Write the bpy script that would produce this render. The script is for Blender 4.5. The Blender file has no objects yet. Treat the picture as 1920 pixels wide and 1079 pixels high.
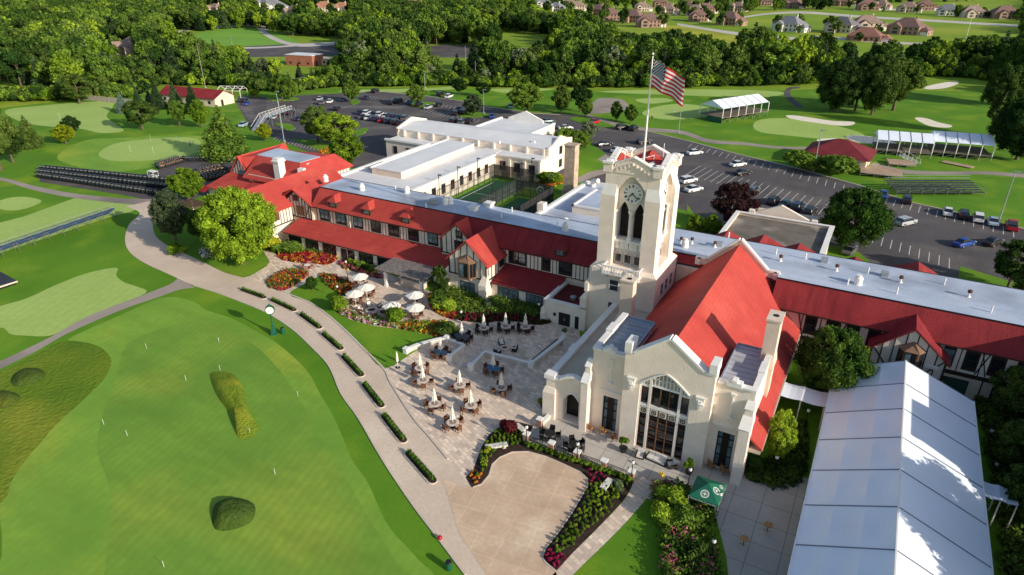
import bpy, math, random
import numpy as np
from math import sin, cos, tan, radians, pi, atan2, hypot, sqrt
from mathutils import Vector, Matrix
random.seed(7); rng = np.random.default_rng(7)
SC = bpy.context.scene; COL = SC.collection

# ------------------------------------------------------------ survey camera
FPX, TH, YAW, CH = 1240., radians(25.9), radians(-29.4), 45.
_f = (sin(YAW)*cos(TH), cos(YAW)*cos(TH), -sin(TH)); _r = (cos(YAW), -sin(YAW), 0.)
_u = (_r[1]*_f[2]-_r[2]*_f[1], _r[2]*_f[0]-_r[0]*_f[2], _r[0]*_f[1]-_r[1]*_f[0])
def ray(x, y):
    a = (x-960)/FPX; b = -(y-539.5)/FPX
    return tuple(_f[i]+a*_r[i]+b*_u[i] for i in range(3))
def G(x, y, z=0.):
    """ground position of a spot surveyed in the photograph"""
    d = ray(x, y); t = (z-CH)/d[2]
    return (t*d[0], t*d[1])
def PX(X, Y, z):
    v = (X, Y, z-CH); c = [sum(v[i]*q[i] for i in range(3)) for q in (_r, _u, _f)]
    return (960+FPX*c[0]/c[2], 539.5-FPX*c[1]/c[2])
def inpoly(x, y, P):
    c = False; j = len(P)-1
    for i in range(len(P)):
        if (P[i][1] > y) != (P[j][1] > y) and x < (P[j][0]-P[i][0])*(y-P[i][1])/(P[j][1]-P[i][1])+P[i][0]: c = not c
        j = i
    return c

# ------------------------------------------------------------ materials
_m = {}
def mat(name, col, rough=.85, var=.12, sc=.6, bump=0., bsc=6., col2=None, metal=0., detail=4., spec=.3, alpha=None, transl=0.):
    if name in _m: return _m[name]
    m = bpy.data.materials.new(name); m.use_nodes = True; nt = m.node_tree; N = nt.nodes; L = nt.links
    b = N['Principled BSDF']; b.inputs['Roughness'].default_value = rough; b.inputs['Metallic'].default_value = metal
    b.inputs['Specular IOR Level'].default_value = spec
    if var or col2:
        g = N.new('ShaderNodeNewGeometry'); n = N.new('ShaderNodeTexNoise'); n.inputs['Scale'].default_value = sc; n.inputs['Detail'].default_value = detail
        L.new(g.outputs['Position'], n.inputs['Vector'])
        r = N.new('ShaderNodeMapRange'); r.inputs['From Min'].default_value = .3; r.inputs['From Max'].default_value = .7
        L.new(n.outputs['Fac'], r.inputs['Value'])
        mx = N.new('ShaderNodeMix'); mx.data_type = 'RGBA'; L.new(r.outputs['Result'], mx.inputs['Factor'])
        c2 = col2 or tuple(min(1, c*(1+var)) for c in col); c1 = col if col2 else tuple(c*(1-var) for c in col)
        mx.inputs['A'].default_value = (*c1, 1); mx.inputs['B'].default_value = (*c2, 1)
        out = mx.outputs['Result']
        L.new(out, b.inputs['Base Color'])
        if bump:
            n2 = N.new('ShaderNodeTexNoise'); n2.inputs['Scale'].default_value = bsc; n2.inputs['Detail'].default_value = 3
            L.new(g.outputs['Position'], n2.inputs['Vector'])
            bp = N.new('ShaderNodeBump'); bp.inputs['Strength'].default_value = bump; bp.inputs['Distance'].default_value = .1
            L.new(n2.outputs['Fac'], bp.inputs['Height']); L.new(bp.outputs['Normal'], b.inputs['Normal'])
    else: b.inputs['Base Color'].default_value = (*col, 1)
    if alpha is not None: b.inputs['Alpha'].default_value = alpha
    _m[name] = m; return m
def nodes(m): return m.node_tree.nodes, m.node_tree.links, m.node_tree.nodes['Principled BSDF']
def layered(name, cols, scales, rough=.9, stripes=None, grid=None, streak=None, courses=None, bump=.0, bsc=3.):
    """three tone ground material: broad patches, fine mottle, optional mowing stripes / slab joints / streaks"""
    m = mat(name, cols[0], rough, 0, spec=.15); N, L, b = nodes(m)
    g = N.new('ShaderNodeNewGeometry'); cur = None
    def noise(s, det=4, dist=0.):
        n = N.new('ShaderNodeTexNoise'); n.inputs['Scale'].default_value = s; n.inputs['Detail'].default_value = det; n.inputs['Distortion'].default_value = dist
        L.new(g.outputs['Position'], n.inputs['Vector']); return n.outputs['Fac']
    def rmp(fac, lo=.35, hi=.65):
        r = N.new('ShaderNodeMapRange'); r.inputs['From Min'].default_value = lo; r.inputs['From Max'].default_value = hi; L.new(fac, r.inputs['Value']); return r.outputs['Result']
    def mix(fac, A, B, k=1., mode='MIX'):
        x = N.new('ShaderNodeMix'); x.data_type = 'RGBA'; x.blend_type = mode
        if k != 1.:
            q = N.new('ShaderNodeMath'); q.operation = 'MULTIPLY'; q.inputs[1].default_value = k; L.new(fac, q.inputs[0]); fac = q.outputs[0]
        L.new(fac, x.inputs['Factor'])
        for s, v in (('A', A), ('B', B)):
            if isinstance(v, tuple): x.inputs[s].default_value = (*v, 1)
            else: L.new(v, x.inputs[s])
        return x.outputs['Result']
    cur = mix(rmp(noise(scales[0], 5, .4)), cols[0], cols[1])
    if len(cols) > 2: cur = mix(rmp(noise(scales[1], 6), .5, .72), cur, cols[2], .8)
    cur = mix(rmp(noise(scales[2], 3), .3, .7), cur, tuple(c*.62 for c in cols[0]), .35)
    if stripes:
        ang, w, k = stripes
        mp = N.new('ShaderNodeMapping'); mp.inputs['Rotation'].default_value = (0, 0, radians(ang)); L.new(g.outputs['Position'], mp.inputs['Vector'])
        wv = N.new('ShaderNodeTexWave'); wv.inputs['Scale'].default_value = w; wv.inputs['Distortion'].default_value = 1.2; wv.inputs['Detail Scale'].default_value = .5
        L.new(mp.outputs['Vector'], wv.inputs['Vector']); cur = mix(rmp(wv.outputs['Fac'], .35, .65), cur, tuple(c*.7 for c in cols[0]), k)
    if streak:
        mp = N.new('ShaderNodeMapping'); mp.inputs['Scale'].default_value = streak[:3]; L.new(g.outputs['Position'], mp.inputs['Vector'])
        n = N.new('ShaderNodeTexNoise'); n.inputs['Scale'].default_value = 1.; n.inputs['Detail'].default_value = 5; L.new(mp.outputs['Vector'], n.inputs['Vector'])
        cur = mix(rmp(n.outputs['Fac'], .45, .75), cur, tuple(c*.45 for c in cols[0]), streak[3])
    if courses:
        cur = mix(rmp(noise(.11, 2), .5, .56), cur, tuple(c*.8 for c in cols[0]), .35)
        sx = N.new('ShaderNodeSeparateXYZ'); L.new(g.outputs['Position'], sx.inputs[0]); q = N.new('ShaderNodeMath'); q.operation = 'MULTIPLY'; q.inputs[1].default_value = courses; L.new(sx.outputs['Z'], q.inputs[0])
        fr_ = N.new('ShaderNodeMath'); fr_.operation = 'FRACT'; L.new(q.outputs[0], fr_.inputs[0]); cur = mix(rmp(fr_.outputs[0], .75, 1.), cur, tuple(c*.6 for c in cols[0]), .45)
    if grid:
        sx, sy, ang, mort, colm, varb = grid
        mp = N.new('ShaderNodeMapping'); mp.inputs['Rotation'].default_value = (0, 0, radians(ang)); L.new(g.outputs['Position'], mp.inputs['Vector'])
        br = N.new('ShaderNodeTexBrick'); br.inputs['Scale'].default_value = 1.; br.inputs['Brick Width'].default_value = sx; br.inputs['Row Height'].default_value = sy
        br.inputs['Mortar Size'].default_value = mort; br.inputs['Mortar Smooth'].default_value = .1; br.inputs['Bias'].default_value = 0.
        br.offset = 0. if varb < 0 else .5; v = abs(varb)
        br.inputs['Color1'].default_value = (1-v, 1-v, 1-v, 1); br.inputs['Color2'].default_value = (1+v, 1+v*.9, 1+v*.85, 1); br.inputs['Mortar'].default_value = (*colm, 1)
        L.new(mp.outputs['Vector'], br.inputs['Vector'])
        x = N.new('ShaderNodeMix'); x.data_type = 'RGBA'; x.blend_type = 'MULTIPLY'; x.inputs['Factor'].default_value = 1; L.new(cur, x.inputs['A']); L.new(br.outputs['Color'], x.inputs['B']); cur = x.outputs['Result']
    L.new(cur, b.inputs['Base Color'])
    if bump:
        bp = N.new('ShaderNodeBump'); bp.inputs['Strength'].default_value = bump; bp.inputs['Distance'].default_value = .3
        L.new(noise(bsc, 4), bp.inputs['Height']); L.new(bp.outputs['Normal'], b.inputs['Normal'])
    return m
def leafmat(name, c1, c2, sc=.5, tr=.25, shade=.5):
    if name in _m: return _m[name]
    m = bpy.data.materials.new(name); m.use_nodes = True; N = m.node_tree.nodes; L = m.node_tree.links; N.clear()
    o = N.new('ShaderNodeOutputMaterial'); d = N.new('ShaderNodeBsdfDiffuse'); t = N.new('ShaderNodeBsdfTranslucent'); ms = N.new('ShaderNodeMixShader')
    g = N.new('ShaderNodeNewGeometry'); n = N.new('ShaderNodeTexNoise'); n.inputs['Scale'].default_value = sc; n.inputs['Detail'].default_value = 5
    L.new(g.outputs['Position'], n.inputs['Vector'])
    oi = N.new('ShaderNodeObjectInfo')
    ad = N.new('ShaderNodeMath'); ad.operation = 'MULTIPLY_ADD'; ad.inputs[1].default_value = .5; ad.inputs[2].default_value = -.25; L.new(oi.outputs['Random'], ad.inputs[0])
    a2 = N.new('ShaderNodeMath'); a2.operation = 'ADD'; L.new(ad.outputs[0], a2.inputs[0]); L.new(n.outputs['Fac'], a2.inputs[1])
    r = N.new('ShaderNodeMapRange'); r.inputs['From Min'].default_value = .3; r.inputs['From Max'].default_value = .75; L.new(a2.outputs[0], r.inputs['Value'])
    mx = N.new('ShaderNodeMix'); mx.data_type = 'RGBA'; L.new(r.outputs['Result'], mx.inputs['Factor']); mx.inputs['A'].default_value = (*c1, 1); mx.inputs['B'].default_value = (*c2, 1)
    ri = N.new('ShaderNodeMath'); ri.operation = 'MULTIPLY_ADD'; ri.inputs[1].default_value = .7; ri.inputs[2].default_value = .65; L.new(g.outputs['Random Per Island'], ri.inputs[0])
    sc_ = N.new('ShaderNodeMix'); sc_.data_type = 'RGBA'; sc_.blend_type = 'MULTIPLY'; sc_.inputs['Factor'].default_value = 1.; L.new(mx.outputs['Result'], sc_.inputs['A']); L.new(ri.outputs[0], sc_.inputs['B'])
    L.new(sc_.outputs['Result'], d.inputs['Color']); L.new(sc_.outputs['Result'], t.inputs['Color']); ms.inputs['Fac'].default_value = tr
    L.new(d.outputs[0], ms.inputs[1]); L.new(t.outputs[0], ms.inputs[2]); L.new(ms.outputs[0], o.inputs['Surface'])
    _m[name] = m; return m

# ------------------------------------------------------------ mesh building
class MB:
    def __init__(s): s.v = []; s.f = []; s.m = []; s.k = 0; s.M = None
    def add(s, vs, fs, k=None):
        o = len(s.v)
        for p in vs:
            p = Vector(p)
            if s.M is not None: p = s.M @ p
            s.v.append(tuple(p))
        for f in fs: s.f.append(tuple(i+o for i in f)); s.m.append(s.k if k is None else k)
        return s
    def box(s, x0, x1, y0, y1, z0, z1, k=None):
        return s.add([(x0,y0,z0),(x1,y0,z0),(x1,y1,z0),(x0,y1,z0),(x0,y0,z1),(x1,y0,z1),(x1,y1,z1),(x0,y1,z1)], [(0,3,2,1),(4,5,6,7),(0,1,5,4),(1,2,6,5),(2,3,7,6),(3,0,4,7)], k)
    def cbox(s, c, sx, sy, sz, rz=0, k=None):
        M = Matrix.Translation(c) @ Matrix.Rotation(rz, 4, 'Z')
        P = [M @ Vector((a*sx/2, b*sy/2, d*sz)) for d in (0, 1) for a, b in ((-1,-1),(1,-1),(1,1),(-1,1))]
        return s.add(P, [(0,3,2,1),(4,5,6,7),(0,1,5,4),(1,2,6,5),(2,3,7,6),(3,0,4,7)], k)
    def taper(s, x0, x1, y0, y1, z0, X0, X1, Y0, Y1, z1, k=None):
        return s.add([(x0,y0,z0),(x1,y0,z0),(x1,y1,z0),(x0,y1,z0),(X0,Y0,z1),(X1,Y0,z1),(X1,Y1,z1),(X0,Y1,z1)], [(0,3,2,1),(4,5,6,7),(0,1,5,4),(1,2,6,5),(2,3,7,6),(3,0,4,7)], k)
    def prism(s, P, z0, z1, k=None):
        n = len(P)
        if sum(P[i][0]*P[(i+1)%n][1]-P[(i+1)%n][0]*P[i][1] for i in range(n)) < 0: P = P[::-1]
        return s.add([(x,y,z0) for x,y in P]+[(x,y,z1) for x,y in P], [tuple(range(n))[::-1], tuple(range(n,2*n))]+[(i,(i+1)%n,(i+1)%n+n,i+n) for i in range(n)], k)
    def wallprism(s, P, axis, a0, a1, k=None):
        """polygon P in (u,z) extruded along the other axis from a0 to a1. axis 'y': u=x ; axis 'x': u=y"""
        n = len(P); q = (lambda u,z,a: (u,a,z)) if axis == 'y' else (lambda u,z,a: (a,u,z))
        return s.add([q(u,z,a0) for u,z in P]+[q(u,z,a1) for u,z in P], [tuple(range(n)), tuple(range(n,2*n))[::-1]]+[(i,i+n,(i+1)%n+n,(i+1)%n) for i in range(n)], k)
    def quad(s, a, b, c, d, k=None): return s.add([a,b,c,d], [(0,1,2,3)], k)
    def slab(s, P, t=.18, k=None):
        n = len(P); return s.add([tuple(p) for p in P]+[(p[0],p[1],p[2]-t) for p in P], [tuple(range(n)), tuple(range(n,2*n))[::-1]]+[(i,i+n,(i+1)%n+n,(i+1)%n) for i in range(n)], k)
    def tube(s, a, b, r0, r1=None, n=8, k=None, cap=True):
        a = Vector(a); b = Vector(b); r1 = r0 if r1 is None else r1; d = (b-a).normalized()
        t = d.orthogonal().normalized(); w = d.cross(t)
        vs = [a+(t*cos(2*pi*i/n)+w*sin(2*pi*i/n))*r0 for i in range(n)]+[b+(t*cos(2*pi*i/n)+w*sin(2*pi*i/n))*r1 for i in range(n)]
        fs = [(i,(i+1)%n,(i+1)%n+n,i+n) for i in range(n)]
        if cap: fs += [tuple(range(n))[::-1], tuple(range(n,2*n))]
        return s.add(vs, fs, k)
    def bar(s, a, b, w, h=None, k=None):
        a = Vector(a); b = Vector(b); h = h or w; d = (b-a).normalized(); up = Vector((0,0,1))
        if abs(d.z) > .98: up = Vector((0,1,0))
        t = d.cross(up).normalized()*w/2; u = t.cross(d).normalized()*h/2
        return s.add([a-t-u,a+t-u,a+t+u,a-t+u,b-t-u,b+t-u,b+t+u,b-t+u], [(0,1,2,3),(7,6,5,4),(0,4,5,1),(1,5,6,2),(2,6,7,3),(3,7,4,0)], k)
    def lathe(s, P, c=(0,0,0), n=12, k=None):
        vs = [(c[0]+r*cos(2*pi*i/n), c[1]+r*sin(2*pi*i/n), c[2]+z) for r, z in P for i in range(n)]; fs = []
        for j in range(len(P)-1): fs += [(j*n+i, j*n+(i+1)%n, (j+1)*n+(i+1)%n, (j+1)*n+i) for i in range(n)]
        fs += [tuple(range(n))[::-1], tuple((len(P)-1)*n+i for i in range(n))]
        return s.add(vs, fs, k)
    def ball(s, c, r, rz=None, n=8, m=5, jit=0., k=None):
        rz = rz or r; vs = []; fs = []
        for j in range(m+1):
            a = -pi/2+pi*j/m
            for i in range(n):
                q = 1+random.uniform(-jit, jit); vs.append((c[0]+r*q*cos(a)*cos(2*pi*i/n), c[1]+r*q*cos(a)*sin(2*pi*i/n), c[2]+rz*q*sin(a)))
        for j in range(m): fs += [(j*n+i, j*n+(i+1)%n, (j+1)*n+(i+1)%n, (j+1)*n+i) for i in range(n)]
        return s.add(vs, fs, k)
OFF = {}
def setp(o, label=None, cat=None, group=None, kind=None):
    if label: o['label'] = label
    if cat: o['category'] = cat
    if group: o['group'] = group
    if kind: o['kind'] = kind
    return o
def mkmesh(name, v, f, mi, mats, smooth=False):
    me = bpy.data.meshes.new(name); me.from_pydata(v, [], f)
    for x in (mats if isinstance(mats, (list, tuple)) else [mats]): me.materials.append(x)
    if len(me.materials) > 1 and len(f): me.polygons.foreach_set('material_index', mi)
    if smooth: me.polygons.foreach_set('use_smooth', [True]*len(f))
    me.update(); return me
def thing(name, label, cat, loc=(0,0,0), rz=0, group=None):
    o = bpy.data.objects.new(name, None); COL.objects.link(o); o.location = loc; o.rotation_euler = (0,0,rz); o.empty_display_size = .3
    OFF[o.name] = Vector(loc) if rz == 0 else Vector((0,0,0)); return setp(o, label, cat, group)
def part(name, mb, mats, parent, label=None, smooth=False):
    off = OFF.get(parent.name, Vector((0,0,0)))
    me = mkmesh(name, [(x-off.x, y-off.y, z-off.z) for x,y,z in mb.v], mb.f, mb.m, mats, smooth)
    o = bpy.data.objects.new(name, me); COL.objects.link(o); o.parent = parent; OFF[o.name] = off
    if label: o['label'] = label
    return o
def solo(name, mb, mats, label, cat, group=None, smooth=False, kind=None):
    V = np.array(mb.v); c = (V.min(0)+V.max(0))/2; c[2] = V[:,2].min(); V = V-c
    o = bpy.data.objects.new(name, mkmesh(name, V.tolist(), mb.f, mb.m, mats, smooth)); COL.objects.link(o); o.location = c
    OFF[o.name] = Vector(c); return setp(o, label, cat, group, kind)
def struct(name, mb, mats, smooth=False):
    o = bpy.data.objects.new(name, mkmesh(name, mb.v, mb.f, mb.m, mats, smooth)); COL.objects.link(o); o['kind'] = 'structure'; return o
def dup(root, loc=None, rz=None, sc=None, label=None, group=None, parent=None, name=None):
    r = root.copy(); COL.objects.link(r)
    if parent is not None: r.parent = parent
    if loc is not None: r.location = loc
    if rz is not None: r.rotation_euler = (0,0,rz)
    if sc is not None: r.scale = sc if isinstance(sc, (tuple, list)) else (sc, sc, sc)
    if label: r['label'] = label
    if group: r['group'] = group
    for c in [o for o in root.children]: dup(c, parent=r)
    return r
def recolor(o, slot, m):
    for c in [o]+list(o.children):
        if c.type == 'MESH' and len(c.material_slots) > slot and c.name.split('.')[0] in ('body', 'parked_car', 'golf_cart', 'house', 'wall', 'roof', o.name.split('.')[0]):
            c.material_slots[slot].link = 'OBJECT'; c.material_slots[slot].material = m; return

def smoothpoly(P, n=5):
    """closed Catmull-Rom through P"""
    out = []; N_ = len(P)
    for i in range(N_):
        p0, p1, p2, p3 = P[i-1], P[i], P[(i+1)%N_], P[(i+2)%N_]
        for j in range(n):
            t = j/n; out.append(tuple(.5*((2*p1[a])+(-p0[a]+p2[a])*t+(2*p0[a]-5*p1[a]+4*p2[a]-p3[a])*t*t+(-p0[a]+3*p1[a]-3*p2[a]+p3[a])*t**3) for a in (0,1)))
    return out
def gp(P, z=0.): return [G(x, y, z) for x, y in P]
def sheet(name, P, z, m, smooth=4, px=True, solid=None):
    W = gp(P) if px else list(P)
    if smooth: W = smoothpoly(W, smooth)
    mb = MB(); n = len(W)
    if sum(W[i][0]*W[(i+1)%n][1]-W[(i+1)%n][0]*W[i][1] for i in range(n)) < 0: W = W[::-1]
    if solid: mb.prism(W, -.02, z)
    else: mb.add([(x,y,z) for x,y in W], [tuple(range(n))])
    return struct(name, mb, m)
def band(name, L, R, z, m, n=6):
    """road strip between two traced edges (same number of points)"""
    def cr(P):
        P = gp(P); out = []
        for i in range(len(P)-1):
            p0 = P[max(i-1,0)]; p1 = P[i]; p2 = P[i+1]; p3 = P[min(i+2,len(P)-1)]
            for j in range(n):
                t = j/n; out.append(tuple(.5*((2*p1[a])+(-p0[a]+p2[a])*t+(2*p0[a]-5*p1[a]+4*p2[a]-p3[a])*t*t+(-p0[a]+3*p1[a]-3*p2[a]+p3[a])*t**3) for a in (0,1)))
        out.append(P[-1]); return out
    A, B = cr(L), cr(R); mb = MB(); k = len(A)
    mb.add([(x,y,z) for x,y in A]+[(x,y,z) for x,y in B], [(i,i+1,i+1+k,i+k) for i in range(k-1)])
    return struct(name, mb, m)
def stripe(P, w, z0, z1, name, m, px=True, closed=False, sm=0):
    """kerb or line of width w following traced points, as a solid strip"""
    W = gp(P) if px else list(P)
    if sm: 
        Q = []
        for i in range(len(W)-1):
            p0 = W[max(i-1,0)]; p1 = W[i]; p2 = W[i+1]; p3 = W[min(i+2,len(W)-1)]
            for j in range(sm):
                t = j/sm; Q.append(tuple(.5*((2*p1[a])+(-p0[a]+p2[a])*t+(2*p0[a]-5*p1[a]+4*p2[a]-p3[a])*t*t+(-p0[a]+3*p1[a]-3*p2[a]+p3[a])*t**3) for a in (0,1)))
        Q.append(W[-1]); W = Q
    mb = MB(); n = len(W); E = []
    for i in range(n):
        a = W[max(i-1,0)] if not closed else W[i-1]; b = W[min(i+1,n-1)] if not closed else W[(i+1)%n]
        d = hypot(b[0]-a[0], b[1]-a[1]) or 1; nx, ny = -(b[1]-a[1])/d*w/2, (b[0]-a[0])/d*w/2
        E.append(((W[i][0]+nx, W[i][1]+ny), (W[i][0]-nx, W[i][1]-ny)))
    for i in range(n-1 if not closed else n):
        (a, b), (c, d) = E[i], E[(i+1)%n]
        mb.add([(*a,z0),(*b,z0),(*d,z0),(*c,z0),(*a,z1),(*b,z1),(*d,z1),(*c,z1)], [(4,5,6,7),(0,4,7,3),(1,2,6,5),(0,1,5,4),(2,3,7,6)])
    return struct(name, mb, m) if name else mb

# ------------------------------------------------------------ palette
stucco = mat('cream_stucco', (.85,.735,.62), .9, .06, .8, .25, 5.)
stucco2 = mat('tan_stucco', (.72,.59,.47), .9, .08, .8, .2, 4.)
whitetrim = mat('white_trim', (.82,.79,.74), .7, .06, 1.)
redroof = layered('red_shingle', [(.55,.078,.062),(.44,.055,.046),(.63,.115,.085)], (.28,.12,5.), .8, courses=3.3, streak=(.9,.9,.25,.35), bump=.25, bsc=9.)
redroof2 = layered('red_shingle_aged_shaded', [(.31,.036,.040),(.22,.024,.030),(.38,.055,.052)], (.35,.15,5.), .8, courses=3.3, streak=(1.6,.2,.2,.7), bump=.3, bsc=8.)  # aged tone; on the middle roofs it puts the tower's shade into the colour
flatroof = layered('silver_roof_coating', [(.55,.62,.74),(.46,.52,.64),(.64,.69,.76)], (.25,.5,3.), .35)
flatroofw = layered('worn_silver_roof', [(.56,.62,.74),(.46,.53,.66),(.20,.22,.26)], (.25,.14,3.), .4, streak=(.15,1.2,1,.25))
whiteroof = mat('white_membrane', (.72,.72,.72), .6, .08, .2)
beam = mat('dark_brown_timber', (.035,.022,.018), .7, .2, 3.)
panelw = mat('timber_infill_render', (.78,.70,.60), .9, .08, .8)
glass = mat('window_glass', (.012,.016,.022), .06, 0, spec=.9)
glasslit = mat('window_curtained', (.13,.20,.24), .1, .5, 1.2, spec=.8)
framew = mat('white_window_frame', (.7,.68,.63), .5, 0)
frameb = mat('brown_window_frame', (.16,.075,.04), .5, .2, 3.)
blackm = mat('black_metal', (.012,.013,.014), .4, 0, spec=.5)
greym = mat('galvanised_metal', (.42,.44,.45), .45, .15, 2., metal=.5)
greenm = mat('dark_green_paint', (.01,.10,.065), .35, 0, spec=.5)
brick = layered('red_brown_brick', [(.36,.19,.13),(.44,.25,.18)], (1.5,3.,9.), .9)
tanstone = mat('brown_stone', (.50,.38,.28), .9, .22, 1.2, .4, 4.)
wicker = mat('brown_wicker', (.13,.055,.03), .8, .3, 8.)
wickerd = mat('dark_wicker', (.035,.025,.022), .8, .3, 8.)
tablet = mat('stone_table_top', (.62,.52,.44), .5, .12, 3.)
canvas = mat('ivory_canvas', (.80,.75,.66), .9, .05, 2.)
cushion = mat('pale_cushion', (.72,.68,.62), .9, .05, 2.)
teak = mat('teak_wood', (.42,.21,.08), .6, .3, 6.)
mulch = mat('dark_mulch', (.045,.026,.02), 1., .4, 3., .5, 8.)
concrete = layered('light_concrete', [(.68,.58,.48),(.60,.51,.42),(.74,.65,.55)], (.22,.12,4.), .85)
barkm = mat('bark', (.13,.095,.07), .95, .3, 3.)
# ------------------------------------------------------------ world, sun, camera
W = bpy.data.worlds.new('World'); SC.world = W; W.use_nodes = True
wn = W.node_tree.nodes; wl = W.node_tree.links
sky = wn.new('ShaderNodeTexSky'); sky.sky_type = 'NISHITA'; sky.sun_disc = False
SEL = radians(21.5); SAZ = radians(-9.)
sky.sun_elevation = SEL; sky.sun_rotation = radians(99.); sky.altitude = 200; sky.air_density = 1.; sky.dust_density = 1.3
wn['Background'].inputs['Strength'].default_value = .148
wl.new(sky.outputs[0], wn['Background'].inputs['Color'])
sl = bpy.data.lights.new('sun', 'SUN'); sl.energy = 5.; sl.angle = radians(.5); sl.color = (1., .91, .77)
so = bpy.data.objects.new('sun', sl); COL.objects.link(so)
sd = Vector((cos(SEL)*cos(SAZ), cos(SEL)*sin(SAZ), sin(SEL)))
so.rotation_euler = sd.to_track_quat('Z', 'Y').to_euler(); so.location = (60, -20, 90)
cd = bpy.data.cameras.new('camera'); cam = bpy.data.objects.new('camera', cd); COL.objects.link(cam); SC.camera = cam
cam.location = (0, 0, CH); cam.rotation_euler = (pi/2-TH, 0, -YAW); cd.sensor_width = 36; cd.lens = 36*FPX/1920; cd.clip_end = 9000; cd.clip_start = .5
SC.view_settings.view_transform = 'Standard'; SC.view_settings.look = 'None'; SC.view_settings.exposure = 0; SC.view_settings.gamma = 1

# ------------------------------------------------------------ ground
g_lawn = layered('lawn_grass', [(.135,.29,.018),(.09,.225,.014),(.26,.37,.026)], (.07,.10,2.5), .95, bump=.15, bsc=12.)
g_rough = layered('rough_grass', [(.16,.24,.016),(.09,.18,.012),(.38,.35,.04)], (.10,.07,1.6), .95, bump=.6, bsc=2.)
g_green = layered('green_turf', [(.235,.41,.05),(.165,.335,.042),(.42,.47,.055)], (.09,.07,.9), .9, stripes=(-14, .35, .16), streak=(.05,.35,1,.25))
g_fair = layered('fairway_turf', [(.42,.56,.15),(.35,.50,.12)], (.06,.05,1.), .9, stripes=(-25, .22, .16))
g_far = layered('meadow_grass', [(.24,.35,.028),(.18,.30,.022),(.42,.42,.05)], (.02,.012,.4), .95)
asph = layered('asphalt', [(.125,.112,.112),(.095,.087,.09),(.22,.19,.17)], (.10,.09,1.5), .85, streak=(.5,.06,1,.3))
patht = layered('path_concrete', [(.42,.35,.30),(.34,.29,.25),(.15,.13,.13)], (.15,.06,3.), .85)
drivem = layered('driveway_concrete', [(.72,.58,.45),(.62,.49,.38),(.80,.67,.53)], (.10,.16,3.), .85, grid=(4.2,4.2,-8,.03,(1.12,1.1,1.08),-.04))
court = layered('stained_concrete', [(.72,.53,.37),(.58,.41,.28),(.82,.65,.48)], (.35,.22,2.5), .85, grid=(2.3,2.3,-8,.07,(1.10,1.09,1.08),-.04))
paver = layered('patio_pavers', [(.82,.66,.51),(.70,.56,.45),(.88,.74,.60)], (.9,.3,3.), .85, grid=(.8,.45,25,.03,(.78,.76,.74),.22))
slabs = layered('terrace_slabs', [(.58,.53,.47),(.50,.46,.41)], (.3,.2,4.), .85, grid=(2.6,2.6,0,.03,(.45,.45,.45),-.02))
sand = mat('bunker_sand', (.85,.76,.62), .95, .08, .5)
roadc = mat('pale_road', (.55,.50,.45), .9, .1, .05)

mb = MB(); S_ = 7000; mb.quad((-S_,-S_,0),(S_,-S_,0),(S_,S_,0),(-S_,S_,0)); struct('ground', mb, g_far)
H1 = .012
# club lawns over the wide ground
sheet('lawn', [(-500,1500),(-600,600),(-350,330),(-100,215),(200,180),(640,165),(1000,168),(1480,170),(1560,166),(1920,175),(2500,220),(2600,600),(2400,1600)], H1, g_lawn, 0)
# greens and tees
BIG = [(127,637),(200,603),(267,573),(300,560),(333,558),(367,568),(387,582),(433,597),(477,620),(513,640),(547,667),(573,693),(587,713),(600,739),(622,775),(639,812),(660,862),(690,906),(717,966),(740,1002),(783,1049),(820,1110),(700,1300),(100,1400),(-200,1200),(-10,1080),(0,946),(20,906),(43,869),(77,829),(110,792),(150,756),(187,720),(203,697),(208,673),(190,653),(160,643)]
sheet('putting_green', BIG, H1*2, g_green)
sheet('rough', [(117,641),(160,643),(190,653),(208,673),(203,697),(187,720),(150,756),(110,792),(77,829),(43,869),(20,906),(0,946),(-150,1050),(-300,900),(-120,750),(0,700),(67,665)], H1*3, g_rough)
TEE = [(-60,600),(0,575),(50,560),(100,537),(150,517),(187,507),(220,503),(218,517),(233,530),(257,538),(273,550),(200,582),(133,613),(93,630),(50,630),(20,627),(0,615),(-60,640)]
sheet('tee', TEE, H1*2, g_fair)
sheet('tee', [(-80,445),(0,418),(43,407),(140,372),(200,377),(247,382),(260,390),(247,397),(207,407),(0,475),(-90,510)], H1*2, g_fair, 0)
sheet('practice_green', [(-20,385),(15,372),(50,370),(78,377),(60,388),(30,395),(0,393)], H1*2, g_fair)
sheet('practice_green', [(107,297),(130,275),(170,262),(210,260),(300,255),(370,255),(385,262),(380,290),(330,305),(250,320),(200,323),(140,312)], H1*2, g_green)
sheet('practice_green', [(185,288),(215,270),(270,262),(330,258),(372,262),(372,285),(320,298),(240,303),(200,300)], H1*3, g_fair)
sheet('practice_green', [(10,208),(60,200),(200,190),(212,200),(200,218),(215,232),(232,246),(190,250),(150,242),(75,236),(30,225)], H1*2, g_fair)
for P in ([(1412,236),(1425,225),(1470,222),(1530,228),(1600,245),(1620,258),(1560,262),(1480,255),(1425,248)], [(1205,215),(1225,202),(1275,195),(1330,202),(1350,215),(1260,225)]):
    sheet('practice_green', P, H1*2, g_fair)
sheet('tee', [(1192,187),(1240,184),(1262,190),(1215,195)], H1*2, g_fair)
for P in ([(640,170),(800,166),(850,162),(850,168),(690,176)], [(920,168),(1000,166),(1040,168),(960,175)], [(1120,172),(1300,168),(1460,172),(1440,182),(1300,180)]):
    sheet('tee', P, H1*2, g_fair)
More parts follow.
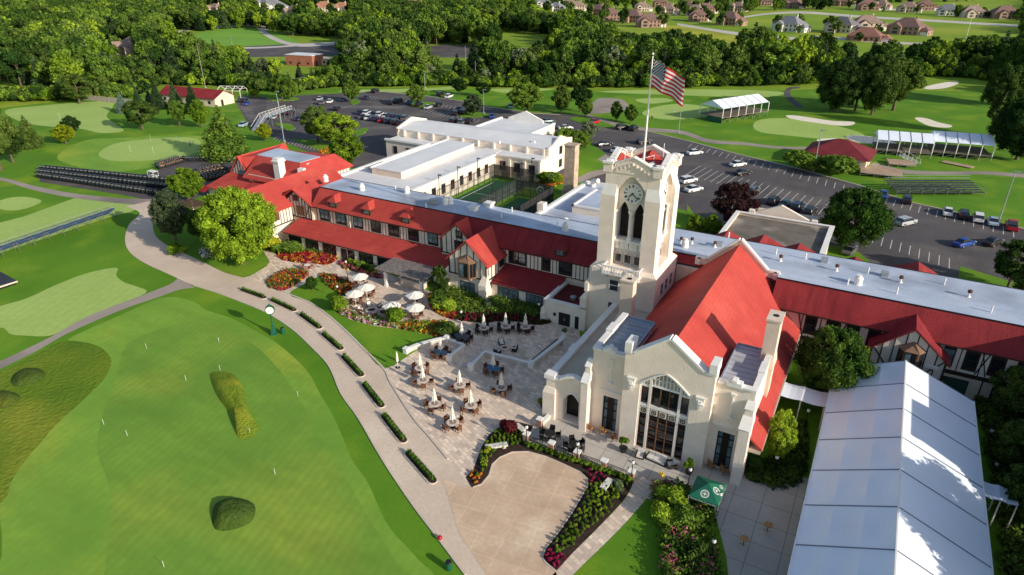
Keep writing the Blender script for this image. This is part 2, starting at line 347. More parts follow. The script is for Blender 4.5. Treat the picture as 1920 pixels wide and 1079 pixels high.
for P in ([(1475,217),(1500,218),(1560,227),(1600,229),(1598,235),(1570,236),(1510,228),(1480,222)], [(1732,165),(1755,158),(1790,153),(1797,157),(1775,165),(1745,168)],
          [(1715,222),(1735,222),(1760,230),(1785,236),(1775,240),(1740,236)], [(1533,262),(1570,260),(1600,268),(1607,273),(1570,273),(1540,268)], [(1586,256),(1620,255),(1660,262),(1680,270),(1610,268)]):
    sheet('bunker', P, H1*3, sand)
# mounds in the putting green
mound_m = layered('mound_grass', [(.075,.12,.016),(.045,.085,.014),(.24,.22,.02)], (.5,.22,2.5), .95, bump=.8, bsc=3.)
def mound(P, h, nm='grass_mound'):
    Wp = smoothpoly(gp(P), 4); cx = sum(p[0] for p in Wp)/len(Wp); cy = sum(p[1] for p in Wp)/len(Wp); mb = MB(); n = len(Wp); R = 7
    vs = []; fs = []
    for j in range(R+1):
        t = j/R
        for (x, y) in Wp:
            q = 1-t; vs.append((cx+(x-cx)*q, cy+(y-cy)*q, .03+h*sin(min(1, t*1.6)*pi/2)+(random.uniform(-.03,.03) if j else 0)))
    for j in range(R): fs += [(j*n+i, j*n+(i+1)%n, (j+1)*n+(i+1)%n, (j+1)*n+i) for i in range(n)]
    mb.add(vs, fs); o = struct(nm, mb, mound_m, True); return o
mound_y = layered('tall_fescue', [(.22,.30,.02),(.12,.20,.018),(.44,.42,.035)], (.6,.3,3.), .95, bump=.9, bsc=4.)
mound([(393,703),(410,697),(432,700),(447,712),(460,740),(465,770),(478,790),(485,802),(476,818),(455,826),(443,815),(440,790),(425,768),(405,740)], .75).data.materials[0] = mound_y
sheet('putting_surface', [(240,645),(320,612),(385,603),(430,618),(480,650),(520,690),(560,745),(600,820),(650,900),(690,970),(740,1050),(770,1120),(500,1350),(200,1350),(203,1010),(207,920),(183,850),(190,790),(215,720)], H1*2.4, layered('inner_green', [(.205,.37,.047),(.15,.305,.04),(.37,.43,.055)], (.13,.06,.9), .9, stripes=(-14, .35, .2), streak=(.05,.35,1,.3)), 4)
mound([(397,970),(403,947),(425,936),(455,936),(475,945),(479,960),(470,980),(440,993),(412,996),(400,988)], .85)
mound([(20,712),(45,693),(75,692),(85,706),(60,722),(30,726)], .6); mound([(-30,755),(0,735),(30,738),(38,750),(10,768)], .6)

# ------------------------------------------------------------ roads, drive, paths
DRV_L = [(236,388),(262,400),(243,420),(235,443),(237,463),(250,480),(277,497),(310,512),(363,536),(400,547),(443,563),(500,587),(547,617),(583,650),(617,687),(640,739),(673,786),(717,862),(773,946),(823,1012),(873,1079),(960,1200)]
DRV_R = [(297,374),(291,400),(287,427),(300,450),(340,473),(383,493),(417,510),(447,519),(500,533),(541,552),(580,568),(613,590),(647,620),(680,653),(720,693),(733,719),(773,782),(807,822),(840,862),(882,914),(940,1000),(1080,1200)]
band('driveway', DRV_L, DRV_R, H1*4, drivem)
sheet('driveway', [(882,914),(887,915),(903,909),(917,892),(923,872),(937,859),(960,849),(990,848),(1023,857),(1057,872),(1087,886),(1101,899),(1102,912),(1090,932),(1070,966),(1047,999),(1023,1029),(1017,1046),(1023,1056),(1042,1072),(1060,1150),(960,1150),(860,1000),(830,900)], H1*5, court, 0)
band('cart_path', [(-60,705),(0,678),(33,663),(100,630),(167,593),(273,552),(320,533),(335,520)], [(-60,722),(0,693),(67,660),(133,623),(233,580),(300,557),(333,545),(365,540)], H1*3.5, patht)
band('cart_path', [(-80,325),(0,333),(60,348),(130,362),(220,372),(290,374)], [(-80,330),(0,339),(55,355),(120,369),(215,381),(285,386)], H1*3.5, patht)
# cart park asphalt
sheet('cart_park', [(72,320),(110,322),(250,334),(300,318),(360,298),(440,292),(470,300),(440,330),(400,360),(330,385),(290,378),(230,366),(75,342)], H1*3, asph, 0)
# car park
LOT = [(447,180),(480,183),(720,172),(800,180),(870,190),(905,199),(1000,212),(1090,217),(1130,226),(1200,245),(1290,264),(1380,288),(1497,316),(1613,348),(1710,380),(1780,395),(1920,429),(2100,470),(2100,620),(1750,540),(1500,470),(1300,400),(1060,330),(940,300),(720,330),(640,310),(560,278),(520,262),(470,240),(455,215),(443,195)]
sheet('parking_lot', LOT, H1*3, asph, 0)
for P in ([(440,285),(560,283),(640,300),(560,330),(440,330)],):
    sheet('lawn', P, H1*4, g_lawn, 0)
for P in ([(1080,290),(1105,268),(1130,285),(1150,300),(1120,322),(1080,335)], [(1288,383),(1310,415),(1330,432),(1560,560),(1290,500)], [(1500,455),(1600,465),(1640,500),(1540,500)], [(1800,500),(2000,560),(2000,640),(1790,560)], [(545,262),(590,262),(625,272),(640,290),(600,283)]):
    sheet('lawn', P, H1*4, g_lawn, 0)
ISL = [[(500,183),(530,180),(560,185),(550,189),(512,190)], [(655,190),(668,187),(675,192),(662,197)], [(765,195),(800,192),(815,195),(790,204)], [(862,212),(870,207),(915,215),(905,220),(865,220)], [(515,232),(545,234),(553,242),(540,245)], [(1068,224),(1095,220),(1140,232),(1150,240),(1110,236)], [(660,248),(690,240),(684,250),(670,255)]]
for P in ISL:
    sheet('traffic_island', P, .13, g_lawn, 3, solid=True); stripe(P+[P[0]], .25, 0, .12, 'kerb', concrete)
band('cart_path', [(1100,214),(1180,236),(1280,246),(1330,262),(1400,268),(1460,275),(1530,276)], [(1095,219),(1175,242),(1275,252),(1325,268),(1395,273),(1455,279),(1525,281)], H1*3.5, patht)
band('cart_path', [(1640,305),(1690,318),(1760,322),(1850,322),(1960,330)], [(1630,310),(1685,325),(1760,328),(1850,328),(1960,338)], H1*3.5, patht)
band('cart_path', [(1500,163),(1478,165),(1470,178),(1485,195),(1495,203)], [(1500,166),(1484,168),(1482,178),(1496,192),(1506,202)], H1*3.5, asph)
sheet('patio', [(1098,212),(1115,190),(1130,184),(1165,187),(1178,198),(1170,207),(1130,213)], H1*3.5, patht)
band('walkway', [(1120,300),(1140,310),(1145,316),(1110,322),(1080,335)], [(1135,290),(1158,303),(1160,318),(1115,332),(1085,345)], H1*5, patht)
# parking bay lines
line = mat('white_line_paint', (.62,.60,.56), .8, .2, 2.)
mb = MB()
def bays(mb, a, b, n, dv, L):
    A = G(*a); B = G(*b)
    for i in range(n+1):
        t = i/n; x = A[0]+(B[0]-A[0])*t; y = A[1]+(B[1]-A[1])*t; d = hypot(*dv); ux, uy = dv[0]/d, dv[1]/d
        p = (-uy*.06, ux*.06); z = H1*3+.008
        mb.add([(x-p[0],y-p[1],z),(x+p[0],y+p[1],z),(x+ux*L+p[0],y+uy*L+p[1],z),(x+ux*L-p[0],y+uy*L-p[1],z)], [(0,1,2,3)])
def gv(a, b): A = G(*a); B = G(*b); return (B[0]-A[0], B[1]-A[1])
bays(mb, (1298,270), (1600,352), 22, gv((1298,270),(1290,277)), 5.)
bays(mb, (1650,368), (1900,430), 15, gv((1650,368),(1642,383)), 5.)
bays(mb, (1300,320), (1560,395), 20, gv((1300,320),(1320,308)), 4.8); bays(mb, (1300,320), (1560,395), 20, gv((1320,308),(1300,320)), 4.8)
bays(mb, (1640,440), (1780,485), 8, gv((1650,440),(1640,475)), 5.)
bays(mb, (447,195), (470,232), 12, (1,.05), 5.); bays(mb, (500,188), (500,215), 9, (1,.05), 5.); bays(mb, (520,256), (600,276), 14, gv((540,262),(532,270)), 4.8)
bays(mb, (655,198), (760,200), 18, gv((700,205),(680,212)), 5.); bays(mb, (690,180), (900,205), 30, gv((700,180),(690,186)), 5.); bays(mb, (800,205), (900,225), 14, gv((830,205),(815,212)), 5.)
bays(mb, (560,205), (650,222), 16, gv((600,205),(590,212)), 5.)
struct('parking_marking', mb, line)
stripe([(905,200),(1000,213),(1090,218),(1130,227),(1290,265),(1380,289),(1497,317),(1613,349),(1710,381),(1780,396),(1920,430)], .3, 0, .14, 'kerb', concrete)
stripe([(640,168),(720,173),(800,181),(870,191),(905,200)], .3, 0, .14, 'kerb', concrete)
stripe(DRV_R[8:19], .22, 0, .13, 'kerb', concrete, sm=4); stripe(DRV_L[8:21], .2, 0, .11, 'kerb', concrete, sm=4)
# far roads, fields, second car park
FIELDS = [[(365,85),(378,60),(470,52),(520,62),(560,80),(545,86),(470,92),(420,94)], [(1395,26),(1520,20),(1700,28),(1920,40),(1920,78),(1780,78),(1640,70),(1500,50),(1400,40)], [(1250,48),(1340,56),(1440,70),(1420,79),(1340,83),(1260,68)], [(1130,12),(1220,4),(1300,14),(1240,22)],
          [(450,88),(600,80),(640,90),(640,105),(450,108)], [(770,92),(830,84),(880,85),(960,98),(940,110),(830,108),(770,112)], [(1560,12),(1920,0),(1920,20),(1700,24)], [(880,52),(960,72),(1010,75),(1040,85),(960,82),(900,65)], [(1130,55),(1180,45),(1260,55),(1250,75),(1140,70)]]
sheet('field', FIELDS[0], H1*2, mat('sports_grass', (.17,.36,.03), .9, .1, .05), 3)
sheet('field', FIELDS[1], H1*2, g_far, 0); sheet('field', FIELDS[2], H1*2, mat('yellow_meadow', (.34,.36,.02), .9, .25, .03), 3)
sheet('parking_lot', FIELDS[4], H1*3, asph, 0); sheet('parking_lot', FIELDS[5], H1*3, asph, 0)
band('road', [(1390,32),(1440,25),(1510,22),(1620,30),(1760,38),(1920,48)], [(1390,35),(1440,28),(1510,26),(1620,34),(1760,42),(1920,52)], .05, roadc)
band('road', [(1270,44),(1320,52),(1400,63),(1480,70),(1540,68),(1700,80),(1760,80)], [(1270,48),(1318,56),(1395,68),(1480,75),(1545,74),(1700,84),(1760,84)], .06, roadc)
band('road', [(320,62),(370,52),(440,48),(480,46),(500,60),(520,72),(560,82),(640,78)], [(318,66),(372,56),(440,51),(475,50),(490,62),(515,77),(562,88),(640,84)], .05, roadc)
band('road', [(395,95),(430,90),(500,88),(560,84)], [(398,98),(432,93),(500,91),(562,87)], .07, roadc)
band('road', [(455,22),(465,40),(500,58)], [(468,22),(478,40),(512,56)], .08, roadc)
band('road', [(1600,18),(1700,17),(1920,20)], [(1600,20),(1700,20),(1920,24)], .05, roadc)
# patios
PATIO = [(720,693),(733,719),(773,782),(807,822),(840,862),(882,914),(900,900),(960,850),(1000,815),(1015,790),(1025,775),(1030,740),(1090,660),(1085,600),(1050,595),(1000,600),(880,575),(800,545),(700,500),(640,487),(560,468),(493,470),(505,490),(500,500),(470,518),(455,522),(500,533),(545,552),(545,548),(580,530),(610,515),(640,540),(650,600),(700,625),(760,635),(800,640),(770,665)]
sheet('patio', PATIO, H1*3.5, paver, 0)
sheet('terrace', [(986,826),(1022,775),(1100,780),(1400,880),(1560,905),(1570,935),(1570,1300),(1340,1300),(1340,960),(1280,906),(1235,912),(1184,904),(1132,884),(1082,867),(1034,850)], H1*4.5, slabs, 0)
band('walkway', [(1190,900),(1172,936),(1123,989),(1073,1039),(1042,1073),(960,1160)], [(1236,910),(1213,935),(1170,985),(1120,1035),(1075,1079),(1000,1160)], H1*5, paver)
# lawn islands between drive and building
for P in ([(353,477),(383,493),(417,510),(447,518),(467,516),(500,497),(505,492),(495,478),(477,469),(440,460),(390,470)], [(298,450),(340,473),(362,460),(380,430),(370,400),(300,380),(290,400),(287,427)],
          [(541.7,552),(580,530),(608,518),(640,548),(630,575),(640,590),(662,602),(702,612),(747,618),(791,626),(822,636),(812,643),(797,650),(770,665),(720,692),(680,653),(647,620),(613,590),(580,568)],
          [(1213,935),(1230,910),(1240,920),(1340,960),(1345,1300),(960,1200),(1075,1079),(1120,1035),(1170,985)]):
    sheet('lawn', P, H1*6, g_lawn, 3)
# ------------------------------------------------------------ wall / window tools
def archz(u, c, hw, zs, za, e=1.7):
    t = min(1, abs((u-c)/hw)); return zs+(za-zs)*(1-t**e)
def holewall(mb, axis, a, n, u0, u1, z0, z1, holes, dep=.5, topf=None, k=None, kr=None):
    """wall face on plane axis=a (axis 'y': u is x). n = outward sign. holes (c,hw,zb,zs,za[,e]) with reveals going inward by dep"""
    us = {u0, u1}
    for h in holes:
        c, hw = h[0], h[1]; m = 10 if h[4] > h[3] else 1
        for i in range(m+1): us.add(round(c-hw+2*hw*i/m, 5))
    if topf:
        for i in range(25): us.add(round(u0+(u1-u0)*i/24, 5))
    us = sorted(u for u in us if u0-1e-6 <= u <= u1+1e-6)
    P = (lambda u,z,d=0: (u, a-n*d, z)) if axis == 'y' else (lambda u,z,d=0: (a-n*d, u, z))
    for ua, ub in zip(us[:-1], us[1:]):
        um = (ua+ub)/2; ta, tb = (topf(ua), topf(ub)) if topf else (z1, z1)
        segs = []; 
        for h in holes:
            if abs(um-h[0]) < h[1]:
                e = h[5] if len(h) > 5 else 1.7
                za_, zb_ = archz(ua,h[0],h[1],h[3],h[4],e), archz(ub,h[0],h[1],h[3],h[4],e)
                segs.append((h[2], za_, zb_))
                mb.quad(P(ua,za_), P(ub,zb_), P(ub,zb_,dep), P(ua,za_,dep), kr if kr is not None else k)
                mb.quad(P(ua,h[2],dep), P(ub,h[2],dep), P(ub,h[2]), P(ua,h[2]), kr if kr is not None else k)
        segs.sort(); ca, cb = z0, z0
        for zb, za_, zb2 in segs:
            if zb > ca+1e-4 or zb > cb+1e-4: mb.quad(P(ua,ca), P(ub,cb), P(ub,zb), P(ua,zb), k)
            ca, cb = za_, zb2
        mb.quad(P(ua,ca), P(ub,cb), P(ub,tb), P(ua,ta), k)
    for h in holes:
        for s in (-1, 1):
            u = h[0]+s*h[1]; mb.quad(P(u,h[2]), P(u,h[3]), P(u,h[3],dep), P(u,h[2],dep), kr if kr is not None else k)
def box_on(mb, axis, a, n, u0, u1, z0, z1, d, k=None, back=.0):
    """box standing proud of a wall plane by d"""
    lo, hi = sorted((a-n*back, a+n*d))
    return mb.box(u0,u1,lo,hi,z0,z1,k) if axis == 'y' else mb.box(lo,hi,u0,u1,z0,z1,k)
def bar_on(mb, axis, a, n, p, q, w=.14, d=.05, k=None):
    """flat timber between (u,z) points lying on the wall plane"""
    (u0,z0),(u1,z1) = p, q; L = hypot(u1-u0, z1-z0) or 1; nx, nz = -(z1-z0)/L*w/2, (u1-u0)/L*w/2
    Q = [(u0+nx,z0+nz),(u1+nx,z1+nz),(u1-nx,z1-nz),(u0-nx,z0-nz)]
    lo, hi = sorted((a, a+n*d)); return mb.wallprism(Q, axis, lo, hi, k)
def window(parent, axis, a, n, c, z0, w, h, nx=2, nz=2, fr=None, gl=None, label=None, fw=.09, sill=True):
    f = MB(); g = MB(); u0, u1, z1 = c-w/2, c+w/2, z0+h
    box_on(f, axis, a, n, u0-fw, u0, z0-fw, z1+fw, .07); box_on(f, axis, a, n, u1, u1+fw, z0-fw, z1+fw, .07)
    box_on(f, axis, a, n, u0, u1, z1, z1+fw, .068); box_on(f, axis, a, n, u0, u1, z0-fw, z0, .068)
    for i in range(1, nx): u = u0+w*i/nx; box_on(f, axis, a, n, u-.03, u+.03, z0, z1, .055)
    for i in range(1, nz): z = z0+h*i/nz; box_on(f, axis, a, n, u0, u1, z-.025, z+.025, .05)
    box_on(g, axis, a, n, u0, u1, z0, z1, .02)
    o = part('window', f, fr or frameb, parent, label); part('pane', g, gl or glass, o); return o
def gable_y(mb, x0, x1, xr, y0, y1, ze, zr, t=.2, ov=.35):
    """roof slabs of a ridge running along Y"""
    mb.slab([(x0-ov, y0-ov, ze-ov*(zr-ze)/(xr-x0)), (xr, y0-ov, zr), (xr, y1, zr), (x0-ov, y1, ze-ov*(zr-ze)/(xr-x0))], t)
    mb.slab([(xr, y0-ov, zr), (x1+ov, y0-ov, ze-ov*(zr-ze)/(x1-xr)), (x1+ov, y1, ze-ov*(zr-ze)/(x1-xr)), (xr, y1, zr)], t)
def timbered_gable(parent, a, x0, x1, xr, zb, ze, zr, n=-1, studs=8, diag=True):
    """half-timbered gable end: render panel with dark studs on plane y=a"""
    mb = MB(); mb.wallprism([(x0,zb),(x1,zb),(x1,ze),(xr,zr-.1),(x0,ze)], 'y', a+.02, a+.3); part('gable_wall', mb, panelw, parent)
    b = MB(); bar_on(b,'y',a,n,(x0,zb+.08),(x1,zb+.08),.18,.06); 
    for s0, s1 in (((x0,ze-.1),(xr,zr-.2)), ((xr,zr-.2),(x1,ze-.1))): bar_on(b,'y',a,n,s0,s1,.26,.12)
    bar_on(b,'y',a,n,(x0+.1,zb),(x0+.1,ze),.2,.07); bar_on(b,'y',a,n,(x1-.1,zb),(x1-.1,ze),.2,.07)
    for i in range(1, studs):
        u = x0+(x1-x0)*i/studs; zt = ze+(zr-ze)*(1-abs(u-xr)/((xr-x0) if u < xr else (x1-xr)))-.2
        bar_on(b,'y',a,n,(u,zb),(u,zt),.12,.05)
    if diag:
        bar_on(b,'y',a,n,(x0+.2,ze),(x0+(x1-x0)*.28,zb+.1),.13,.055); bar_on(b,'y',a,n,(x1-.2,ze),(x1-(x1-x0)*.28,zb+.1),.13,.055)
    return part('timber_framing', b, beam, parent)
def fbox(mb, Pxy, z0, z1, k=None): return mb.prism(Pxy, z0, z1, k)

# ------------------------------------------------------------ CLOCK TOWER
TX0, TX1, TY0, TY1 = -29.4, -21.7, 74.8, 82.8; TCX = (TX0+TX1)/2; TCY = (TY0+TY1)/2
tower = thing('clock_tower', 'tall cream stucco clock tower with arched belfry and flagpole', 'clock tower', (TCX, TCY, 0))
mb = MB()
# base block with openings kept plain
mb.box(-30.1, -21.1, 74.3, 83.3, 0, 9.6); mb.taper(-30.1,-21.1,74.3,83.3,9.6, TX0,TX1,TY0,TY1,10.1)
# stepped foot buttress on the left front corner
mb.box(-31.0,-30.1,73.6,75.6,0,5.0); mb.taper(-31.0,-30.1,73.6,75.6,5.0,-30.4,-30.1,74.2,75.6,5.9); mb.box(-30.6,-30.1,74.0,75.4,5.9,7.2); mb.taper(-30.6,-30.1,74.0,75.4,7.2,-30.2,-30.1,74.3,75.4,7.8)
part('base', mb, stucco, tower)
shaft = MB(); R0 = .55  # recess of the bays behind the corner piers
PW = 1.95
for sx in (0, 1):
    for sy in (0, 1):
        x0 = TX0 if sx == 0 else TX1-PW; y0 = TY0 if sy == 0 else TY1-PW; x1 = x0+PW; y1 = y0+PW
        shaft.box(x0,x1,y0,y1,9.9,19.4)
        i = .38; X0 = x0+(i if sx == 0 else 0); X1 = x1-(i if sx == 1 else 0); Y0 = y0+(i if sy == 0 else 0); Y1 = y1-(i if sy == 1 else 0)
        shaft.taper(x0,x1,y0,y1,19.4,X0,X1,Y0,Y1,20.8,1); shaft.box(X0,X1,Y0,Y1,20.8,22.7)
def bay(axis, a, n, u0, u1):
    c = (u0+u1)/2
    # outer skin with the tall pointed recess
    holewall(shaft, axis, a, n, u0, u1, 9.9, 22.7, [(c, (u1-u0)/2-.05, 10.0, 20.1, 22.05, 1.5)], .75)
    # inner skin with twin lancets
    hw = .78; holewall(shaft, axis, a-n*.75, n, u0, u1, 9.9, 22.7, [(c-1.02, hw, 13.6, 17.0, 18.5, 1.5), (c+1.02, hw, 13.6, 17.0, 18.5, 1.5)], .5, k=2, kr=1)
bay('y', TY0+.38, -1, TX0+PW-.02, TX1-PW+.02); bay('y', TY1-.38, 1, TX0+PW-.02, TX1-PW+.02)
bay('x', TX0+.38, -1, TY0+PW-.02, TY1-PW+.02); bay('x', TX1-.38, 1, TY0+PW-.02, TY1-PW+.02)
shaft.box(TX0+1.8,TX1-1.8,TY0+1.8,TY1-1.8,9.9,13.4); shaft.box(TX0+1.3,TX1-1.3,TY0+1.3,TY1-1.3,22.0,22.3,3)
shaft.box(TX0+.5,TX1-.5,TY0+.5,TY1-.5,13.3,13.58,1); shaft.box(TX0+2.1,TX1-2.1,TY0+2.1,TY1-2.1,13.58,19.,4)  # dark core box added so the lancets show interior shade as colour
part('shaft', shaft, [stucco, whitetrim, mat('belfry_wall', (.70,.66,.58), .9, .06, 1.), redroof, mat('belfry_shade_core', (.03,.022,.018), .8, .3, 2.)], tower)
# columns of the belfry
def columns(axis, a, n, c):
    for u in (-1.92, 0, 1.92):
        b = MB(); x, y = (c+u, a-n*.42) if axis == 'y' else (a-n*.42, c+u)
        b.lathe([(.36,13.5),(.36,13.75),(.24,13.95),(.2,14.1),(.18,17.0),(.26,17.15),(.34,17.4),(.34,17.5)], (x,y,0), 12); part('column', b, whitetrim, tower, smooth=False)
columns('y', TY0+.38, -1, TCX); columns('x', TX1-.38, 1, TCY); columns('x', TX0+.38, -1, TCY)
def roman(parent, axis, a, n, c, zc, R, m, sz=.2, d=.03):
    W_ = {'I': [((0,-1),(0,1))], 'V': [((-.6,1),(0,-1)),((0,-1),(.6,1))], 'X': [((-.6,1),(.6,-1)),((-.6,-1),(.6,1))]}
    for i, t in enumerate(['XII','I','II','III','IIII','V','VI','VII','VIII','IX','X','XI']):
        th = -radians(30*i); b = MB(); wd = {'I': .45, 'V': 1.25, 'X': 1.25}; tot = sum(wd[q] for q in t); p = -tot/2
        flip = -n if axis == 'y' else n
        for q in t:
            cx = p+wd[q]/2; p += wd[q]
            for s, e in W_[q]:
                pts = []
                for (u, v) in (s, e):
                    lx, lz = (cx+u*.8)*sz*.55, R+v*sz; X = lx*cos(th)-lz*sin(th); Z = lx*sin(th)+lz*cos(th); pts.append((c+X*flip, zc+Z))
                bar_on(b, axis, a, n, pts[0], pts[1], sz*.3, d)
        part('numeral', b, m, parent)
def clockface(parent, axis, a, n, c, zc, r, hr, mn, numsz):
    f = MB(); N_ = 32
    def ringpts(rr, d): return [((c+rr*cos(2*pi*i/N_)), a+n*d, zc+rr*sin(2*pi*i/N_)) if axis == 'y' else (a+n*d, c+rr*cos(2*pi*i/N_), zc+rr*sin(2*pi*i/N_)) for i in range(N_)]
    A, B_ = ringpts(r,0), ringpts(r,.1); f.add(A+B_, [tuple(range(N_,2*N_))]+[(i,(i+1)%N_,(i+1)%N_+N_,i+N_) for i in range(N_)])
    o = part('clock_face', f, mat('clock_dial', (.74,.73,.68), .5, .03, 2.), parent)
    rg = MB(); A, B_, C_, D_ = ringpts(r*1.08,0), ringpts(r*1.08,.16), ringpts(r*.97,.16), ringpts(r*.97,.1)
    rg.add(A+B_+C_+D_, [(j*N_+i, j*N_+(i+1)%N_, (j+1)*N_+(i+1)%N_, (j+1)*N_+i) for j in range(3) for i in range(N_)]); part('rim', rg, whitetrim, o)
    roman(o, axis, a+n*.1, n, c, zc, r*.78, blackm, numsz)
    h = MB(); flip = -n if axis == 'y' else n
    for ang, L_, w in ((hr, .55, .11), (mn, .84, .08)):
        t = radians(ang); tip = (c+flip*sin(t)*r*L_, zc+cos(t)*r*L_); bk = (c-flip*sin(t)*r*.12, zc-cos(t)*r*.12)
        bar_on(h, axis, a+n*.15, n, bk, tip, r*w, .04)
    part('hands', h, blackm, o)
clockface(tower, 'y', TY0+.38+.60, -1, TCX, 19.75, 1.22, 224, 132, .155)
clockface(tower, 'x', TX1-.38-.60, 1, TCY, 19.75, 1.22, 224, 132, .155)
clockface(tower, 'x', TX0+.38+.60, -1, TCY, 19.75, 1.22, 224, 132, .155)
# frieze, windows under it and the balcony
def lowstage(axis, a, n, c):
    b = MB()
    for i in range(4):
        u = c-1.85+i*1.23; box_on(b, axis, a, n, u-.55, u+.55, 12.25, 13.15, .1)
        for du, dz in ((-.28,0),(.28,0),(0,-.22),(0,.22)): box_on(b, axis, a, n, u+du-.1, u+du+.1, 12.7+dz-.1, 12.7+dz+.1, .16)
    box_on(b, axis, a, n, c-2.2, c+2.2, 13.2, 13.4, .35); part('frieze', b, whitetrim, tower)
    for i in range(3):
        u = c-1.3+i*1.3; window(tower, axis, a, n, u, 10.35, .85, 1.15, 1, 1, stucco, glass, fw=.06)
        h = MB(); [bar_on(h, axis, a, n, (u-.5+.1*j, 11.55+.35*sin(pi*j/10)), (u-.5+.1*(j+1), 11.55+.35*sin(pi*(j+1)/10)), .07, .1) for j in range(10)]; part('hood_mould', h, stucco, tower)
lowstage('y', TY0+.38+.6, -1, TCX); lowstage('x', TX1-.38-.6, 1, TCY)
b = MB(); b.box(TCX-2.5,TCX+2.5,73.3,74.9,9.35,9.6); b.box(TCX-2.5,TCX+2.5,73.3,73.5,10.4,10.58)
for x in (-2.5,-2.3): pass
for i in range(13): x = TCX-2.4+i*.4; b.lathe([(.06,9.6),(.1,9.85),(.05,10.1),(.08,10.4)], (x,73.4,0), 6)
for i in (0,4.0,8.0,12): b.box(TCX-2.5+i*.4-.0,TCX-2.5+i*.4+.22,73.28,73.52,9.6,10.4)
for s in (-1, 1): b.box(TCX+s*2.4-.1,TCX+s*2.4+.1,73.5,74.9,10.4,10.56); [b.box(TCX+s*2.4-.05,TCX+s*2.4+.05,73.6+j*.3,73.7+j*.3,9.6,10.4) for j in range(4)]
for i in range(4): x = TCX-2.1+i*1.4; b.wallprism([(73.5,9.35),(74.3,9.35),(74.3,8.5)], 'x', x-.12, x+.12)
part('balcony', b, whitetrim, tower)
window(tower, 'y', 74.3, -1, -26.6, 6.8, 1.15, 1.5, 1, 2, framew); window(tower, 'y', 74.3, -1, -26.6, 3.5, 1.15, 1.5, 2, 1, framew)
for y in (77.2, 79.0, 81.0): window(tower, 'x', -21.1, 1, y, 6.3, 1.0, 1.6, 1, 2, framew)
# parapet with raised centre gables, corner blocks, corbels, merlons
par = MB()
def pz(u, c):
    t = abs(u-c); return 24.3-.9*min(1, t/2.1) if t < 2.1 else 23.05
for axis, a, n, c, u0, u1 in (('y',TY0+.3,-1,TCX,TX0+1.1,TX1-1.1),('y',TY1-.3,1,TCX,TX0+1.1,TX1-1.1),('x',TX0+.3,-1,TCY,TY0+1.1,TY1-1.1),('x',TX1-.3,1,TCY,TY0+1.1,TY1-1.1)):
    Q = [(u0,22.3),(u0,23.05),(c-2.15,23.05),(c-2.1,23.4),(c,24.3),(c+2.1,23.4),(c+2.15,23.05),(u1,23.05),(u1,22.3)]
    lo, hi = sorted((a, a-n*.45)); par.wallprism(Q, axis, lo, hi, 0)
    cp = [(u0,23.05),(c-2.3,23.05),(c-2.15,23.45),(c,24.35),(c+2.15,23.45),(c+2.3,23.05),(u1,23.05)]
    for p, q in zip(cp[:-1], cp[1:]):
        lo, hi = sorted((a+n*.12, a-n*.6)); L = hypot(q[0]-p[0], q[1]-p[1]); nx, nz = -(q[1]-p[1])/L*.14, (q[0]-p[0])/L*.14
        par.wallprism([p, q, (q[0]+nx, q[1]+nz), (p[0]+nx, p[1]+nz)], axis, lo, hi, 1)
    for i in range(9):
        u = c-2.0+i*.5; z = pz(u, c)-.55; box_on(par, axis, a, n, u-.09, u+.09, z-.35, z, .2, 0)
for x, y in ((TX0,TY0),(TX1-1.35,TY0),(TX0,TY1-1.35),(TX1-1.35,TY1-1.35)):
    par.box(x+.1,x+1.25,y+.1,y+1.25,22.3,23.35,0); par.box(x-.02,x+1.37,y-.02,y+1.37,23.35,23.6,1); par.box(x+.35,x+1.0,y+.35,y+1.0,23.6,23.75,1)
part('parapet', par, [stucco, whitetrim], tower)
rf = MB(); z = 22.35
for i, (p, q) in enumerate((((TX0+.9,TY0+.9),(TX1-.9,TY0+.9)),((TX1-.9,TY0+.9),(TX1-.9,TY1-.9)),((TX1-.9,TY1-.9),(TX0+.9,TY1-.9)),((TX0+.9,TY1-.9),(TX0+.9,TY0+.9)))):
    m_ = ((p[0]+q[0])/2, (p[1]+q[1])/2); rf.add([(p[0],p[1],z),(q[0],q[1],z),(m_[0],m_[1],23.9),(TCX,TCY,22.6)], [(0,1,3),(0,3,2),(3,1,2)])
part('roof', rf, redroof, tower)
rv = MB(); rv.box(TCX-2.6,TCX-1.4,TCY-.9,TCY+1.2,22.5,23.0); rv.box(TCX+.8,TCX+2.4,TCY+.5,TCY+1.3,22.5,22.9); rv.cbox((TCX+1.6,TCY-1.4,22.6),.6,.6,.8,.5)
for x, y, h in ((-1.8,-1.9,2.4),(1.9,1.8,2.8),(-.8,-2.1,1.2),(.7,1.9,1.2)): rv.tube((TCX+x,TCY+y,22.4),(TCX+x,TCY+y,22.4+h),.04)
rv.tube((TCX-.8,TCY-2.1,23.5),(TCX+.7,TCY+1.9,23.5),.03); rv.tube((TCX-1.8,TCY-1.9,23.4),(TCX-.8,TCY-2.1,23.5),.03); rv.tube((TCX+1.9,TCY+1.8,23.7),(TCX+.7,TCY+1.9,23.5),.03)
part('roof_equipment', rv, whitetrim, tower)
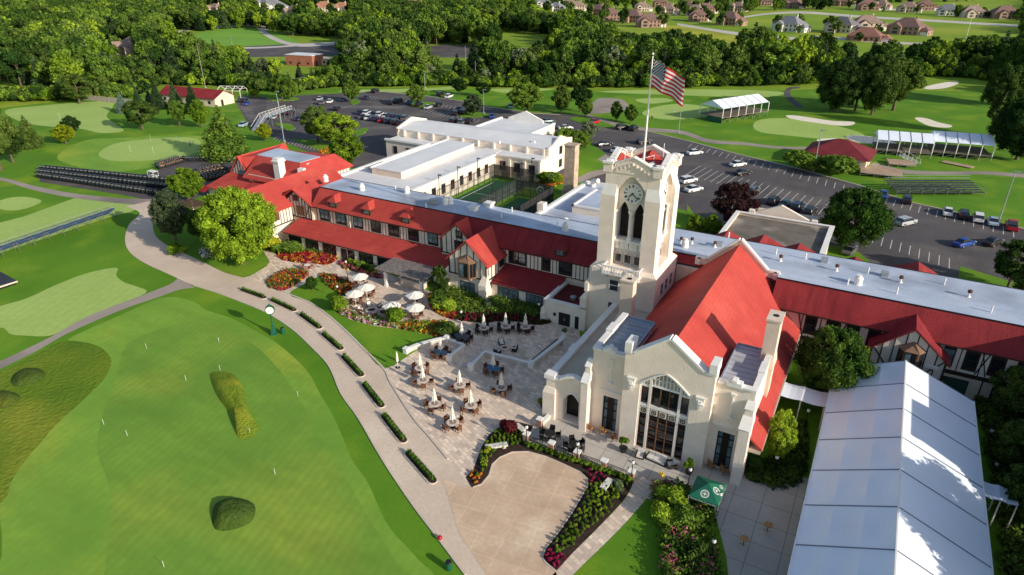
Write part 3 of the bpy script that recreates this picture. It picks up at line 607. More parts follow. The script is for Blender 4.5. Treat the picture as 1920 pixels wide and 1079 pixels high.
# flagpole and flag
fp = thing('flagpole', 'tall white flagpole rising from the roof of the clock tower', 'flagpole', (TCX,TCY,22.4))
b = MB(); b.lathe([(.35,22.4),(.35,22.9),(.2,23.1),(.15,23.2),(.075,35.6)], (TCX,TCY,0), 12); part('pole', b, whitetrim, fp)
b = MB(); b.ball((TCX,TCY,35.85), .14); part('finial', b, whitetrim, fp)
def flag():
    t = thing('national_flag', 'red white and blue flag with stars and stripes flying from the flagpole', 'flag', (TCX+.1,TCY,31))
    ux, uy = cos(radians(-8)), sin(radians(-8)); Lf, Hf, NX = 4.6, 3.1, 26
    def P(s, v, off=0.):
        u = s*Lf; dr = .42*s*Lf+.05*sin(s*9); w = .22*sin(s*11+v*1.2)*min(1, s*3)
        return (TCX+.12+u*ux*.93-uy*w+uy*off, TCY+u*uy*.93+ux*w-ux*off, 35.35-Hf*v-dr+.12*sin(s*7+v*3)*s)
    for name, m_, rows in (('red_stripe', mat('flag_red', (.55,.02,.035), .8, .05, 2.), [0,2,4,6,8,10,12]), ('white_stripe', mat('flag_white', (.75,.73,.72), .8, .05, 2.), [1,3,5,7,9,11])):
        for r in rows:
            b = MB(); s0 = .4 if r < 7 else 0.; vs = []; K = 20
            for i in range(K+1): s = s0+(1-s0)*i/K; vs += [P(s, r/13), P(s, (r+1)/13)]
            b.add(vs, [(2*i, 2*i+1, 2*i+3, 2*i+2) for i in range(K)]); part(name, b, m_, t)
    b = MB(); K = 10; vs = []
    for i in range(K+1):
        for j in range(8): vs.append(P(.4*i/K, j/13))
    b.add(vs, [(i*8+j, i*8+j+1, (i+1)*8+j+1, (i+1)*8+j) for i in range(K) for j in range(7)]); cn = part('canton', b, mat('flag_blue', (.012,.022,.10), .8, .05, 2.), t)
    b = MB()
    for r in range(9):
        for c in range(6 if r % 2 == 0 else 5):
            s = .4*((c+.5)/6 if r % 2 == 0 else (c+1)/6); v = 7/13*(r+.7)/9.4
            for off in (-.03, .03):
                vs = [P(s, v, off)]
                for q in range(10): rr = .13 if q % 2 == 0 else .055; vs.append(P(s+rr*sin(q*pi/5)/Lf, v-rr*cos(q*pi/5)/Hf, off))
                b.add(vs, [(0, 1+q, 1+(q+1) % 10) for q in range(10)])
    part('stars', b, _m['flag_white'], cn)
flag()

# ------------------------------------------------------------ BANQUET HALL
hall = thing('banquet_hall', 'gabled cream banquet hall with huge red roof and tall arched window', 'hall', (-13,70,0))
mb = MB()
GX0, GX1, GC = -17.6, -8.8, -13.3
wtop = lambda u: 10.9 if abs(u-GC) > 3.4 else 13.45-(13.45-10.9)*abs(u-GC)/3.4
holewall(mb, 'y', 54., -1, GX0, GX1, 0, 10.9, [(-13.3, 2.55, .05, 7.9, 9.75, 1.35)], .45, topf=wtop)
mb.box(GX0+.01,GX1-.01,54.95,55.3,9.9,10.85); mb.box(GX0-.003,GX0+.45,54.02,55.5,0,10.88); mb.box(GX1-.45,GX1+.003,54.02,55.5,0,10.88)
mb.wallprism([(GX0,9.8),(GX1,9.8),(GX1,10.9),(GC+3.4,10.9),(GC,13.4),(GC-3.4,10.9),(GX0,10.9)], 'y', 54.5, 54.9)
holewall(mb, 'y', 54.9, -1, -21.0, GX0, 0, 9.8, [(-19.1,.8,.1,4.45,4.45)], .35); holewall(mb, 'y', 54.9, -1, GX1, -5.2, 0, 9.9, [(-7.15,.8,.1,4.45,4.45)], .35)
mb.box(-21.3,-20.95,54.92,63.4,0,9.7); mb.box(-5.55,-5.197,54.92,64.,0,9.8); mb.box(-17.9,-8.6,56,83,0,8.2); mb.box(-21.0,-17.8,56,83.2,0,5.2); mb.box(-8.6,-4.8,63.4,83.2,0,3.8); mb.box(-8.6,-5.6,55.6,63.4,0,9.1); mb.box(-20.9,-17.8,55.6,63.3,0,9.1)
part('wall', mb, stucco, hall)
# buttresses
for x0, x1, z1, y0 in ((-21.95,-21.2,6.2,53.6),(-5.9,-4.95,6.6,53.2)):
    b = MB(); b.box(x0,x1,y0,55.2,0,z1); b.taper(x0-.08,x1+.08,y0-.08,55.2,z1,x0,x1,54.5,55.2,z1+1.0,1); b.box(x0+.1,x1-.1,54.3,55.1,z1+.2,z1+1.6); b.taper(x0+.02,x1-.02,54.2,55.2,z1+1.6,x0+.1,x1-.1,54.9,55.2,z1+2.2,1); part('buttress', b, [stucco, whitetrim], hall)
# copings
cp = MB()
def cope(P, axis, lo, hi, t=.2):
    for p, q in zip(P[:-1], P[1:]):
        L = hypot(q[0]-p[0], q[1]-p[1]); nx, nz = -(q[1]-p[1])/L*t, (q[0]-p[0])/L*t
        cp.wallprism([p, q, (q[0]+nx, q[1]+nz), (p[0]+nx, p[1]+nz)], axis, lo, hi)
cope([(GX0-.1,10.9),(GC-3.45,10.9),(GC,13.5),(GC+3.45,10.9),(GX1+.1,10.9)], 'y', 53.9, 54.95, .22)
for x in (GX0, GX1-.55): cp.box(x-.08,x+.63,53.85,55.6,11.1,12.1)
cope([(-21.35,9.75),(-20.3,9.75)], 'y', 54.7, 55.4); cope([(-18.9,9.75),(-17.7,9.75)], 'y', 54.7, 55.4); cp.box(-20.2,-18.9,54.65,55.4,9.75,10.25); cp.box(-19.75,-19.35,54.6,55.4,10.25,10.5)
cope([(-8.7,9.85),(-7.9,9.85)], 'y', 54.7, 55.4); cope([(-6.5,9.85),(-5.15,9.85)], 'y', 54.7, 55.4); cp.box(-7.85,-6.5,54.65,55.4,9.85,10.35); cp.box(-7.4,-6.95,54.6,55.4,10.35,10.6)
cope([(55.1,9.7),(58.6,9.7)], 'x', -21.45, -20.8); cp.box(-21.5,-20.75,58.6,60.4,9.7,10.2); cope([(60.4,9.7),(63.6,9.7)], 'x', -21.45, -20.8)
cope([(55.1,9.8),(58.,9.8)], 'x', -5.65, -5.1); cp.box(-5.7,-5.05,58.,60.0,9.8,10.25); cope([(60.,9.8),(62.,9.8)], 'x', -5.65, -5.1)
for x in (-19.1, -7.15): cp.box(x-1.35,x+1.35,54.72,54.9,5.1,5.3)
part('coping', cp, whitetrim, hall)
for x in (-19.2, -7.1):
    b = MB(); b.box(x-.06,x+.06,54.7,54.9,6.4,8.9); b.box(x-.22,x+.22,54.62,54.9,8.9,9.1); b.taper(x-.22,x+.22,54.6,54.9,6.3,x-.06,x+.06,54.8,54.9,6.0); b.box(x-.3,x+.3,54.66,54.9,6.15,6.4); part('wall_ornament', b, whitetrim, hall)
for x in (-16.75, -9.85):
    b = MB(); b.wallprism([(x-.4,8.2),(x+.4,8.2),(x+.32,7.3),(x,6.75),(x-.32,7.3)], 'y', 53.75, 54.); b.wallprism([(x-.18,7.95),(x+.18,7.95),(x+.15,7.3),(x,7.0),(x-.15,7.3)], 'y', 53.62, 53.8); b.box(x-.45,x+.45,53.72,54.,8.2,8.32); b.box(x-.1,x+.4,53.55,53.72,7.55,7.7); part('shield_ornament', b, whitetrim, hall)
# big arched window
tr = MB()
for x, w in ((-15.8,.1),(-14.8,.13),(-11.8,.13),(-10.8,.1)):
    tr.box(x-w,x+w,54.12,54.42,.05, archz(x,-13.3,2.55,7.9,9.75,1.35)-.02)
tr.box(-15.7,-10.9,54.14,54.4,5.15,5.5); tr.box(-14.7,-11.9,54.16,54.38,7.75,7.95); tr.box(-15.7,-14.9,54.16,54.38,7.55,7.75); tr.box(-11.7,-10.9,54.16,54.38,7.55,7.75)
for i in range(13):
    x = -15.5+i*.37
    if abs(x+13.3) < 2.3: tr.box(x-.04,x+.04,54.18,54.36,7.9 if abs(x+13.3) < 1.4 else 7.7, archz(x,-13.3,2.55,7.9,9.75,1.35)-.03)
for i in range(20):
    u = -15.85+i*.255; v = u+.255; bar_on(tr,'y',54.2,-1,(u,archz(u,-13.3,2.55,7.9,9.75,1.35)-.06),(v,archz(v,-13.3,2.55,7.9,9.75,1.35)-.06),.16,.3)
for i in range(6): # small pointed tracery heads
    x = -14.6+i*.48
    for j in range(6):
        a_, c_ = x-.24+.08*j, x-.24+.08*(j+1); bar_on(tr,'y',54.22,-1,(a_,8.55+.25*sin(pi*j/6)),(c_,8.55+.25*sin(pi*(j+1)/6)),.06,.12)
bw = part('window', tr, whitetrim, hall, 'tall arched window of the gabled front')
g = MB(); g.wallprism([(-15.84,.05)]+[(-15.84+i*.508, min(archz(-15.84+i*.508,-13.3,2.55,7.9,9.75,1.35), 7.75 if True else 0)) for i in range(11)]+[(-10.76,.05)], 'y', 54.4, 54.44); part('pane', g, glass, bw)
g = MB(); g.wallprism([(-15.84,7.75)]+[(-15.84+i*.508, archz(-15.84+i*.508,-13.3,2.55,7.9,9.75,1.35)) for i in range(11)]+[(-10.76,7.75)], 'y', 54.38, 54.46); part('tracery_panel', g, mat('tracery_back', (.5,.46,.4), .9, .1, 2.), bw)
b = MB()
for x0, x1, k in ((-15.7,-14.93,1),(-14.67,-11.93,3),(-11.67,-10.9,1)):
    for i in range(k+1): x = x0+(x1-x0)*i/k; b.box(x-.05,x+.05,54.2,54.4,.1,5.15); b.box(x-.05,x+.05,54.2,54.4,5.5,7.7)
    for z in (.12,1.6,2.7,3.6,4.3,5.05): b.box(x0,x1,54.25,54.38,z-.035,z+.035)
part('mullion', b, frameb, bw)
b = MB(); bd = MB()
for x in (-15.3,-14.2,-13.3,-12.4,-11.3):
    b.box(x-.37,x+.37,54.2,54.37,4.35,5.05)
    for dx, dz in ((-.2,0),(.2,0),(0,-.2),(0,.2)): bd.box(x+dx-(.05 if dx else .2),x+dx+(.05 if dx else .2),54.16,54.2,4.7+dz-(.05 if dz else .2),4.7+dz+(.05 if dz else .2))
    bd.box(x-.07,x+.07,54.16,54.2,4.64,4.78)
part('decorative_panel', b, canvas, bw); part('panel_motif', bd, mat('motif_brown', (.12,.07,.05), .8, 0), bw)
for c in (-19.1, -7.15):
    f = MB(); f.box(c-.8,c+.8,55.08,55.2,4.3,4.45); 
    for x in (-.76,-.28,.28,.76): f.box(c+x-.06,c+x+.06,55.08,55.2,.1,4.4)
    f.box(c-.22,c+.22,55.12,55.18,.1,4.3)
    for z in (.2,1.5,2.7,3.6): f.box(c-.8,c+.8,55.1,55.19,z-.04,z+.04)
    o = part('window', f, mat('black_door_frame', (.02,.014,.012), .5, 0), hall); g = MB(); g.box(c-.8,c+.8,55.2,55.24,.1,4.45); part('pane', g, glasslit, o)
# roof
rf = MB(); ZR, YB = 12.6, 83.7
def rz_(x): return ZR-.915*abs(x+13.3)
rf.slab([(-13.3,54.9,ZR),(-8.75,54.9,rz_(-8.75)),(-8.75,64.1,rz_(-8.75)),(-13.3,64.1,ZR)], .25)
rf.slab([(-13.3,64.1,ZR),(-4.9,64.1,rz_(-4.9)),(-3.9,64.1,4.05),(-3.9,YB,4.05),(-4.9,YB,rz_(-4.9)),(-13.3,YB,ZR)], .25)
rf.slab([(-5.25,54.6,rz_(-5.25)),(-3.7,54.6,3.95),(-3.9,64.1,4.05),(-5.25,64.1,rz_(-5.25))], .25)
rf.slab([(-13.3,54.9,ZR),(-13.3,63.5,ZR),(-17.7,63.5,rz_(-17.7)),(-17.7,54.9,rz_(-17.7))], .25)
rf.slab([(-13.3,63.5,ZR),(-13.3,YB,ZR),(-21.05,YB,rz_(-21.05)),(-21.05,63.5,rz_(-21.05))], .25)
rf.slab([(-21.1,56,5.5),(-21.1,56.02,5.5),(-21.2,56.02,5.4)], .1)
part('roof', rf, redroof, hall)
b = MB(); b.box(-20.95,-17.75,55.3,64.0,8.9,9.25); part('flat_roof', b, mat('standing_seam_roof', (.20,.27,.36), .45, .15, .5), hall)
b = MB(); b.box(-8.7,-5.5,55.3,63.9,8.9,9.25); fr = part('flat_roof', b, mat('grey_membrane', (.50,.50,.52), .7, .15, .5), hall)
sm = MB()
for i in range(9): sm.box(-20.9,-17.8,56+i*.9,56.04+i*.9,9.25,9.29); sm.box(-8.65,-5.55,56+i*.9,56.04+i*.9,9.25,9.29)
sm.box(-17.85,-17.7,55.4,64.,9.2,9.4); sm.box(-8.8,-8.65,55.4,64.,9.2,9.4); sm.box(-20.9,-17.7,63.9,64.05,9.2,9.4); sm.box(-8.7,-5.2,63.9,64.05,9.2,9.4)
part('flashing', sm, mat('lead_flashing', (.30,.34,.40), .5, .1, 1.), hall)
b = MB(); b.box(-6.15,-4.9,62.,64.2,9.0,13.7); b.taper(-6.45,-4.75,61.8,64.4,8.4,-6.15,-4.9,62.,64.2,9.6); b.box(-5.5,-4.85,62.1,64.1,0,9); b.box(-6.25,-4.8,61.9,64.3,13.7,13.9); ch = part('chimney', b, tanstone if False else stucco2, hall, 'tall plain chimney on the right parapet')
b = MB(); b.lathe([(.3,13.9),(.3,13.93)], (-5.5,63.1,0), 12); part('flue', b, blackm, ch)
b = MB(); b.wallprism([(-18.3,8.0),(-8.3,8.0),(-8.3,9.6),(-9.3,9.6),(-13.3,13.1),(-17.2,9.6),(-18.3,9.6)], 'y', YB, YB+.4); part('back_gable', b, stucco2, hall)
cp = MB(); cope([(-18.4,9.6),(-17.2,9.6),(-13.3,13.2),(-9.4,9.6),(-8.2,9.6)], 'y', YB-.1, YB+.55, .25); cp.box(-8.6,-7.9,YB-.1,YB+.6,8.4,9.8); cp.box(-18.7,-18.0,YB-.1,YB+.6,8.4,9.8); part('coping', cp, whitetrim, hall)
gt = MB(); gt.bar((-3.72,54.6,3.85),(-3.85,83.6,3.95),.12); gt.box(-5.2,-3.8,54.5,83,3.4,3.7); part('gutter', gt, mat('soffit_trim', (.55,.45,.36), .8, 0), hall)

# low entrance link on the left of the hall
link = thing('entrance_link', 'low flat-roofed cream porch with wide arched doorway beside the hall', 'porch', (-23.8,60,0))
mb = MB(); holewall(mb, 'y', 54.1, -1, -26.2, -21.9, 0, 5.2, [(-23.15,1.0,.3,2.9,3.9,1.6)], 1.1, topf=lambda u: 5.2+(.75*max(0,1-((u+23.1)/1.6)**2) if abs(u+23.1) < 1.6 else 0))
mb.box(-26.203,-25.7,54.12,73,0,5.1); mb.box(-22.3,-21.897,54.12,56,0,5.18); mb.box(-25.8,-21.2,55.3,74,0,.31); mb.box(-26.0,-21.2,58,74,0,4.7); mb.box(-25.8,-24.4,55.2,58,0,4.7); mb.box(-22.4,-21.2,55.2,58,0,4.7)
mb.box(-26.45,-25.0,53.75,54.1,0,3.4); mb.taper(-26.45,-25.0,53.75,54.1,3.4,-26.3,-25.1,54.0,54.1,4.0)
part('wall', mb, stucco, link)
b = MB(); b.box(-25.9,-21.3,54.5,73.6,4.7,4.85); part('flat_roof', b, mat('beige_membrane', (.55,.49,.40), .9, .12, .4), link)
cp = MB(); cope([(55.0,5.1),(60.0,5.1)], 'x', -26.35, -25.6, .22); cp.box(-26.4,-25.55,60,61.4,5.1,5.55); cope([(61.4,5.1),(74.0,5.1)], 'x', -26.35, -25.6, .22); cp.box(-26.4,-25.2,53.9,55,5.1,5.6)
cope([(-25.2,5.2),(-24.6,5.25),(-23.9,5.75),(-23.1,5.97),(-22.3,5.75),(-21.8,5.3)], 'y', 53.95, 54.7, .22); part('coping', cp, whitetrim, link)
b = MB(); b.box(-24.3,-22.0,55.3,55.4,.3,4.0); part('doorway', b, mat('dark_doorway', (.012,.012,.014), .3, 0), link)
b = MB(); [bar_on(b,'y',54.1,-1,(-24.2+.21*j, 3.0+1.05*(1-abs((j-5)/5)**1.6)),(-24.2+.21*(j+1), 3.0+1.05*(1-abs((j-4)/5)**1.6)),.12,.08) for j in range(10)]; part('hood_mould', b, whitetrim, link)
b = MB(); b.box(-23.9,-22.35,69.2,70.6,4.7,10.9); b.taper(-24.3,-22.1,68.9,70.9,5.6,-23.9,-22.35,69.2,70.6,6.6); b.box(-24.3,-22.1,68.9,70.9,4.7,5.6); b.box(-24.0,-22.25,69.1,70.7,10.9,11.1); ch = part('chimney', b, [stucco2], link, 'tall square chimney in front of the clock tower')
b = MB(); b.lathe([(.32,11.1),(.32,11.13)], (-23.1,69.9,0), 12); part('flue', b, blackm, ch)
for x, y in ((-22.9,59.2),(-22.3,57.6)):
    b = MB(); b.tube((x,y,4.85),(x,y,5.3),.04); b.cbox((x,y,5.25),.35,.2,.22,.4); b.cbox((x+.1,y-.2,5.2),.16,.3,.2,.9); part('flood_light', b, blackm, link)
mb = MB(); cx_ = MB()
# side entrance block
ent = thing('side_entrance', 'small square entrance block with dark double doors left of the clock tower', 'entrance', (-33.5,75,0))
mb.box(-36.3,-30.2,73.7,80.5,0,2.95); mb.box(-36.3,-30.2,73.7,74.1,2.95,3.35); mb.box(-36.3,-35.9,74.1,80.5,2.95,3.35); mb.box(-36.8,-36.3,73.5,75,0,1.9); mb.taper(-36.8,-36.3,73.5,75,1.9,-36.4,-36.3,73.6,75,2.5); mb.box(-36.75,-36.1,73.3,73.7,0,1.3); mb.taper(-36.75,-36.1,73.3,73.7,1.3,-36.6,-36.2,73.6,73.7,1.8)
part('wall', mb, stucco, ent)
b = MB(); b.box(-36.4,-30.1,73.6,74.2,3.35,3.48); b.box(-36.4,-35.8,74.2,80.5,3.35,3.48); part('coping', b, whitetrim, ent)
b = MB(); b.box(-35.85,-30.3,74.2,80.4,2.95,3.02); part('flat_roof', b, mat('dark_red_roofing', (.12,.018,.016), .85, .2, 1.), ent)
b = MB(); b.lathe([(.35,3.0),(.4,3.3),(.45,3.35),(.45,3.5),(.2,3.6)], (-33.1,76.2,0)); b.lathe([(.15,3),(.15,3.2),(.25,3.3)], (-32.2,76.6,0)); part('roof_vent', b, greym, ent)
d = MB(); d.box(-34.05,-32.35,73.62,73.7,.05,1.95); dd = part('door', d, mat('dark_door', (.015,.014,.016), .35, 0), ent); h = MB(); h.box(-33.25,-33.2,73.58,73.62,.8,1.2); h.box(-33.15,-33.1,73.58,73.62,.8,1.2); part('handle', h, greym, dd)
d = MB(); d.box(-31.6,-30.6,73.62,73.7,.05,1.9); part('door', d, _m['dark_door'], ent)
b = MB()
for c, w in ((-33.2,1.05),(-31.1,.65)):
    for j in range(10): bar_on(b,'y',73.7,-1,(c-w+w*2*j/10, 2.0+.35*(1-abs((j-5)/5)**1.6)),(c-w+w*2*(j+1)/10, 2.0+.35*(1-abs((j-4)/5)**1.6)),.08,.06)
part('hood_mould', b, whitetrim, ent)
b = MB(); b.box(-34.9,-34.5,73.62,73.7,1.2,1.65); part('notice_board', b, blackm, ent)
# ------------------------------------------------------------ CLUBHOUSE LONG WING
club = thing('clubhouse', 'long half-timbered clubhouse wing with red mansard roof and flat silver top', 'clubhouse', (-40,84,0))
YS, YU = 76.2, 80.5   # ground floor wall, upper wall
def stripwall(x0, x1, parent=club):
    mb = MB(); mb.box(x0,x1,YU,93 if x0 > -30 else 88.5,0,6.7); part('wall', mb, stucco2, parent)
stripwall(-90.5,-30.1); stripwall(-8.2,60)
b = MB(); b.box(-30.1,-8.2,84.3,93,0,8.9); part('wall', b, stucco2, club); b = MB(); b.box(-21.0,-17.5,83.25,84.9,0,8.2); part('link_wall', b, stucco2, club); b = MB(); b.box(-21.,-17.6,83.3,84.5,8.2,8.3); part('flat_roof', b, flatroof, club)
def shedroof(x0, x1, z0=2.6, yo=75.8, m=None, za=4.1):
    b = MB(); b.slab([(x0,yo,z0),(x1,yo,z0),(x1,YU+.05,za),(x0,YU+.05,za)], .16); part('lower_roof', b, m or redroof, club)
    b = MB(); b.bar((x0,yo-.03,z0-.1),(x1,yo-.03,z0-.1),.12,.14); part('gutter', b, beam, club)
shedroof(-89.4,-52.9); shedroof(-46.4,-36.2,2.75,m=redroof2)  # darker shingle on the middle lower roof stands in for the tower's shadow
b = MB(); b.box(-88.8,-53,YS,YU,0,2.7); b.box(-46.5,-36.3,YS,YU,0,2.7); part('lower_wall', b, stucco, club)
# ground floor window groups: piers show between them
for x in [-87.0,-83.0,-78.9,-74.9,-70.8,-66.8,-62.7,-58.8]:
    if x == -74.9:
        d = MB(); d.box(x-1.4,x-.1,YS-.05,YS,.05,2.05); o = part('door', d, mat('glazed_door', (.03,.03,.035), .15, 0, spec=.7), club); window(club,'y',YS,-1,x+.85,.5,1.3,1.5,3,1,beam,glass)
    else: window(club,'y',YS,-1,x,.45,2.9,1.6,5,1,beam,glass)
for x, w in ((-43.6,3.4),(-39.2,2.6)): window(club,'y',YS,-1,x,.5,w,1.65,4,2,beam,glasslit)
# upper storey: render panels, studs, window pairs
def upper(x0, x1, wins, z0=4.0, z1=6.6, mdiag=False, wz=(4.75,1.55)):
    p = MB(); p.box(x0,x1,YU-.04,YU,z0,z1); part('infill_panels', p, panelw, club)
    b = MB(); b.box(x0,x1,YU-.09,YU-.04,z0,z0+.12); b.box(x0,x1,YU-.09,YU-.04,z1-.12,z1)
    if wz[0] > 5: b.box(x0,x1,YU-.1,YU-.04,4.15,4.45)
    x = x0
    while x < x1:
        if not any(abs(x-c) < w/2+.15 for c, w in wins): b.box(x-.05,x+.05,YU-.085,YU-.04,z0+.12,z1-.12)
        x += .62 if not mdiag else 1.05
    for c, w in wins: b.box(c-w/2-.16,c+w/2+.16,YU-.08,YU-.04,wz[0]-.5,z1-.12)
    if mdiag:
        for i, (c, w) in enumerate(wins): s = 1 if i % 2 else -1; bar_on(b,'y',YU-.04,-1,(c+s*(w/2+.15),z0+.2),(c+s*(w/2+1.0),z1-.2),.12,.05)
    part('timber_framing', b, beam, club)
    for c, w in wins: window(club,'y',YU-.08,-1,c,wz[0],w,wz[1],2 if w > 1.2 else 1,2,beam,glasslit if random.random() < .5 else glass,fw=.06)
upper(-85.2,-57.6,[(-83.4,1.9),(-79.6,1.9),(-75.7,1.9),(-71.8,1.9),(-67.9,1.9),(-63.9,1.9),(-60.0,1.8)])
upper(-46.5,-30.3,[(-45.0,1.4),(-43.6,1.1),(-39.5,1.1),(-36.4,1.9),(-31.2,1.1)])
# east wing, two storeys of wall below the eave
YU_ = YU
upper(-4.0,45,[(-3.0,1.1),(-.6,1.1),(1.7,1.1),(4.0,1.0),(11.6,1.1),(13.9,1.1),(16.3,1.1),(18.8,1.1),(21.4,1.1),(24,1.1)], 3.3, 6.6, True, (4.3,1.7))
b = MB(); b.box(-8,45,YU-.07,YU-.001,2.9,3.3); part('timber_framing', b, beam, club)
for x, w in ((-2,2.2),(2.6,2.2),(12.8,3.0),(18.,2.6)): window(club,'y',YU,-1,x,.4,w,2.0,1,1,beam,mat('green_blind', (.03,.08,.07), .4, .1, 1.))
for x in (-5.5,-3.7,0.4,4.8,10.4,15.6): b = MB(); b.box(x-.07,x+.07,YU-.07,YU,0,2.9); part('timber_framing', b, beam, club)
b = MB(); 
for x, z in ((3.2,0),(11.0,0),(19.8,0),(-62.2,4),(-77.6,4),(-49,4)): b = MB(); b.tube((x,YU-.12,z),(x,YU-.12,6.4),.05); part('drainpipe', b, whitetrim, club)
# mansard slopes and flat roofs
def mansard(x0, x1, m, yf=79.9, yt=82.7, ze=6.75, zt=9.5, yb=88.8):
    b = MB(); b.slab([(x0,yf,ze),(x1,yf,ze),(x1,yt,zt),(x0,yt,zt)], .2); b.slab([(x0,yb,zt),(x1,yb,zt),(x1,yb+2.8,ze),(x0,yb+2.8,ze)], .2); part('mansard_roof', b, m, club)
    b = MB(); b.bar((x0,yf-.03,ze-.08),(x1,yf-.03,ze-.08),.1,.13); part('gutter', b, beam, club)
    b = MB(); b.box(x0,x1,yt-.06,yb,zt-.2,zt+.06); part('flat_roof', b, flatroofw, club)
    b = MB(); b.box(x0,x1,yt-.12,yt-.05,zt-.05,zt+.12); b.box(x0,x1,yb,yb+.08,zt-.05,zt+.12); part('roof_edge', b, blackm, club)
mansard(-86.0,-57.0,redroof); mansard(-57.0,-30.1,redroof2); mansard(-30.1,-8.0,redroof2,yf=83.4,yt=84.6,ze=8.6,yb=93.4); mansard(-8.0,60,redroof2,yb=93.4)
# dormers on the west slope
def dormer(x, m):
    y0 = 80.3; z0 = 7.35; d = MB(); d.wallprism([(x-.85,z0-.3),(x+.85,z0-.3),(x+.85,z0+.95),(x-.85,z0+.95)], 'y', y0, y0+2.2); o = part('dormer', d, mat('dormer_timber', (.06,.035,.025), .7, .1, 3.), club)
    r = MB(); zt = z0+1.95; ze = z0+.88; r.add([(x-1.05,y0-.3,ze),(x+1.05,y0-.3,ze),(x,y0+.6,zt),(x,y0+2.7,zt),(x-1.05,y0+1.9,ze),(x+1.05,y0+1.9,ze)], [(0,1,2),(0,2,3,4),(1,5,3,2),(0,4,5,1)]); part('dormer_roof', r, m, o)
    window(o,'y',y0,-1,x,z0+.05,.95,.75,2,1,frameb,glasslit,fw=.05)
for x in (-81.1,-73.5,-65.3): dormer(x, redroof)
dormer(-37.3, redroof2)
# projecting gables of the wing
def gbay(x0, x1, yf, ze, zr, yback, m, zb=3.2, studs=6, lab=None):
    xr = (x0+x1)/2; r = MB(); gable_y(r, x0, x1, xr, yf, yback, ze, zr); part('gable_roof', r, m, club, lab)
    w = MB(); w.box(x0,x1,yf+.3,YU+.2,0,ze-.1); w.box(x0-.04,x1+.04,yf+.05,YU+.1,0,zb); part('gable_wall', w, stucco, club)
    timbered_gable(club, yf, x0, x1, xr, zb, ze, zr, studs=studs, diag=x0 > 0)
gbay(-53.2,-46.5,75.0,5.9,9.1,88.5,redroof)
b = MB(); [b.box(-46.46,-46.4,y-.05,y+.05,3.2,5.9) for y in (75.3,76.3,77.3,78.3,80.2)]; b.box(-46.46,-46.4,75,80.5,3.1,3.3); part('timber_framing', b, beam, club)
window(club,'x',-46.45,1,79.2,4.1,1.2,1.5,2,1,beam,glass,fw=.06)
b = MB(); b.box(-54.2,-53.2,74.6,75.4,0,3.2); b.taper(-54.2,-53.2,74.6,75.4,3.2,-53.4,-53.2,75,75.4,4.2); b.box(-47.6,-46.3,74.3,75.3,0,2.6); b.taper(-47.6,-46.3,74.3,75.3,2.6,-47.2,-46.4,75,75.3,4.0); part('buttress', b, stucco, club)
window(club,'y',75.05,-1,-50.0,.5,2.4,1.7,3,2,beam,glasslit)
b = MB(); [bar_on(b,'y',75.05,-1,(-51.4+.28*j, 2.3+.6*(1-abs((j-5)/5)**2)),(-51.4+.28*(j+1), 2.3+.6*(1-abs((j-4)/5)**2)),.12,.1) for j in range(10)]; part('hood_mould', b, stucco, club)
def oriel(x, yf, z0, z1, w, d, m_roof, lab):
    b = MB(); P = [(x-w/2,yf),(x-w*.28,yf-d),(x+w*.28,yf-d),(x+w/2,yf)]; b.prism(P, z0+.25, z1); b.add([(*p, z0+.25) for p in P]+[(x,yf,z0-.35)], [(1,0,4),(2,1,4),(3,2,4)]); o = part('bay_window', b, mat('bronze_panel', (.20,.11,.06), .45, .15, 2.), club, lab)
    r = MB(); Q = [(x-w/2-.2,yf),(x-w*.3,yf-d-.2),(x+w*.3,yf-d-.2),(x+w/2+.2,yf)]; r.add([(*p, z1) for p in Q]+[(x,yf,z1+.95),(x,yf-d*.3,z1+.55)], [(0,1,5,4),(1,2,5),(2,3,4,5),(0,3,2,1)]); part('bay_roof', r, m_roof, o)
    for p, q in zip(P[:-1], P[1:]):
        L = hypot(q[0]-p[0], q[1]-p[1]); nx, ny = (q[1]-p[1])/L, -(q[0]-p[0])/L; n_ = 2
        for i in range(n_):
            a = .1+.8*i/n_+.03; c = .1+.8*(i+1)/n_-.03; g = MB(); A = [p[0]+(q[0]-p[0])*a+nx*.03, p[1]+(q[1]-p[1])*a+ny*.03]; C = [p[0]+(q[0]-p[0])*c+nx*.03, p[1]+(q[1]-p[1])*c+ny*.03]
            g.quad((*A,z0+.55),(*C,z0+.55),(*C,z1-.2),(*A,z1-.2)); part('pane', g, glasslit if m_roof is not beam and i == 0 and p[0] < x < q[0] else glass, o)
oriel(-49.9,75.0,3.0,5.9,3.3,1.0,mat('copper_roof_brown', (.24,.14,.09), .5, .2, 3.),'brown oriel window hanging on the cream gable')
gbay(-57.6,-51.6,79.4,6.7,9.5,88.3,redroof,4.0,6)
window(club,'y',79.34,-1,-54.2,5.0,1.5,1.5,2,1,beam,glass); window(club,'y',79.34,-1,-54.2,7.1,.9,1.1,2,1,beam,glass)
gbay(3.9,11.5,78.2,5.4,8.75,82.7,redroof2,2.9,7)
oriel(7.9,78.2,3.5,6.1,2.6,.9,_m['copper_roof_brown'],'bronze oriel window under the east gable')
b = MB(); [b.box(9.5+.32*i,9.72+.32*i,77.95,78.15,4.25,4.6) for i in range(4)]; b.box(9.4,10.8,78.,78.14,4.2,4.65); part('vent_grille', b, whitetrim, club)
b = MB(); b.box(3.6,11.8,77.3,78.2,2.35,2.9); part('lintel', b, mat('wooden_lintel', (.25,.11,.06), .7, .2, 2.), club)
gbay(21.2,28.8,78.2,5.4,8.75,82.7,redroof2,2.9,7)
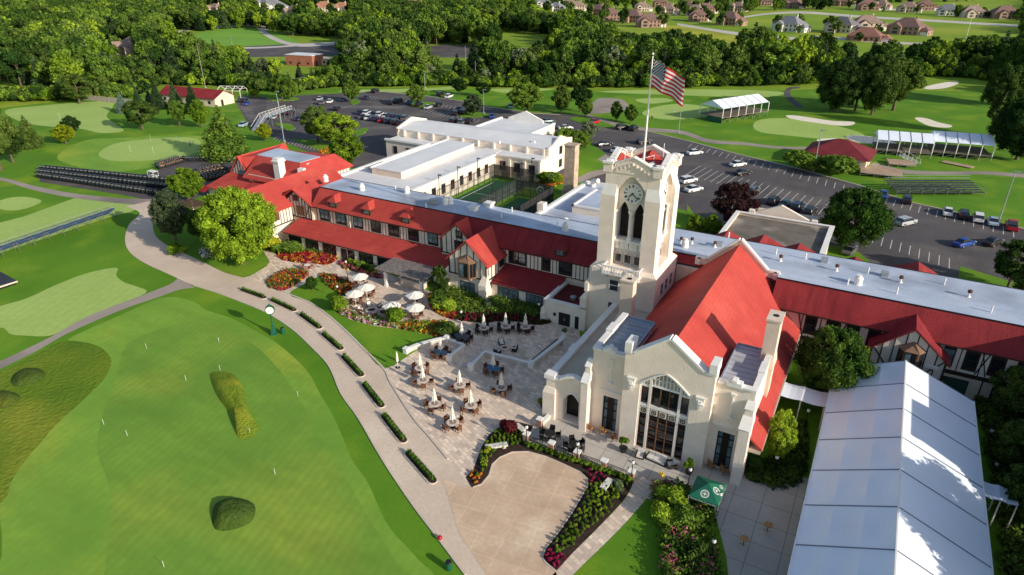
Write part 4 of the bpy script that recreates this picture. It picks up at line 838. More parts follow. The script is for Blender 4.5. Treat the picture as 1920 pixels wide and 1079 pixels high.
# rooftop vents
def vents(lst):
    for x, y, kind in lst:
        X, Y = G(x, y, 9.56); b = MB()
        if kind == 'v': b.lathe([(.32,9.5),(.1,9.75),(.1,10.1)], (X,Y,0), 10); b.lathe([(.24,10.1),(.26,10.4),(.1,10.5)], (X,Y,0), 10, 1); part('roof_vent', b, [whitetrim, mat('rusty_metal', (.10,.05,.035), .8, .3, 5.)], club)
        elif kind == 'p': b.tube((X,Y,9.5),(X,Y,10.4),.09); part('vent_pipe', b, whitetrim, club)
        elif kind == 's': b.cbox((X,Y,9.5),.8,.8,.7,.1); part('roof_curb', b, greym, club)
        elif kind == 'd': b.lathe([(.5,9.5),(.45,10.0),(.5,10.05),(.5,10.4),(.3,10.6),(.3,10.8)], (X,Y,0), 14); part('exhaust_fan', b, whitetrim, club)
        elif kind == 'u': b.cbox((X,Y,9.6),1.5,.9,.8,.15); part('air_conditioner', b, greym, club)
        elif kind == 'w': b.cbox((X,Y,9.5),1.2,1.2,.5,0); b.cbox((X,Y,10.0),1.5,1.5,.25,0); part('exhaust_fan', b, whitetrim, club)
vents([(1277,456,'v'),(1284,463,'d'),(1297,457,'v'),(1340,464,'v'),(1349,462,'s'),(1366,446,'p'),(1463,490,'v'),(1510,486,'p'),(1545,492,'s'),(1568,508,'v'),(1608,533,'d'),(1627,513,'p'),(1658,518,'s'),(1688,530,'v'),(1770,534,'p'),(1816,557,'v'),(1589,534,'p'),(1681,551,'p'),(1858,586,'p'),(1455,477,'p'),
       (679,357,'d'),(742,357,'p'),(763,362,'d'),(799,390,'p'),(814,383,'u'),(835,383,'d'),(845,382,'d'),(888,394,'w'),(917,387,'w'),(940,409,'p'),(1060,432,'d'),(1045,425,'p'),(960,398,'p'),(611,340,'d')])
# red hipped dormers behind the flat roof
for x, y in ((1366,432),(1433,440),(1500,456),(1605,481),(1723,491),(1905,540)):
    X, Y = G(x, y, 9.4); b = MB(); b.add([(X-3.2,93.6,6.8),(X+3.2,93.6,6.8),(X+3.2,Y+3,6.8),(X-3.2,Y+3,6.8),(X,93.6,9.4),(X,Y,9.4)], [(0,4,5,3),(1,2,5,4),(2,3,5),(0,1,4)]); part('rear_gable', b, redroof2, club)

# ------------------------------------------------------------ WEST WING (gabled cluster)
west = thing('west_wing', 'gabled west wing with red roofs, timbered gables and white chimney', 'building', (-100,85,0))
def wpart(n, m, f): b = MB(); f(b); return part(n, b, m, west)
wpart('gable_roof', redroof, lambda b: gable_y(b, -100.6,-90.9,-95.7,74.6,95,6.4,9.75)); 
wpart('wall', stucco, lambda b: b.box(-100.6,-91.2,74.9,94.5,0,6.3))
timbered_gable(west, 74.6, -100.6,-91.0,-95.7,3.2,6.4,9.7, studs=10)
b = MB(); b.box(-91.22,-91.15,74.9,80.8,3.3,6.3); part('infill_panels', b, panelw, west)
b = MB(); [b.box(-91.16,-91.08,y-.05,y+.05,3.3,6.3) for y in (75,77.3,78,78.7,79.4,80.1,80.8)]; b.box(-91.16,-91.08,75,80.8,3.15,3.35); part('timber_framing', b, beam, west)
window(west,'x',-91.14,1,76.2,4.3,1.5,1.4,2,1,frameb,mat('brown_blind', (.14,.07,.04), .7, .1, 2.))
wpart('gable_roof', redroof, lambda b: gable_y(b, -94.2,-85.8,-90.0,80.1,87.8,6.8,9.3)); timbered_gable(west, 80.1,-92.6,-86.2,-89.8,4.0,6.8,9.2, studs=9)
window(west,'y',80.04,-1,-88.9,4.6,1.8,1.6,2,1,frameb,mat('brown_blind', (.14,.07,.04), .7)); window(west,'y',80.04,-1,-89.7,7.2,.8,.9,1,1,beam,glass)
wpart('wall', stucco2, lambda b: (b.box(-92,-86,80.2,88,0,6.7), b.box(-114.5,-100.2,90.5,105,0,5.9), b.box(-122.2,-115.5,92.1,104,0,4), b.box(-122.8,-113,87.3,92.2,0,2.9)))
wpart('gable_roof', redroof, lambda b: gable_y(b, -122.3,-115.3,-118.4,91.9,105,4.1,8.9)); timbered_gable(west, 91.9,-122.3,-115.3,-118.4,2.9,4.1,8.8, studs=9)
window(west,'y',91.84,-1,-117.9,3.7,1.6,2.0,2,2,mat('green_frame', (.03,.09,.06), .5, 0),glasslit)
# mansard block with flat top
A_, B_, C_, D_ = (-115.4,94.3,8.9), (-116.,100.4,8.9), (-102.6,99.8,8.9), (-102.8,94.3,8.9)
wpart('mansard_roof', redroof, lambda b: (b.slab([(-115.6,89.8,5.2),(-99.8,89.8,5.2),D_,A_], .2), b.slab([(-99.8,89.8,5.9),(-99.8,106.5,5.9),(-102.6,104,8.7),C_,D_], .2), b.slab([B_,C_,(-102.6,104,8.7),(-99.8,106.5,5.9),(-116,106.5,5.2)], .2), b.slab([(-118.4,92,8.85),(-115.3,92,5.),A_,B_,(-118.4,104,8.85)], .2)))
wpart('flat_roof', flatroofw, lambda b: b.slab([(p[0],p[1],9.0) for p in (A_,D_,C_,B_)], .25))
wpart('infill_panels', panelw, lambda b: b.box(-100.2,-100.1,90,105.6,3.3,5.9))
b = MB(); [b.box(-100.11,-100.03,90+.9*i,90.1+.9*i,3.3,5.8) for i in range(18)]; part('timber_framing', b, beam, west)
wpart('porch_roof', redroof, lambda b: (b.slab([(-123.6,86.4,2.9),(-113,86.4,2.9),(-113,92,4.9),(-122.,92,4.9)], .2), b.slab([(-113,86.4,2.9),(-104,88.5,3.2),(-104,92,5.6),(-113,92,5.2)], .2)))
wpart('wall', stucco, lambda b: b.box(-123.5,-104,87.0,90,0,2.8)); wpart('chimney', whitetrim, lambda b: (b.box(-106.6,-105.0,90.6,92.2,4,10.2), b.box(-106.8,-104.8,90.4,92.4,9.5,9.8)))
wpart('flat_roof', flatroofw, lambda b: b.slab([(-101.5,88,7.0),(-96,88,7.3),(-94,94,7.3),(-101,94,7.0)], .2))
wpart('awning', mat('red_awning', (.35,.02,.03), .8, .1, 2.), lambda b: b.slab([(-125.2,85.0,2.2),(-122.6,85.0,2.2),(-122.6,87,2.9),(-125.2,87,2.9)], .1))
for x, y in ((573,305),(565,315)):
    X, Y = G(x, y, 8.6); b = MB(); b.cbox((X,Y,7.6),1.3,1.,.9,.2); part('air_conditioner', b, whitetrim, west)

# ------------------------------------------------------------ WHITE ANNEX
annex = thing('white_annex', 'low white-roofed cream annex with gabled parapets behind the clubhouse', 'building', (-90,135,0))
def apart(n, m, f, lab=None): b = MB(); f(b); return part(n, b, m, annex, lab)
apart('wall', stucco, lambda b: (b.box(-112,-67.8,137.5,150,0,6.5), b.box(-112.2,-111.6,137.3,150.2,0,6.6), b.wallprism([(137.3,0),(150.3,0),(150.3,6.9),(148,7.2),(143.8,8.6),(139.6,7.0),(137.3,6.9)],'x',-68.0,-67.5), b.wallprism([(137.3,6),(150.3,6),(150.3,6.9),(143.8,8.6),(137.3,6.9)],'x',-112.3,-111.8)))
apart('wall', stucco, lambda b: (b.box(-98.8,-79.3,100,137.5,0,4.9), b.box(-79.4,-67.2,132.7,137.5,0,4.95), b.box(-112.5,-98.8,132.9,137.5,0,4.6), b.box(-97,-80,150,166,0,5.8)))
apart('raised_hall', stucco2, lambda b: b.box(-94,-86.2,105.8,134.3,4.9,6.3))
apart('flat_roof', whiteroof, lambda b: (b.box(-94.1,-86.1,105.7,134.4,6.3,6.42), b.box(-98.2,-79.9,100.6,137.3,4.9,4.96), b.box(-79.4,-67.8,133.2,137.4,4.95,5.0), b.box(-112,-98.9,133.3,137.4,4.6,4.65), b.box(-96.5,-80.5,150.3,165.5,5.8,5.86)))
apart('low_pitch_roof', whiteroof, lambda b: (b.slab([(-111.8,137.4,6.6),(-68,137.4,6.6),(-68,143.8,7.7),(-111.8,143.8,7.7)], .15), b.slab([(-111.8,143.8,7.7),(-68,143.8,7.7),(-68,150.2,6.6),(-111.8,150.2,6.6)], .15)))
apart('parapet', whitetrim, lambda b: (b.box(-99.1,-98.3,99.8,133,4.8,5.35), b.box(-79.9,-79.0,99.8,132.6,4.8,5.2), b.box(-79.6,-67.0,132.4,133.1,4.85,5.2), b.box(-112.7,-99,132.6,133.2,4.5,4.95), b.box(-94.3,-93.9,105.6,134.5,6.2,6.6), b.box(-97.2,-79.8,149.9,150.4,5.7,6.1), b.box(-97.2,-96.6,150,166,5.7,6.2), b.box(-80.4,-79.8,150,166,5.7,6.2), b.wallprism([(-94.5,5.5),(-83.5,5.5),(-83.5,6.4),(-89,8.6),(-94.5,6.4)],'y',165.6,166.2)))
apart('pilaster', stucco, lambda b: [b.box(-110+4.55*i,-109.5+4.55*i,137.1,137.5,4.9,6.5) for i in range(10)])
apart('pilaster', stucco, lambda b: [b.box(x,x+.5,132.4,132.7,0,4.6) for x in (-75.6,-71.6,-67.7)])
for x in (-77.3,-73.4,-69.5): window(annex,'y',132.7,-1,x,1.6,1.4,2.0,2,1,frameb,glass)
for x in (-109.5,-105.3,-101.8): window(annex,'y',132.9,-1,x,1.4,1.1,1.8,1,1,frameb,glass)
for y in (104,107.5,111,114.5,118,121.5,125,128.5): window(annex,'x',-79.3,1,y,1.5,1.3,2.0,2,1,frameb,glass)
for z in (1.0,4.2): window(annex,'x',-67.5,1,143.8,z,1.5,1.8,2,1,frameb,glass)
window(annex,'x',-67.2,1,135,1.2,.01,.01,1,1,frameb,glass) if False else None
apart('roof_unit', greym, lambda b: (b.box(-97.2,-95.2,108,113,5,5.6), b.box(-101,-97.5,95,99,4.9,5.8)))
for x, y in ((836,239),(935,266),(1000,266)):
    X, Y = G(x, y, 7.2); b = MB(); b.cbox((X,Y,6.8),.8,.6,.6); part('exhaust_fan', b, whitetrim, annex)
mb = MB(); mb.box(-58.6,-56.2,126.8,129,0,10.9); mb.taper(-58.8,-56.0,126.6,129.2,10.9,-58.8,-56.,126.6,129.2,11.1); mb.box(-58.9,-56,126.4,129.1,0,1.2); solo('freestanding_chimney', mb, tanstone, 'tall brown stone chimney stack standing behind the clock tower', 'chimney')
# low service building behind the tower
sv = thing('service_building', 'low flat building with worn silver roofs just behind the clock tower', 'building', (-45,108,0))
def spart(n, m, f): b = MB(); f(b); return part(n, b, m, sv)
spart('wall', stucco, lambda b: (b.box(-52.6,-36,95.5,126,0,3.8), b.box(-47.5,-40,107,118,3.8,5.2), b.box(-53.3,-52,104,105.6,0,5.6)))
spart('flat_roof', flatroofw, lambda b: (b.box(-52,-36.4,96,125.5,3.8,3.86), b.box(-47.1,-40.4,107.4,117.6,5.2,5.25)))
spart('parapet', whitetrim, lambda b: (b.box(-52.8,-52.1,95.5,126.1,3.75,4.3), b.box(-52,-36,125.6,126.1,3.75,4.3), b.box(-47.6,-47.2,106.9,118.1,5.15,5.45), b.box(-47.6,-40,106.9,107.3,5.15,5.45)))
spart('exhaust_duct', whitetrim, lambda b: (b.tube((-50.5,124,3.8),(-50.5,124,5.2),.6), b.tube((-50.5,124,5.0),(-49.2,123.4,5.4),.5)))
for x_, y_ in ((-46,101),(-44,100)): spart('exhaust_fan', whitetrim, lambda b: b.lathe([(.5,3.8),(.6,4.6),(.3,5)], (x_,y_,0)))
# grey roofed building on the right
gb = thing('gravel_roof_building', 'flat gravel-roofed building with pale gabled parapet beside the car park', 'building', (-12,112,0))
def gpart(n, m, f): b = MB(); f(b); return part(n, b, m, gb)
gpart('wall', stucco2, lambda b: (b.box(-19.5,-4.2,95,114.8,0,6.0), b.box(-19.7,-19.2,95,115,6.0,6.5), b.box(-4.6,-4.,95,115,6.0,6.5), b.box(-19.2,-4.6,114.6,115.,6.0,6.5), b.box(-17.5,-7,115,123,0,5.2)))
gpart('gravel_roof', layered('gravel_roofing', [(.22,.19,.16),(.14,.12,.10),(.55,.47,.38)], (.35,.18,4.), .95), lambda b: b.box(-19.2,-4.6,95,114.6,6.0,6.06))
gpart('coping', whitetrim, lambda b: (b.box(-19.8,-19.1,95,115.1,6.5,6.62), b.box(-4.7,-3.9,95,115.1,6.5,6.62), b.box(-19.1,-4.7,114.5,115.1,6.5,6.62)))
gpart('gable_parapet', stucco, lambda b: (b.wallprism([(-17.6,5),(-7.,5),(-7.,6.1),(-7.6,6.3),(-12.7,8.4),(-16.8,6.5),(-17.6,6.3)],'y',116.,116.6), b.box(-17.8,-16.9,115.8,116.8,5,6.8), b.box(-7.6,-6.7,115.8,116.8,5,6.6)))

# ------------------------------------------------------------ paddle tennis courts
pc = thing('paddle_court', 'fenced paddle tennis courts with green playing surface behind the clubhouse', 'sports court', (-70,108,0))
def ppart(n, m, f): b = MB(); f(b); return part(n, b, m, pc)
ppart('playing_surface', mat('green_acrylic', (.018,.085,.035), .8, .1, 1.), lambda b: (b.box(-77.5,-68.5,108,129,0,.1), b.box(-66.,-59,100,120,0,.1)))
ppart('court_lines', line, lambda b: (b.box(-76.5,-76.4,110,127,.1,.12), b.box(-69.6,-69.5,110,127,.1,.12), b.box(-76.5,-69.5,110,110.1,.1,.12), b.box(-76.5,-69.5,118,118.1,.1,.12)))
mesh = mat('windscreen_mesh', (.035,.035,.037), .9, .2, 2., alpha=.8); mesh2 = mat('open_mesh', (.08,.08,.08), .9, 0, alpha=.25)
def fence(x0, y0, x1, y1, h, m, n):
    b = MB(); b.add([(x0,y0,.3),(x1,y1,.3),(x1,y1,h),(x0,y0,h)], [(0,1,2,3)]); part('fence_mesh', b, m, pc)
    for i in range(n+1): t = i/n; b = MB(); x, y = x0+(x1-x0)*t, y0+(y1-y0)*t; b.tube((x,y,0),(x,y,h+.05),.06,n=6); part('post', b, blackm, pc)
    b = MB(); b.tube((x0,y0,h),(x1,y1,h),.05,n=6); b.tube((x0,y0,h*.5),(x1,y1,h*.5),.04,n=6); part('rail', b, blackm, pc)
fence(-78,130,-67.6,130,3.4,mesh,5); fence(-78,107,-78,130,3.4,mesh2,10); fence(-67.8,107,-67.8,130,3.4,mesh2,10); fence(-67.2,121,-58.2,121,3.6,mesh,5); fence(-58.2,121,-58.2,98,3.6,mesh,9); fence(-67.2,98,-67.2,121,3.4,mesh2,8)
for x, y in ((-78.2,108),(-78.2,115),(-78.2,123),(-67.6,112),(-67.6,124),(-58.,104),(-58,119),(-67.6,129)):
    t = thing('court_light', 'black floodlight pole beside the fenced paddle courts', 'light pole', (x,y,0), 0, 'floodlight poles around the paddle courts'); b = MB(); b.tube((x,y,0),(x,y,6.4),.08,n=6); part('pole', b, blackm, t); b = MB(); b.cbox((x+.3,y,6.35),.8,.35,.15); part('lamp', b, blackm, t)
# ------------------------------------------------------------ trees
LM = dict(mid=leafmat('leaf_mid', (.04,.09,.018), (.19,.30,.04)), dark=leafmat('leaf_dark', (.025,.058,.016), (.12,.185,.035)), lime=leafmat('leaf_lime', (.055,.12,.012), (.27,.40,.03)), bright=leafmat('leaf_bright', (.10,.19,.016), (.33,.45,.04)),
          yellow=leafmat('leaf_yellow', (.22,.28,.015), (.50,.50,.03)), purple=leafmat('leaf_purple', (.025,.012,.014), (.07,.035,.035)), silver=leafmat('leaf_silver', (.07,.10,.05), (.22,.27,.14)),
          spruce=leafmat('needle_green', (.02,.045,.018), (.08,.13,.05)), blue=leafmat('needle_blue', (.05,.09,.075), (.16,.23,.19)), wood=leafmat('leaf_wood', (.035,.08,.018), (.18,.27,.05), .12))
def leafquads(P, Nrm, size, r):
    """arrays of leaf quads centred at P with normals Nrm"""
    n = len(P); t = r.normal(size=(n,3)); t -= Nrm*(t*Nrm).sum(1)[:,None]; t /= np.linalg.norm(t, axis=1)[:,None]+1e-9; b = np.cross(Nrm, t)
    s = size*r.uniform(.6, 1.3, (n,1)); t = t*s/2; b = b*s*r.uniform(.5,.9,(n,1))/2
    V = np.stack([P-t-b, P+t-b*.6, P+t*.9+b, P-t*.7+b], 1).reshape(-1,3)
    return V
def crown_mesh(name, seed, kind='dec', nl=6000, size=.35, H=10., R=3.6, z0=2.2, m=None, ncl=40, core=True):
    r = np.random.default_rng(seed); cl = []
    if kind == 'dec':
        while len(cl) < ncl:
            a = r.uniform(0, 2*pi); u = r.uniform(-1, 1); rr = r.uniform(.35, 1)**(.5 if ncl < 60 else .4)
            zc = (z0+H)/2; hz = (H-z0)/2; q = sqrt(max(0, 1-u*u)); prof = q*(1.0-.25*max(0, u))*(1 if u > -.3 else .85)
            c = np.array([cos(a)*R*prof*rr, sin(a)*R*prof*rr, zc+u*hz*rr]); cr = r.uniform(*((.17,.34) if ncl < 60 else (.11,.21)))*R*(1.15-.3*abs(u)); c[2] = min(c[2], H-cr*.8); cl.append((c, cr))
    elif kind == 'con':
        k = ncl
        for i in range(k):
            t = (i+.5)/k; zz = z0+(H-z0)*t; rad = R*(1-t)**.85*r.uniform(.75, 1.1); a = i*2.4
            cl.append((np.array([cos(a)*rad*.62, sin(a)*rad*.62, zz-rad*.1]), max(.25, rad*.5)))
    elif kind == 'bush':
        for i in range(ncl):
            a = r.uniform(0, 2*pi); u = r.uniform(-.2, 1); rr = r.uniform(.2, .75); cl.append((np.array([cos(a)*R*rr*sqrt(1-u*u), sin(a)*R*rr*sqrt(1-u*u), H*.45+u*H*.35]), R*r.uniform(.3, .45)))
    w = np.array([c[1]**2 for c in cl]); w /= w.sum(); idx = r.choice(len(cl), nl, p=w); C = np.array([c[0] for c in cl])[idx]; CR = np.array([c[1] for c in cl])[idx][:,None]
    d = r.normal(size=(nl,3)); d[:,2] += .25; d /= np.linalg.norm(d, axis=1)[:,None]
    P = C+d*CR*r.uniform(.66, 1.22, (nl,1)); Nn = d*.75+r.normal(size=(nl,3))*.6
    if kind == 'con': Nn[:,2] += .6
    Nn /= np.linalg.norm(Nn, axis=1)[:,None]; P[:,2] = np.maximum(P[:,2], .05)
    V = leafquads(P, Nn, size, r).tolist(); F = [(4*i,4*i+1,4*i+2,4*i+3) for i in range(nl)]
    if core:
        mb = MB(); random.seed(seed)
        for c, cr in cl: mb.ball(tuple(c), cr*.7, n=6, m=4, jit=.12)
        o = len(V); V += mb.v; F += [tuple(i+o for i in f) for f in mb.f]
    return V, F
def trunk_geo(H, R, r0, n=7, seed=1, z1=.55, limbs=6):
    mb = MB(); random.seed(seed); p = Vector((0,0,-.1)); q = Vector((random.uniform(-.2,.2), random.uniform(-.2,.2), H*.3)); mb.tube(p, q, r0, r0*.7, n, cap=False)
    s = Vector((q.x*1.5, q.y*1.5, H*z1)); mb.tube(q, s, r0*.7, r0*.42, n, cap=False); mb.tube(s, s+Vector((0,0,H*.25)), r0*.42, r0*.15, n)
    for i in range(limbs):
        a = i*2.4+random.uniform(-.3,.3); b = q.lerp(s, random.uniform(0,1)); e = b+Vector((cos(a)*R*.6, sin(a)*R*.6, H*random.uniform(.1,.25))); mb.tube(b, e, r0*.35, r0*.1, 5)
    return mb
PROTO = {}
def proto(key, kind, seed, nl, size, H=10., R=3.6, z0=2.2, ncl=40, r0=.28, merged=False):
    V, F = crown_mesh(key, seed, kind, nl, size, H, R, z0, None, ncl)
    tk = trunk_geo(H, R, r0, 7 if not merged else 5, seed) if kind != 'bush' else None
    if merged:
        MI = [0]*len(F)
        if tk: o = len(V); V = V+tk.v; F = F+[tuple(i+o for i in f) for f in tk.f]; MI += [1]*len(tk.f)
        PROTO[key] = ('m', mkmesh(key, V, F, MI, [LM['mid'], barkm]))
    else:
        PROTO[key] = ('p', mkmesh('crown', V, F, [0]*len(F), [LM['mid']]), mkmesh('trunk', tk.v, tk.f, [0]*len(tk.f), [barkm]) if tk else None)
proto('d1','dec',11,13000,.26,ncl=110); proto('d2','dec',12,13000,.27,R=3.9,ncl=100); proto('d3','dec',13,12000,.26,R=3.3,z0=1.4,ncl=120)
proto('big','dec',14,24000,.23,R=4.6,z0=1.0,ncl=190); proto('c1','con',21,8000,.30,R=3.0,z0=.5,ncl=60,r0=.22); proto('c2','con',22,7000,.32,R=3.6,z0=.6,ncl=44,r0=.25)
proto('f1','dec',31,2600,.55,ncl=34,merged=True); proto('f2','dec',32,2600,.55,R=4.,z0=1.4,ncl=28,merged=True); proto('f3','dec',33,2400,.55,R=3.2,z0=1.,ncl=38,merged=True); proto('fc','con',34,1200,.65,R=2.7,z0=.6,ncl=34,merged=True)
proto('b1','bush',41,1100,.16,H=1.,R=.6,z0=0,ncl=9,merged=True); proto('b2','bush',42,2600,.14,H=1.,R=.62,z0=0,ncl=12,merged=True)
def tree(key, X, Y, h, wr=1., tone='mid', label='leafy tree', group=None, name='leafy_tree', cat='tree', rz=None):
    p = PROTO[key]; s = h if key in ('b1','b2') else h/10.; S3 = (s*wr, s*wr, s); rz = random.uniform(0, 6.28) if rz is None else rz
    if p[0] == 'm':
        o = bpy.data.objects.new(name, p[1]); COL.objects.link(o); o.location = (X,Y,0); o.scale = S3; o.rotation_euler = (0,0,rz); setp(o, label, cat, group)
        if tone != 'mid': o.material_slots[0].link = 'OBJECT'; o.material_slots[0].material = LM[tone]
        return o
    t = thing(name, label, cat, (X,Y,0), 0, group); t.rotation_euler = (0,0,rz); t.scale = S3
    c = bpy.data.objects.new('crown', p[1]); COL.objects.link(c); c.parent = t
    if tone != 'mid': c.material_slots[0].link = 'OBJECT'; c.material_slots[0].material = LM[tone]
    k = bpy.data.objects.new('trunk', p[2]); COL.objects.link(k); k.parent = t
    return t
def T(bx, by, ty, wpx, key, tone, label, name='leafy_tree', group=None):
    """tree surveyed by trunk foot, crown top and crown width in the photograph"""
    X, Y = G(bx, by); d = ray(bx, ty); h = CH+d[2]*(Y/d[1]); sc_ = cos(TH)*(by+63)/CH; R = wpx/sc_/2; base = {'d1':3.6,'d2':3.9,'d3':3.3,'big':4.6,'c1':3.0,'c2':3.6,'f1':3.6,'f2':4.,'f3':3.2,'fc':2.7,'b1':.6,'b2':.62}[key]
    return tree(key, X, Y, h, (R/base)/(h if key in ('b1','b2') else h/10.)*.95, tone, label, group, name)
T(457,497,360,140,'big','lime','big bright green tree with mulch ring on the lawn beside the drive')
T(330,452,362,66,'d3','silver','greyish green tree at the edge of the drive near the small pergola')
T(384,458,398,60,'d2','dark','dark tree tucked between the greyish tree and the big bright tree')
T(355,378,318,66,'d3','yellow' if False else 'bright','round light green tree beside the rows of golf carts')
T(425,297,200,94,'c2','mid','broad pyramidal tree behind the golf cart park','conifer_tree')
T(497,265,233,30,'d3','yellow','small yellow tree beside the footbridge at the car park','small_tree')
T(597,268,200,58,'d1','dark','dark round tree at the left end of the white annex')
T(632,275,215,88,'d2','bright','bright green tree overlapping the car park next to the dark round tree')
T(653,318,250,64,'d3','lime','yellowish green tree touching the white annex')
T(124,270,236,40,'d3','yellow','yellow-green bush-like tree on the practice lawn','small_tree')
T(139,256,219,32,'d1','dark','small dark tree right behind the yellow-green one','small_tree')
T(150,195,142,62,'d2','dark','large dark tree with pale top in front of the wood at left')
T(60,277,220,52,'c2','dark','dark pyramidal tree on the lawn at the left','conifer_tree'); T(2,320,195,80,'d2','dark','tall dark tree cut by the left edge of the view'); T(25,305,245,60,'d1','dark','lower dark tree at the left edge beneath the tall one')
T(232,212,174,26,'c1','blue','blue spruce in front of the low red-roofed shed','conifer_tree'); T(268,244,190,62,'d2','dark','wide dark tree casting shade on the practice lawn'); T(338,238,190,34,'d1','mid','mid green tree standing between the dark one and the bright one')
T(379,240,188,36,'d3','bright','vivid green tree on the lawn near the car park'); T(262,205,165,26,'c1','spruce','narrow spruce left of the low red-roofed shed','conifer_tree'); T(298,205,155,34,'c1','spruce','tall spruce in front of the low red-roofed shed','conifer_tree'); T(332,205,155,32,'c1','spruce','tall spruce right of the other one by the red-roofed shed','conifer_tree'); T(365,212,158,34,'c1','spruce','spruce overlapping the right end of the red-roofed shed','conifer_tree')
T(283,200,168,22,'c1','blue','pale blue spruce between the two tall spruces','conifer_tree')
T(1590,468,350,122,'big','mid','large leafy tree between the gravel roof and the car park')
T(1545,748,612,134,'big','mid','dense round tree between the hall roof and the white marquee'); T(1455,868,765,56,'d3','bright','slender light green tree beside the hall wall','small_tree')
T(1370,432,343,92,'d2','purple','dark purple-leaved tree behind the clubhouse'); T(1298,462,402,34,'d3','bright','light green tree right behind the silver roof next to the tower','small_tree'); T(1328,464,402,44,'d3','bright','second light green tree behind the silver roof nearer the purple tree','small_tree')
T(985,216,155,66,'d1','mid','broad leafy tree on the lawn behind the annex'); T(1052,213,160,38,'d3','dark','first dark tree right of the broad leafy tree'); T(1088,210,160,44,'d1','dark','dark tree with wide crown left of the small pavilion'); T(1098,220,185,28,'d3','mid','small tree standing on the car park island near the pavilion','small_tree')
T(1155,228,190,24,'d3','mid','small round tree left of the pair behind the tower','small_tree'); T(1182,232,196,26,'d3','mid','small round tree right of the pair behind the tower','small_tree')
T(660,192,150,34,'d3','mid','tree on the leftmost small car park island','small_tree'); T(783,200,158,38,'d1','mid','leafy tree on the middle car park island','small_tree'); T(887,218,178,40,'d3','silver','pale tree on the island nearest to the annex','small_tree'); T(862,178,148,32,'d2','dark','dark tree on the strip behind the car park','small_tree'); T(906,182,155,30,'d2','dark','dark tree right of the other on the strip behind the car park','small_tree')
T(530,190,140,44,'d2','mid','light tree on the corner island of the car park','small_tree'); T(545,188,150,36,'d3','mid','second light tree on the corner island of the car park','small_tree'); T(477,182,168,22,'d3','bright','small round bush-like tree at the corner of the car park','small_tree')
T(1060,285,240,52,'d2','mid','leafy tree at the right end of the annex'); T(1085,288,245,50,'d1','mid','leafy tree leaning over the walk near the tall stone chimney'); T(1105,262,228,34,'d3','silver','pale tree at the end of the lawn beside the tall stone chimney','small_tree')
T(1567,212,110,92,'big','dark','leftmost of the four tall oaks on the golf course','oak_tree'); T(1603,208,105,70,'d1','dark','second tall oak from the left on the golf course','oak_tree'); T(1634,216,100,86,'big','dark','third tall oak from the left on the golf course','oak_tree'); T(1674,208,110,80,'d1','dark','rightmost of the four tall oaks on the golf course','oak_tree')
T(1900,200,60,100,'big','dark','huge dark oak at the upper right edge','oak_tree'); T(1905,300,180,110,'big','dark','huge dark oak beside the long grandstand tent','oak_tree'); T(1858,255,120,70,'d1','dark','dark oak behind the long grandstand tent','oak_tree')
T(1890,540,450,90,'d2','dark','dark tree at the right edge behind the clubhouse wing'); T(1925,600,480,90,'d1','dark','dark tree cut by the right edge behind the clubhouse wing')
for x, y, t, w, n in ((1890,790,690,110,'tallest dark tree in the shade right of the marquee'),(1905,900,790,110,'dark tree right of the marquee beside its small side canopy'),(1925,990,860,120,'dark tree near the lower right corner'),(1850,740,690,60,'dark small tree against the timbered wall right of the marquee')): T(x,y,t,w,'d2','dark',n)
T(826,566,500,38,'d2','dark','dark tree between the large pergola and the cream gable','small_tree'); T(822,580,545,36,'d3','mid','light green shrub tree below the cream gable','small_tree')
T(586,545,520,24,'d3','mid','small young tree on the lawn by the flower beds','small_tree')

# ------------------------------------------------------------ the woods
WOODF = [(-200,230),(0,192),(60,188),(110,186),(230,186),(300,160),(400,158),(460,168),(560,172),(600,164),(640,160),(900,161),(1100,162),(1290,163),(1480,158),(1520,156),(1560,150),(1700,142),(1760,142),(1860,150),(1950,185),(2100,240)]
def frontY(x):
    for (a, ya), (b, yb) in zip(WOODF[:-1], WOODF[1:]):
        if a <= x <= b: return ya+(yb-ya)*(x-a)/(b-a)
    return 0
HOUSES = [(493,14,'w',24),(514,19,'w',26),(543,32,'t',24),(608,24,'o',26),(640,24,'o',22),(400,26,'t',20),(232,108,'t',22),(777,5,'b',26),(1020,14,'w',22),(1041,22,'w',18),(1063,11,'t',20),(1085,21,'t',22),(1117,29,'b',22),(1148,39,'b',24),(1184,43,'b',24),(1222,52,'b',24),(1207,22,'t',20),(1240,14,'b',22),(1252,28,'t',20),
          (1288,20,'b',20),(1302,30,'t',22),(1328,26,'b',22),(1313,41,'b',20),(1364,48,'b',24),(1381,22,'t',20),(1484,16,'b',26),(1437,11,'b',20),(1580,12,'b',28),(1632,20,'b',28),(1650,18,'t',20),(1702,24,'t',24),(1738,20,'b',24),(1778,30,'w',24),(1831,34,'t',26),(1893,36,'b',28),(1475,60,'w',26),(1574,62,'g',26),(1634,58,'t',26),(1697,66,'b',28),(1625,78,'r',26)]
CLEAR = FIELDS+[[(1240,40),(1420,30),(1420,52),(1240,56)], [(1460,40),(1720,45),(1770,80),(1600,86),(1560,78),(1460,74)], [(300,55),(660,74),(640,92),(560,92),(330,76)], [(495,85),(545,82),(640,100),(610,126),(545,122)],
              [(925,60),(1030,66),(1050,90),(940,86)], [(200,80),(260,84),(262,112),(205,112)]]
for x, y, k, w in HOUSES:
    s = (y+63)*cos(TH)/CH; CLEAR.append([(x-w*s*.55,y-9*s),(x+w*s*.55,y-9*s),(x+w*s*.5,y+2),(x-w*s*.5,y+2)])
cand = []; rr = random.Random(5)
yy = 150.
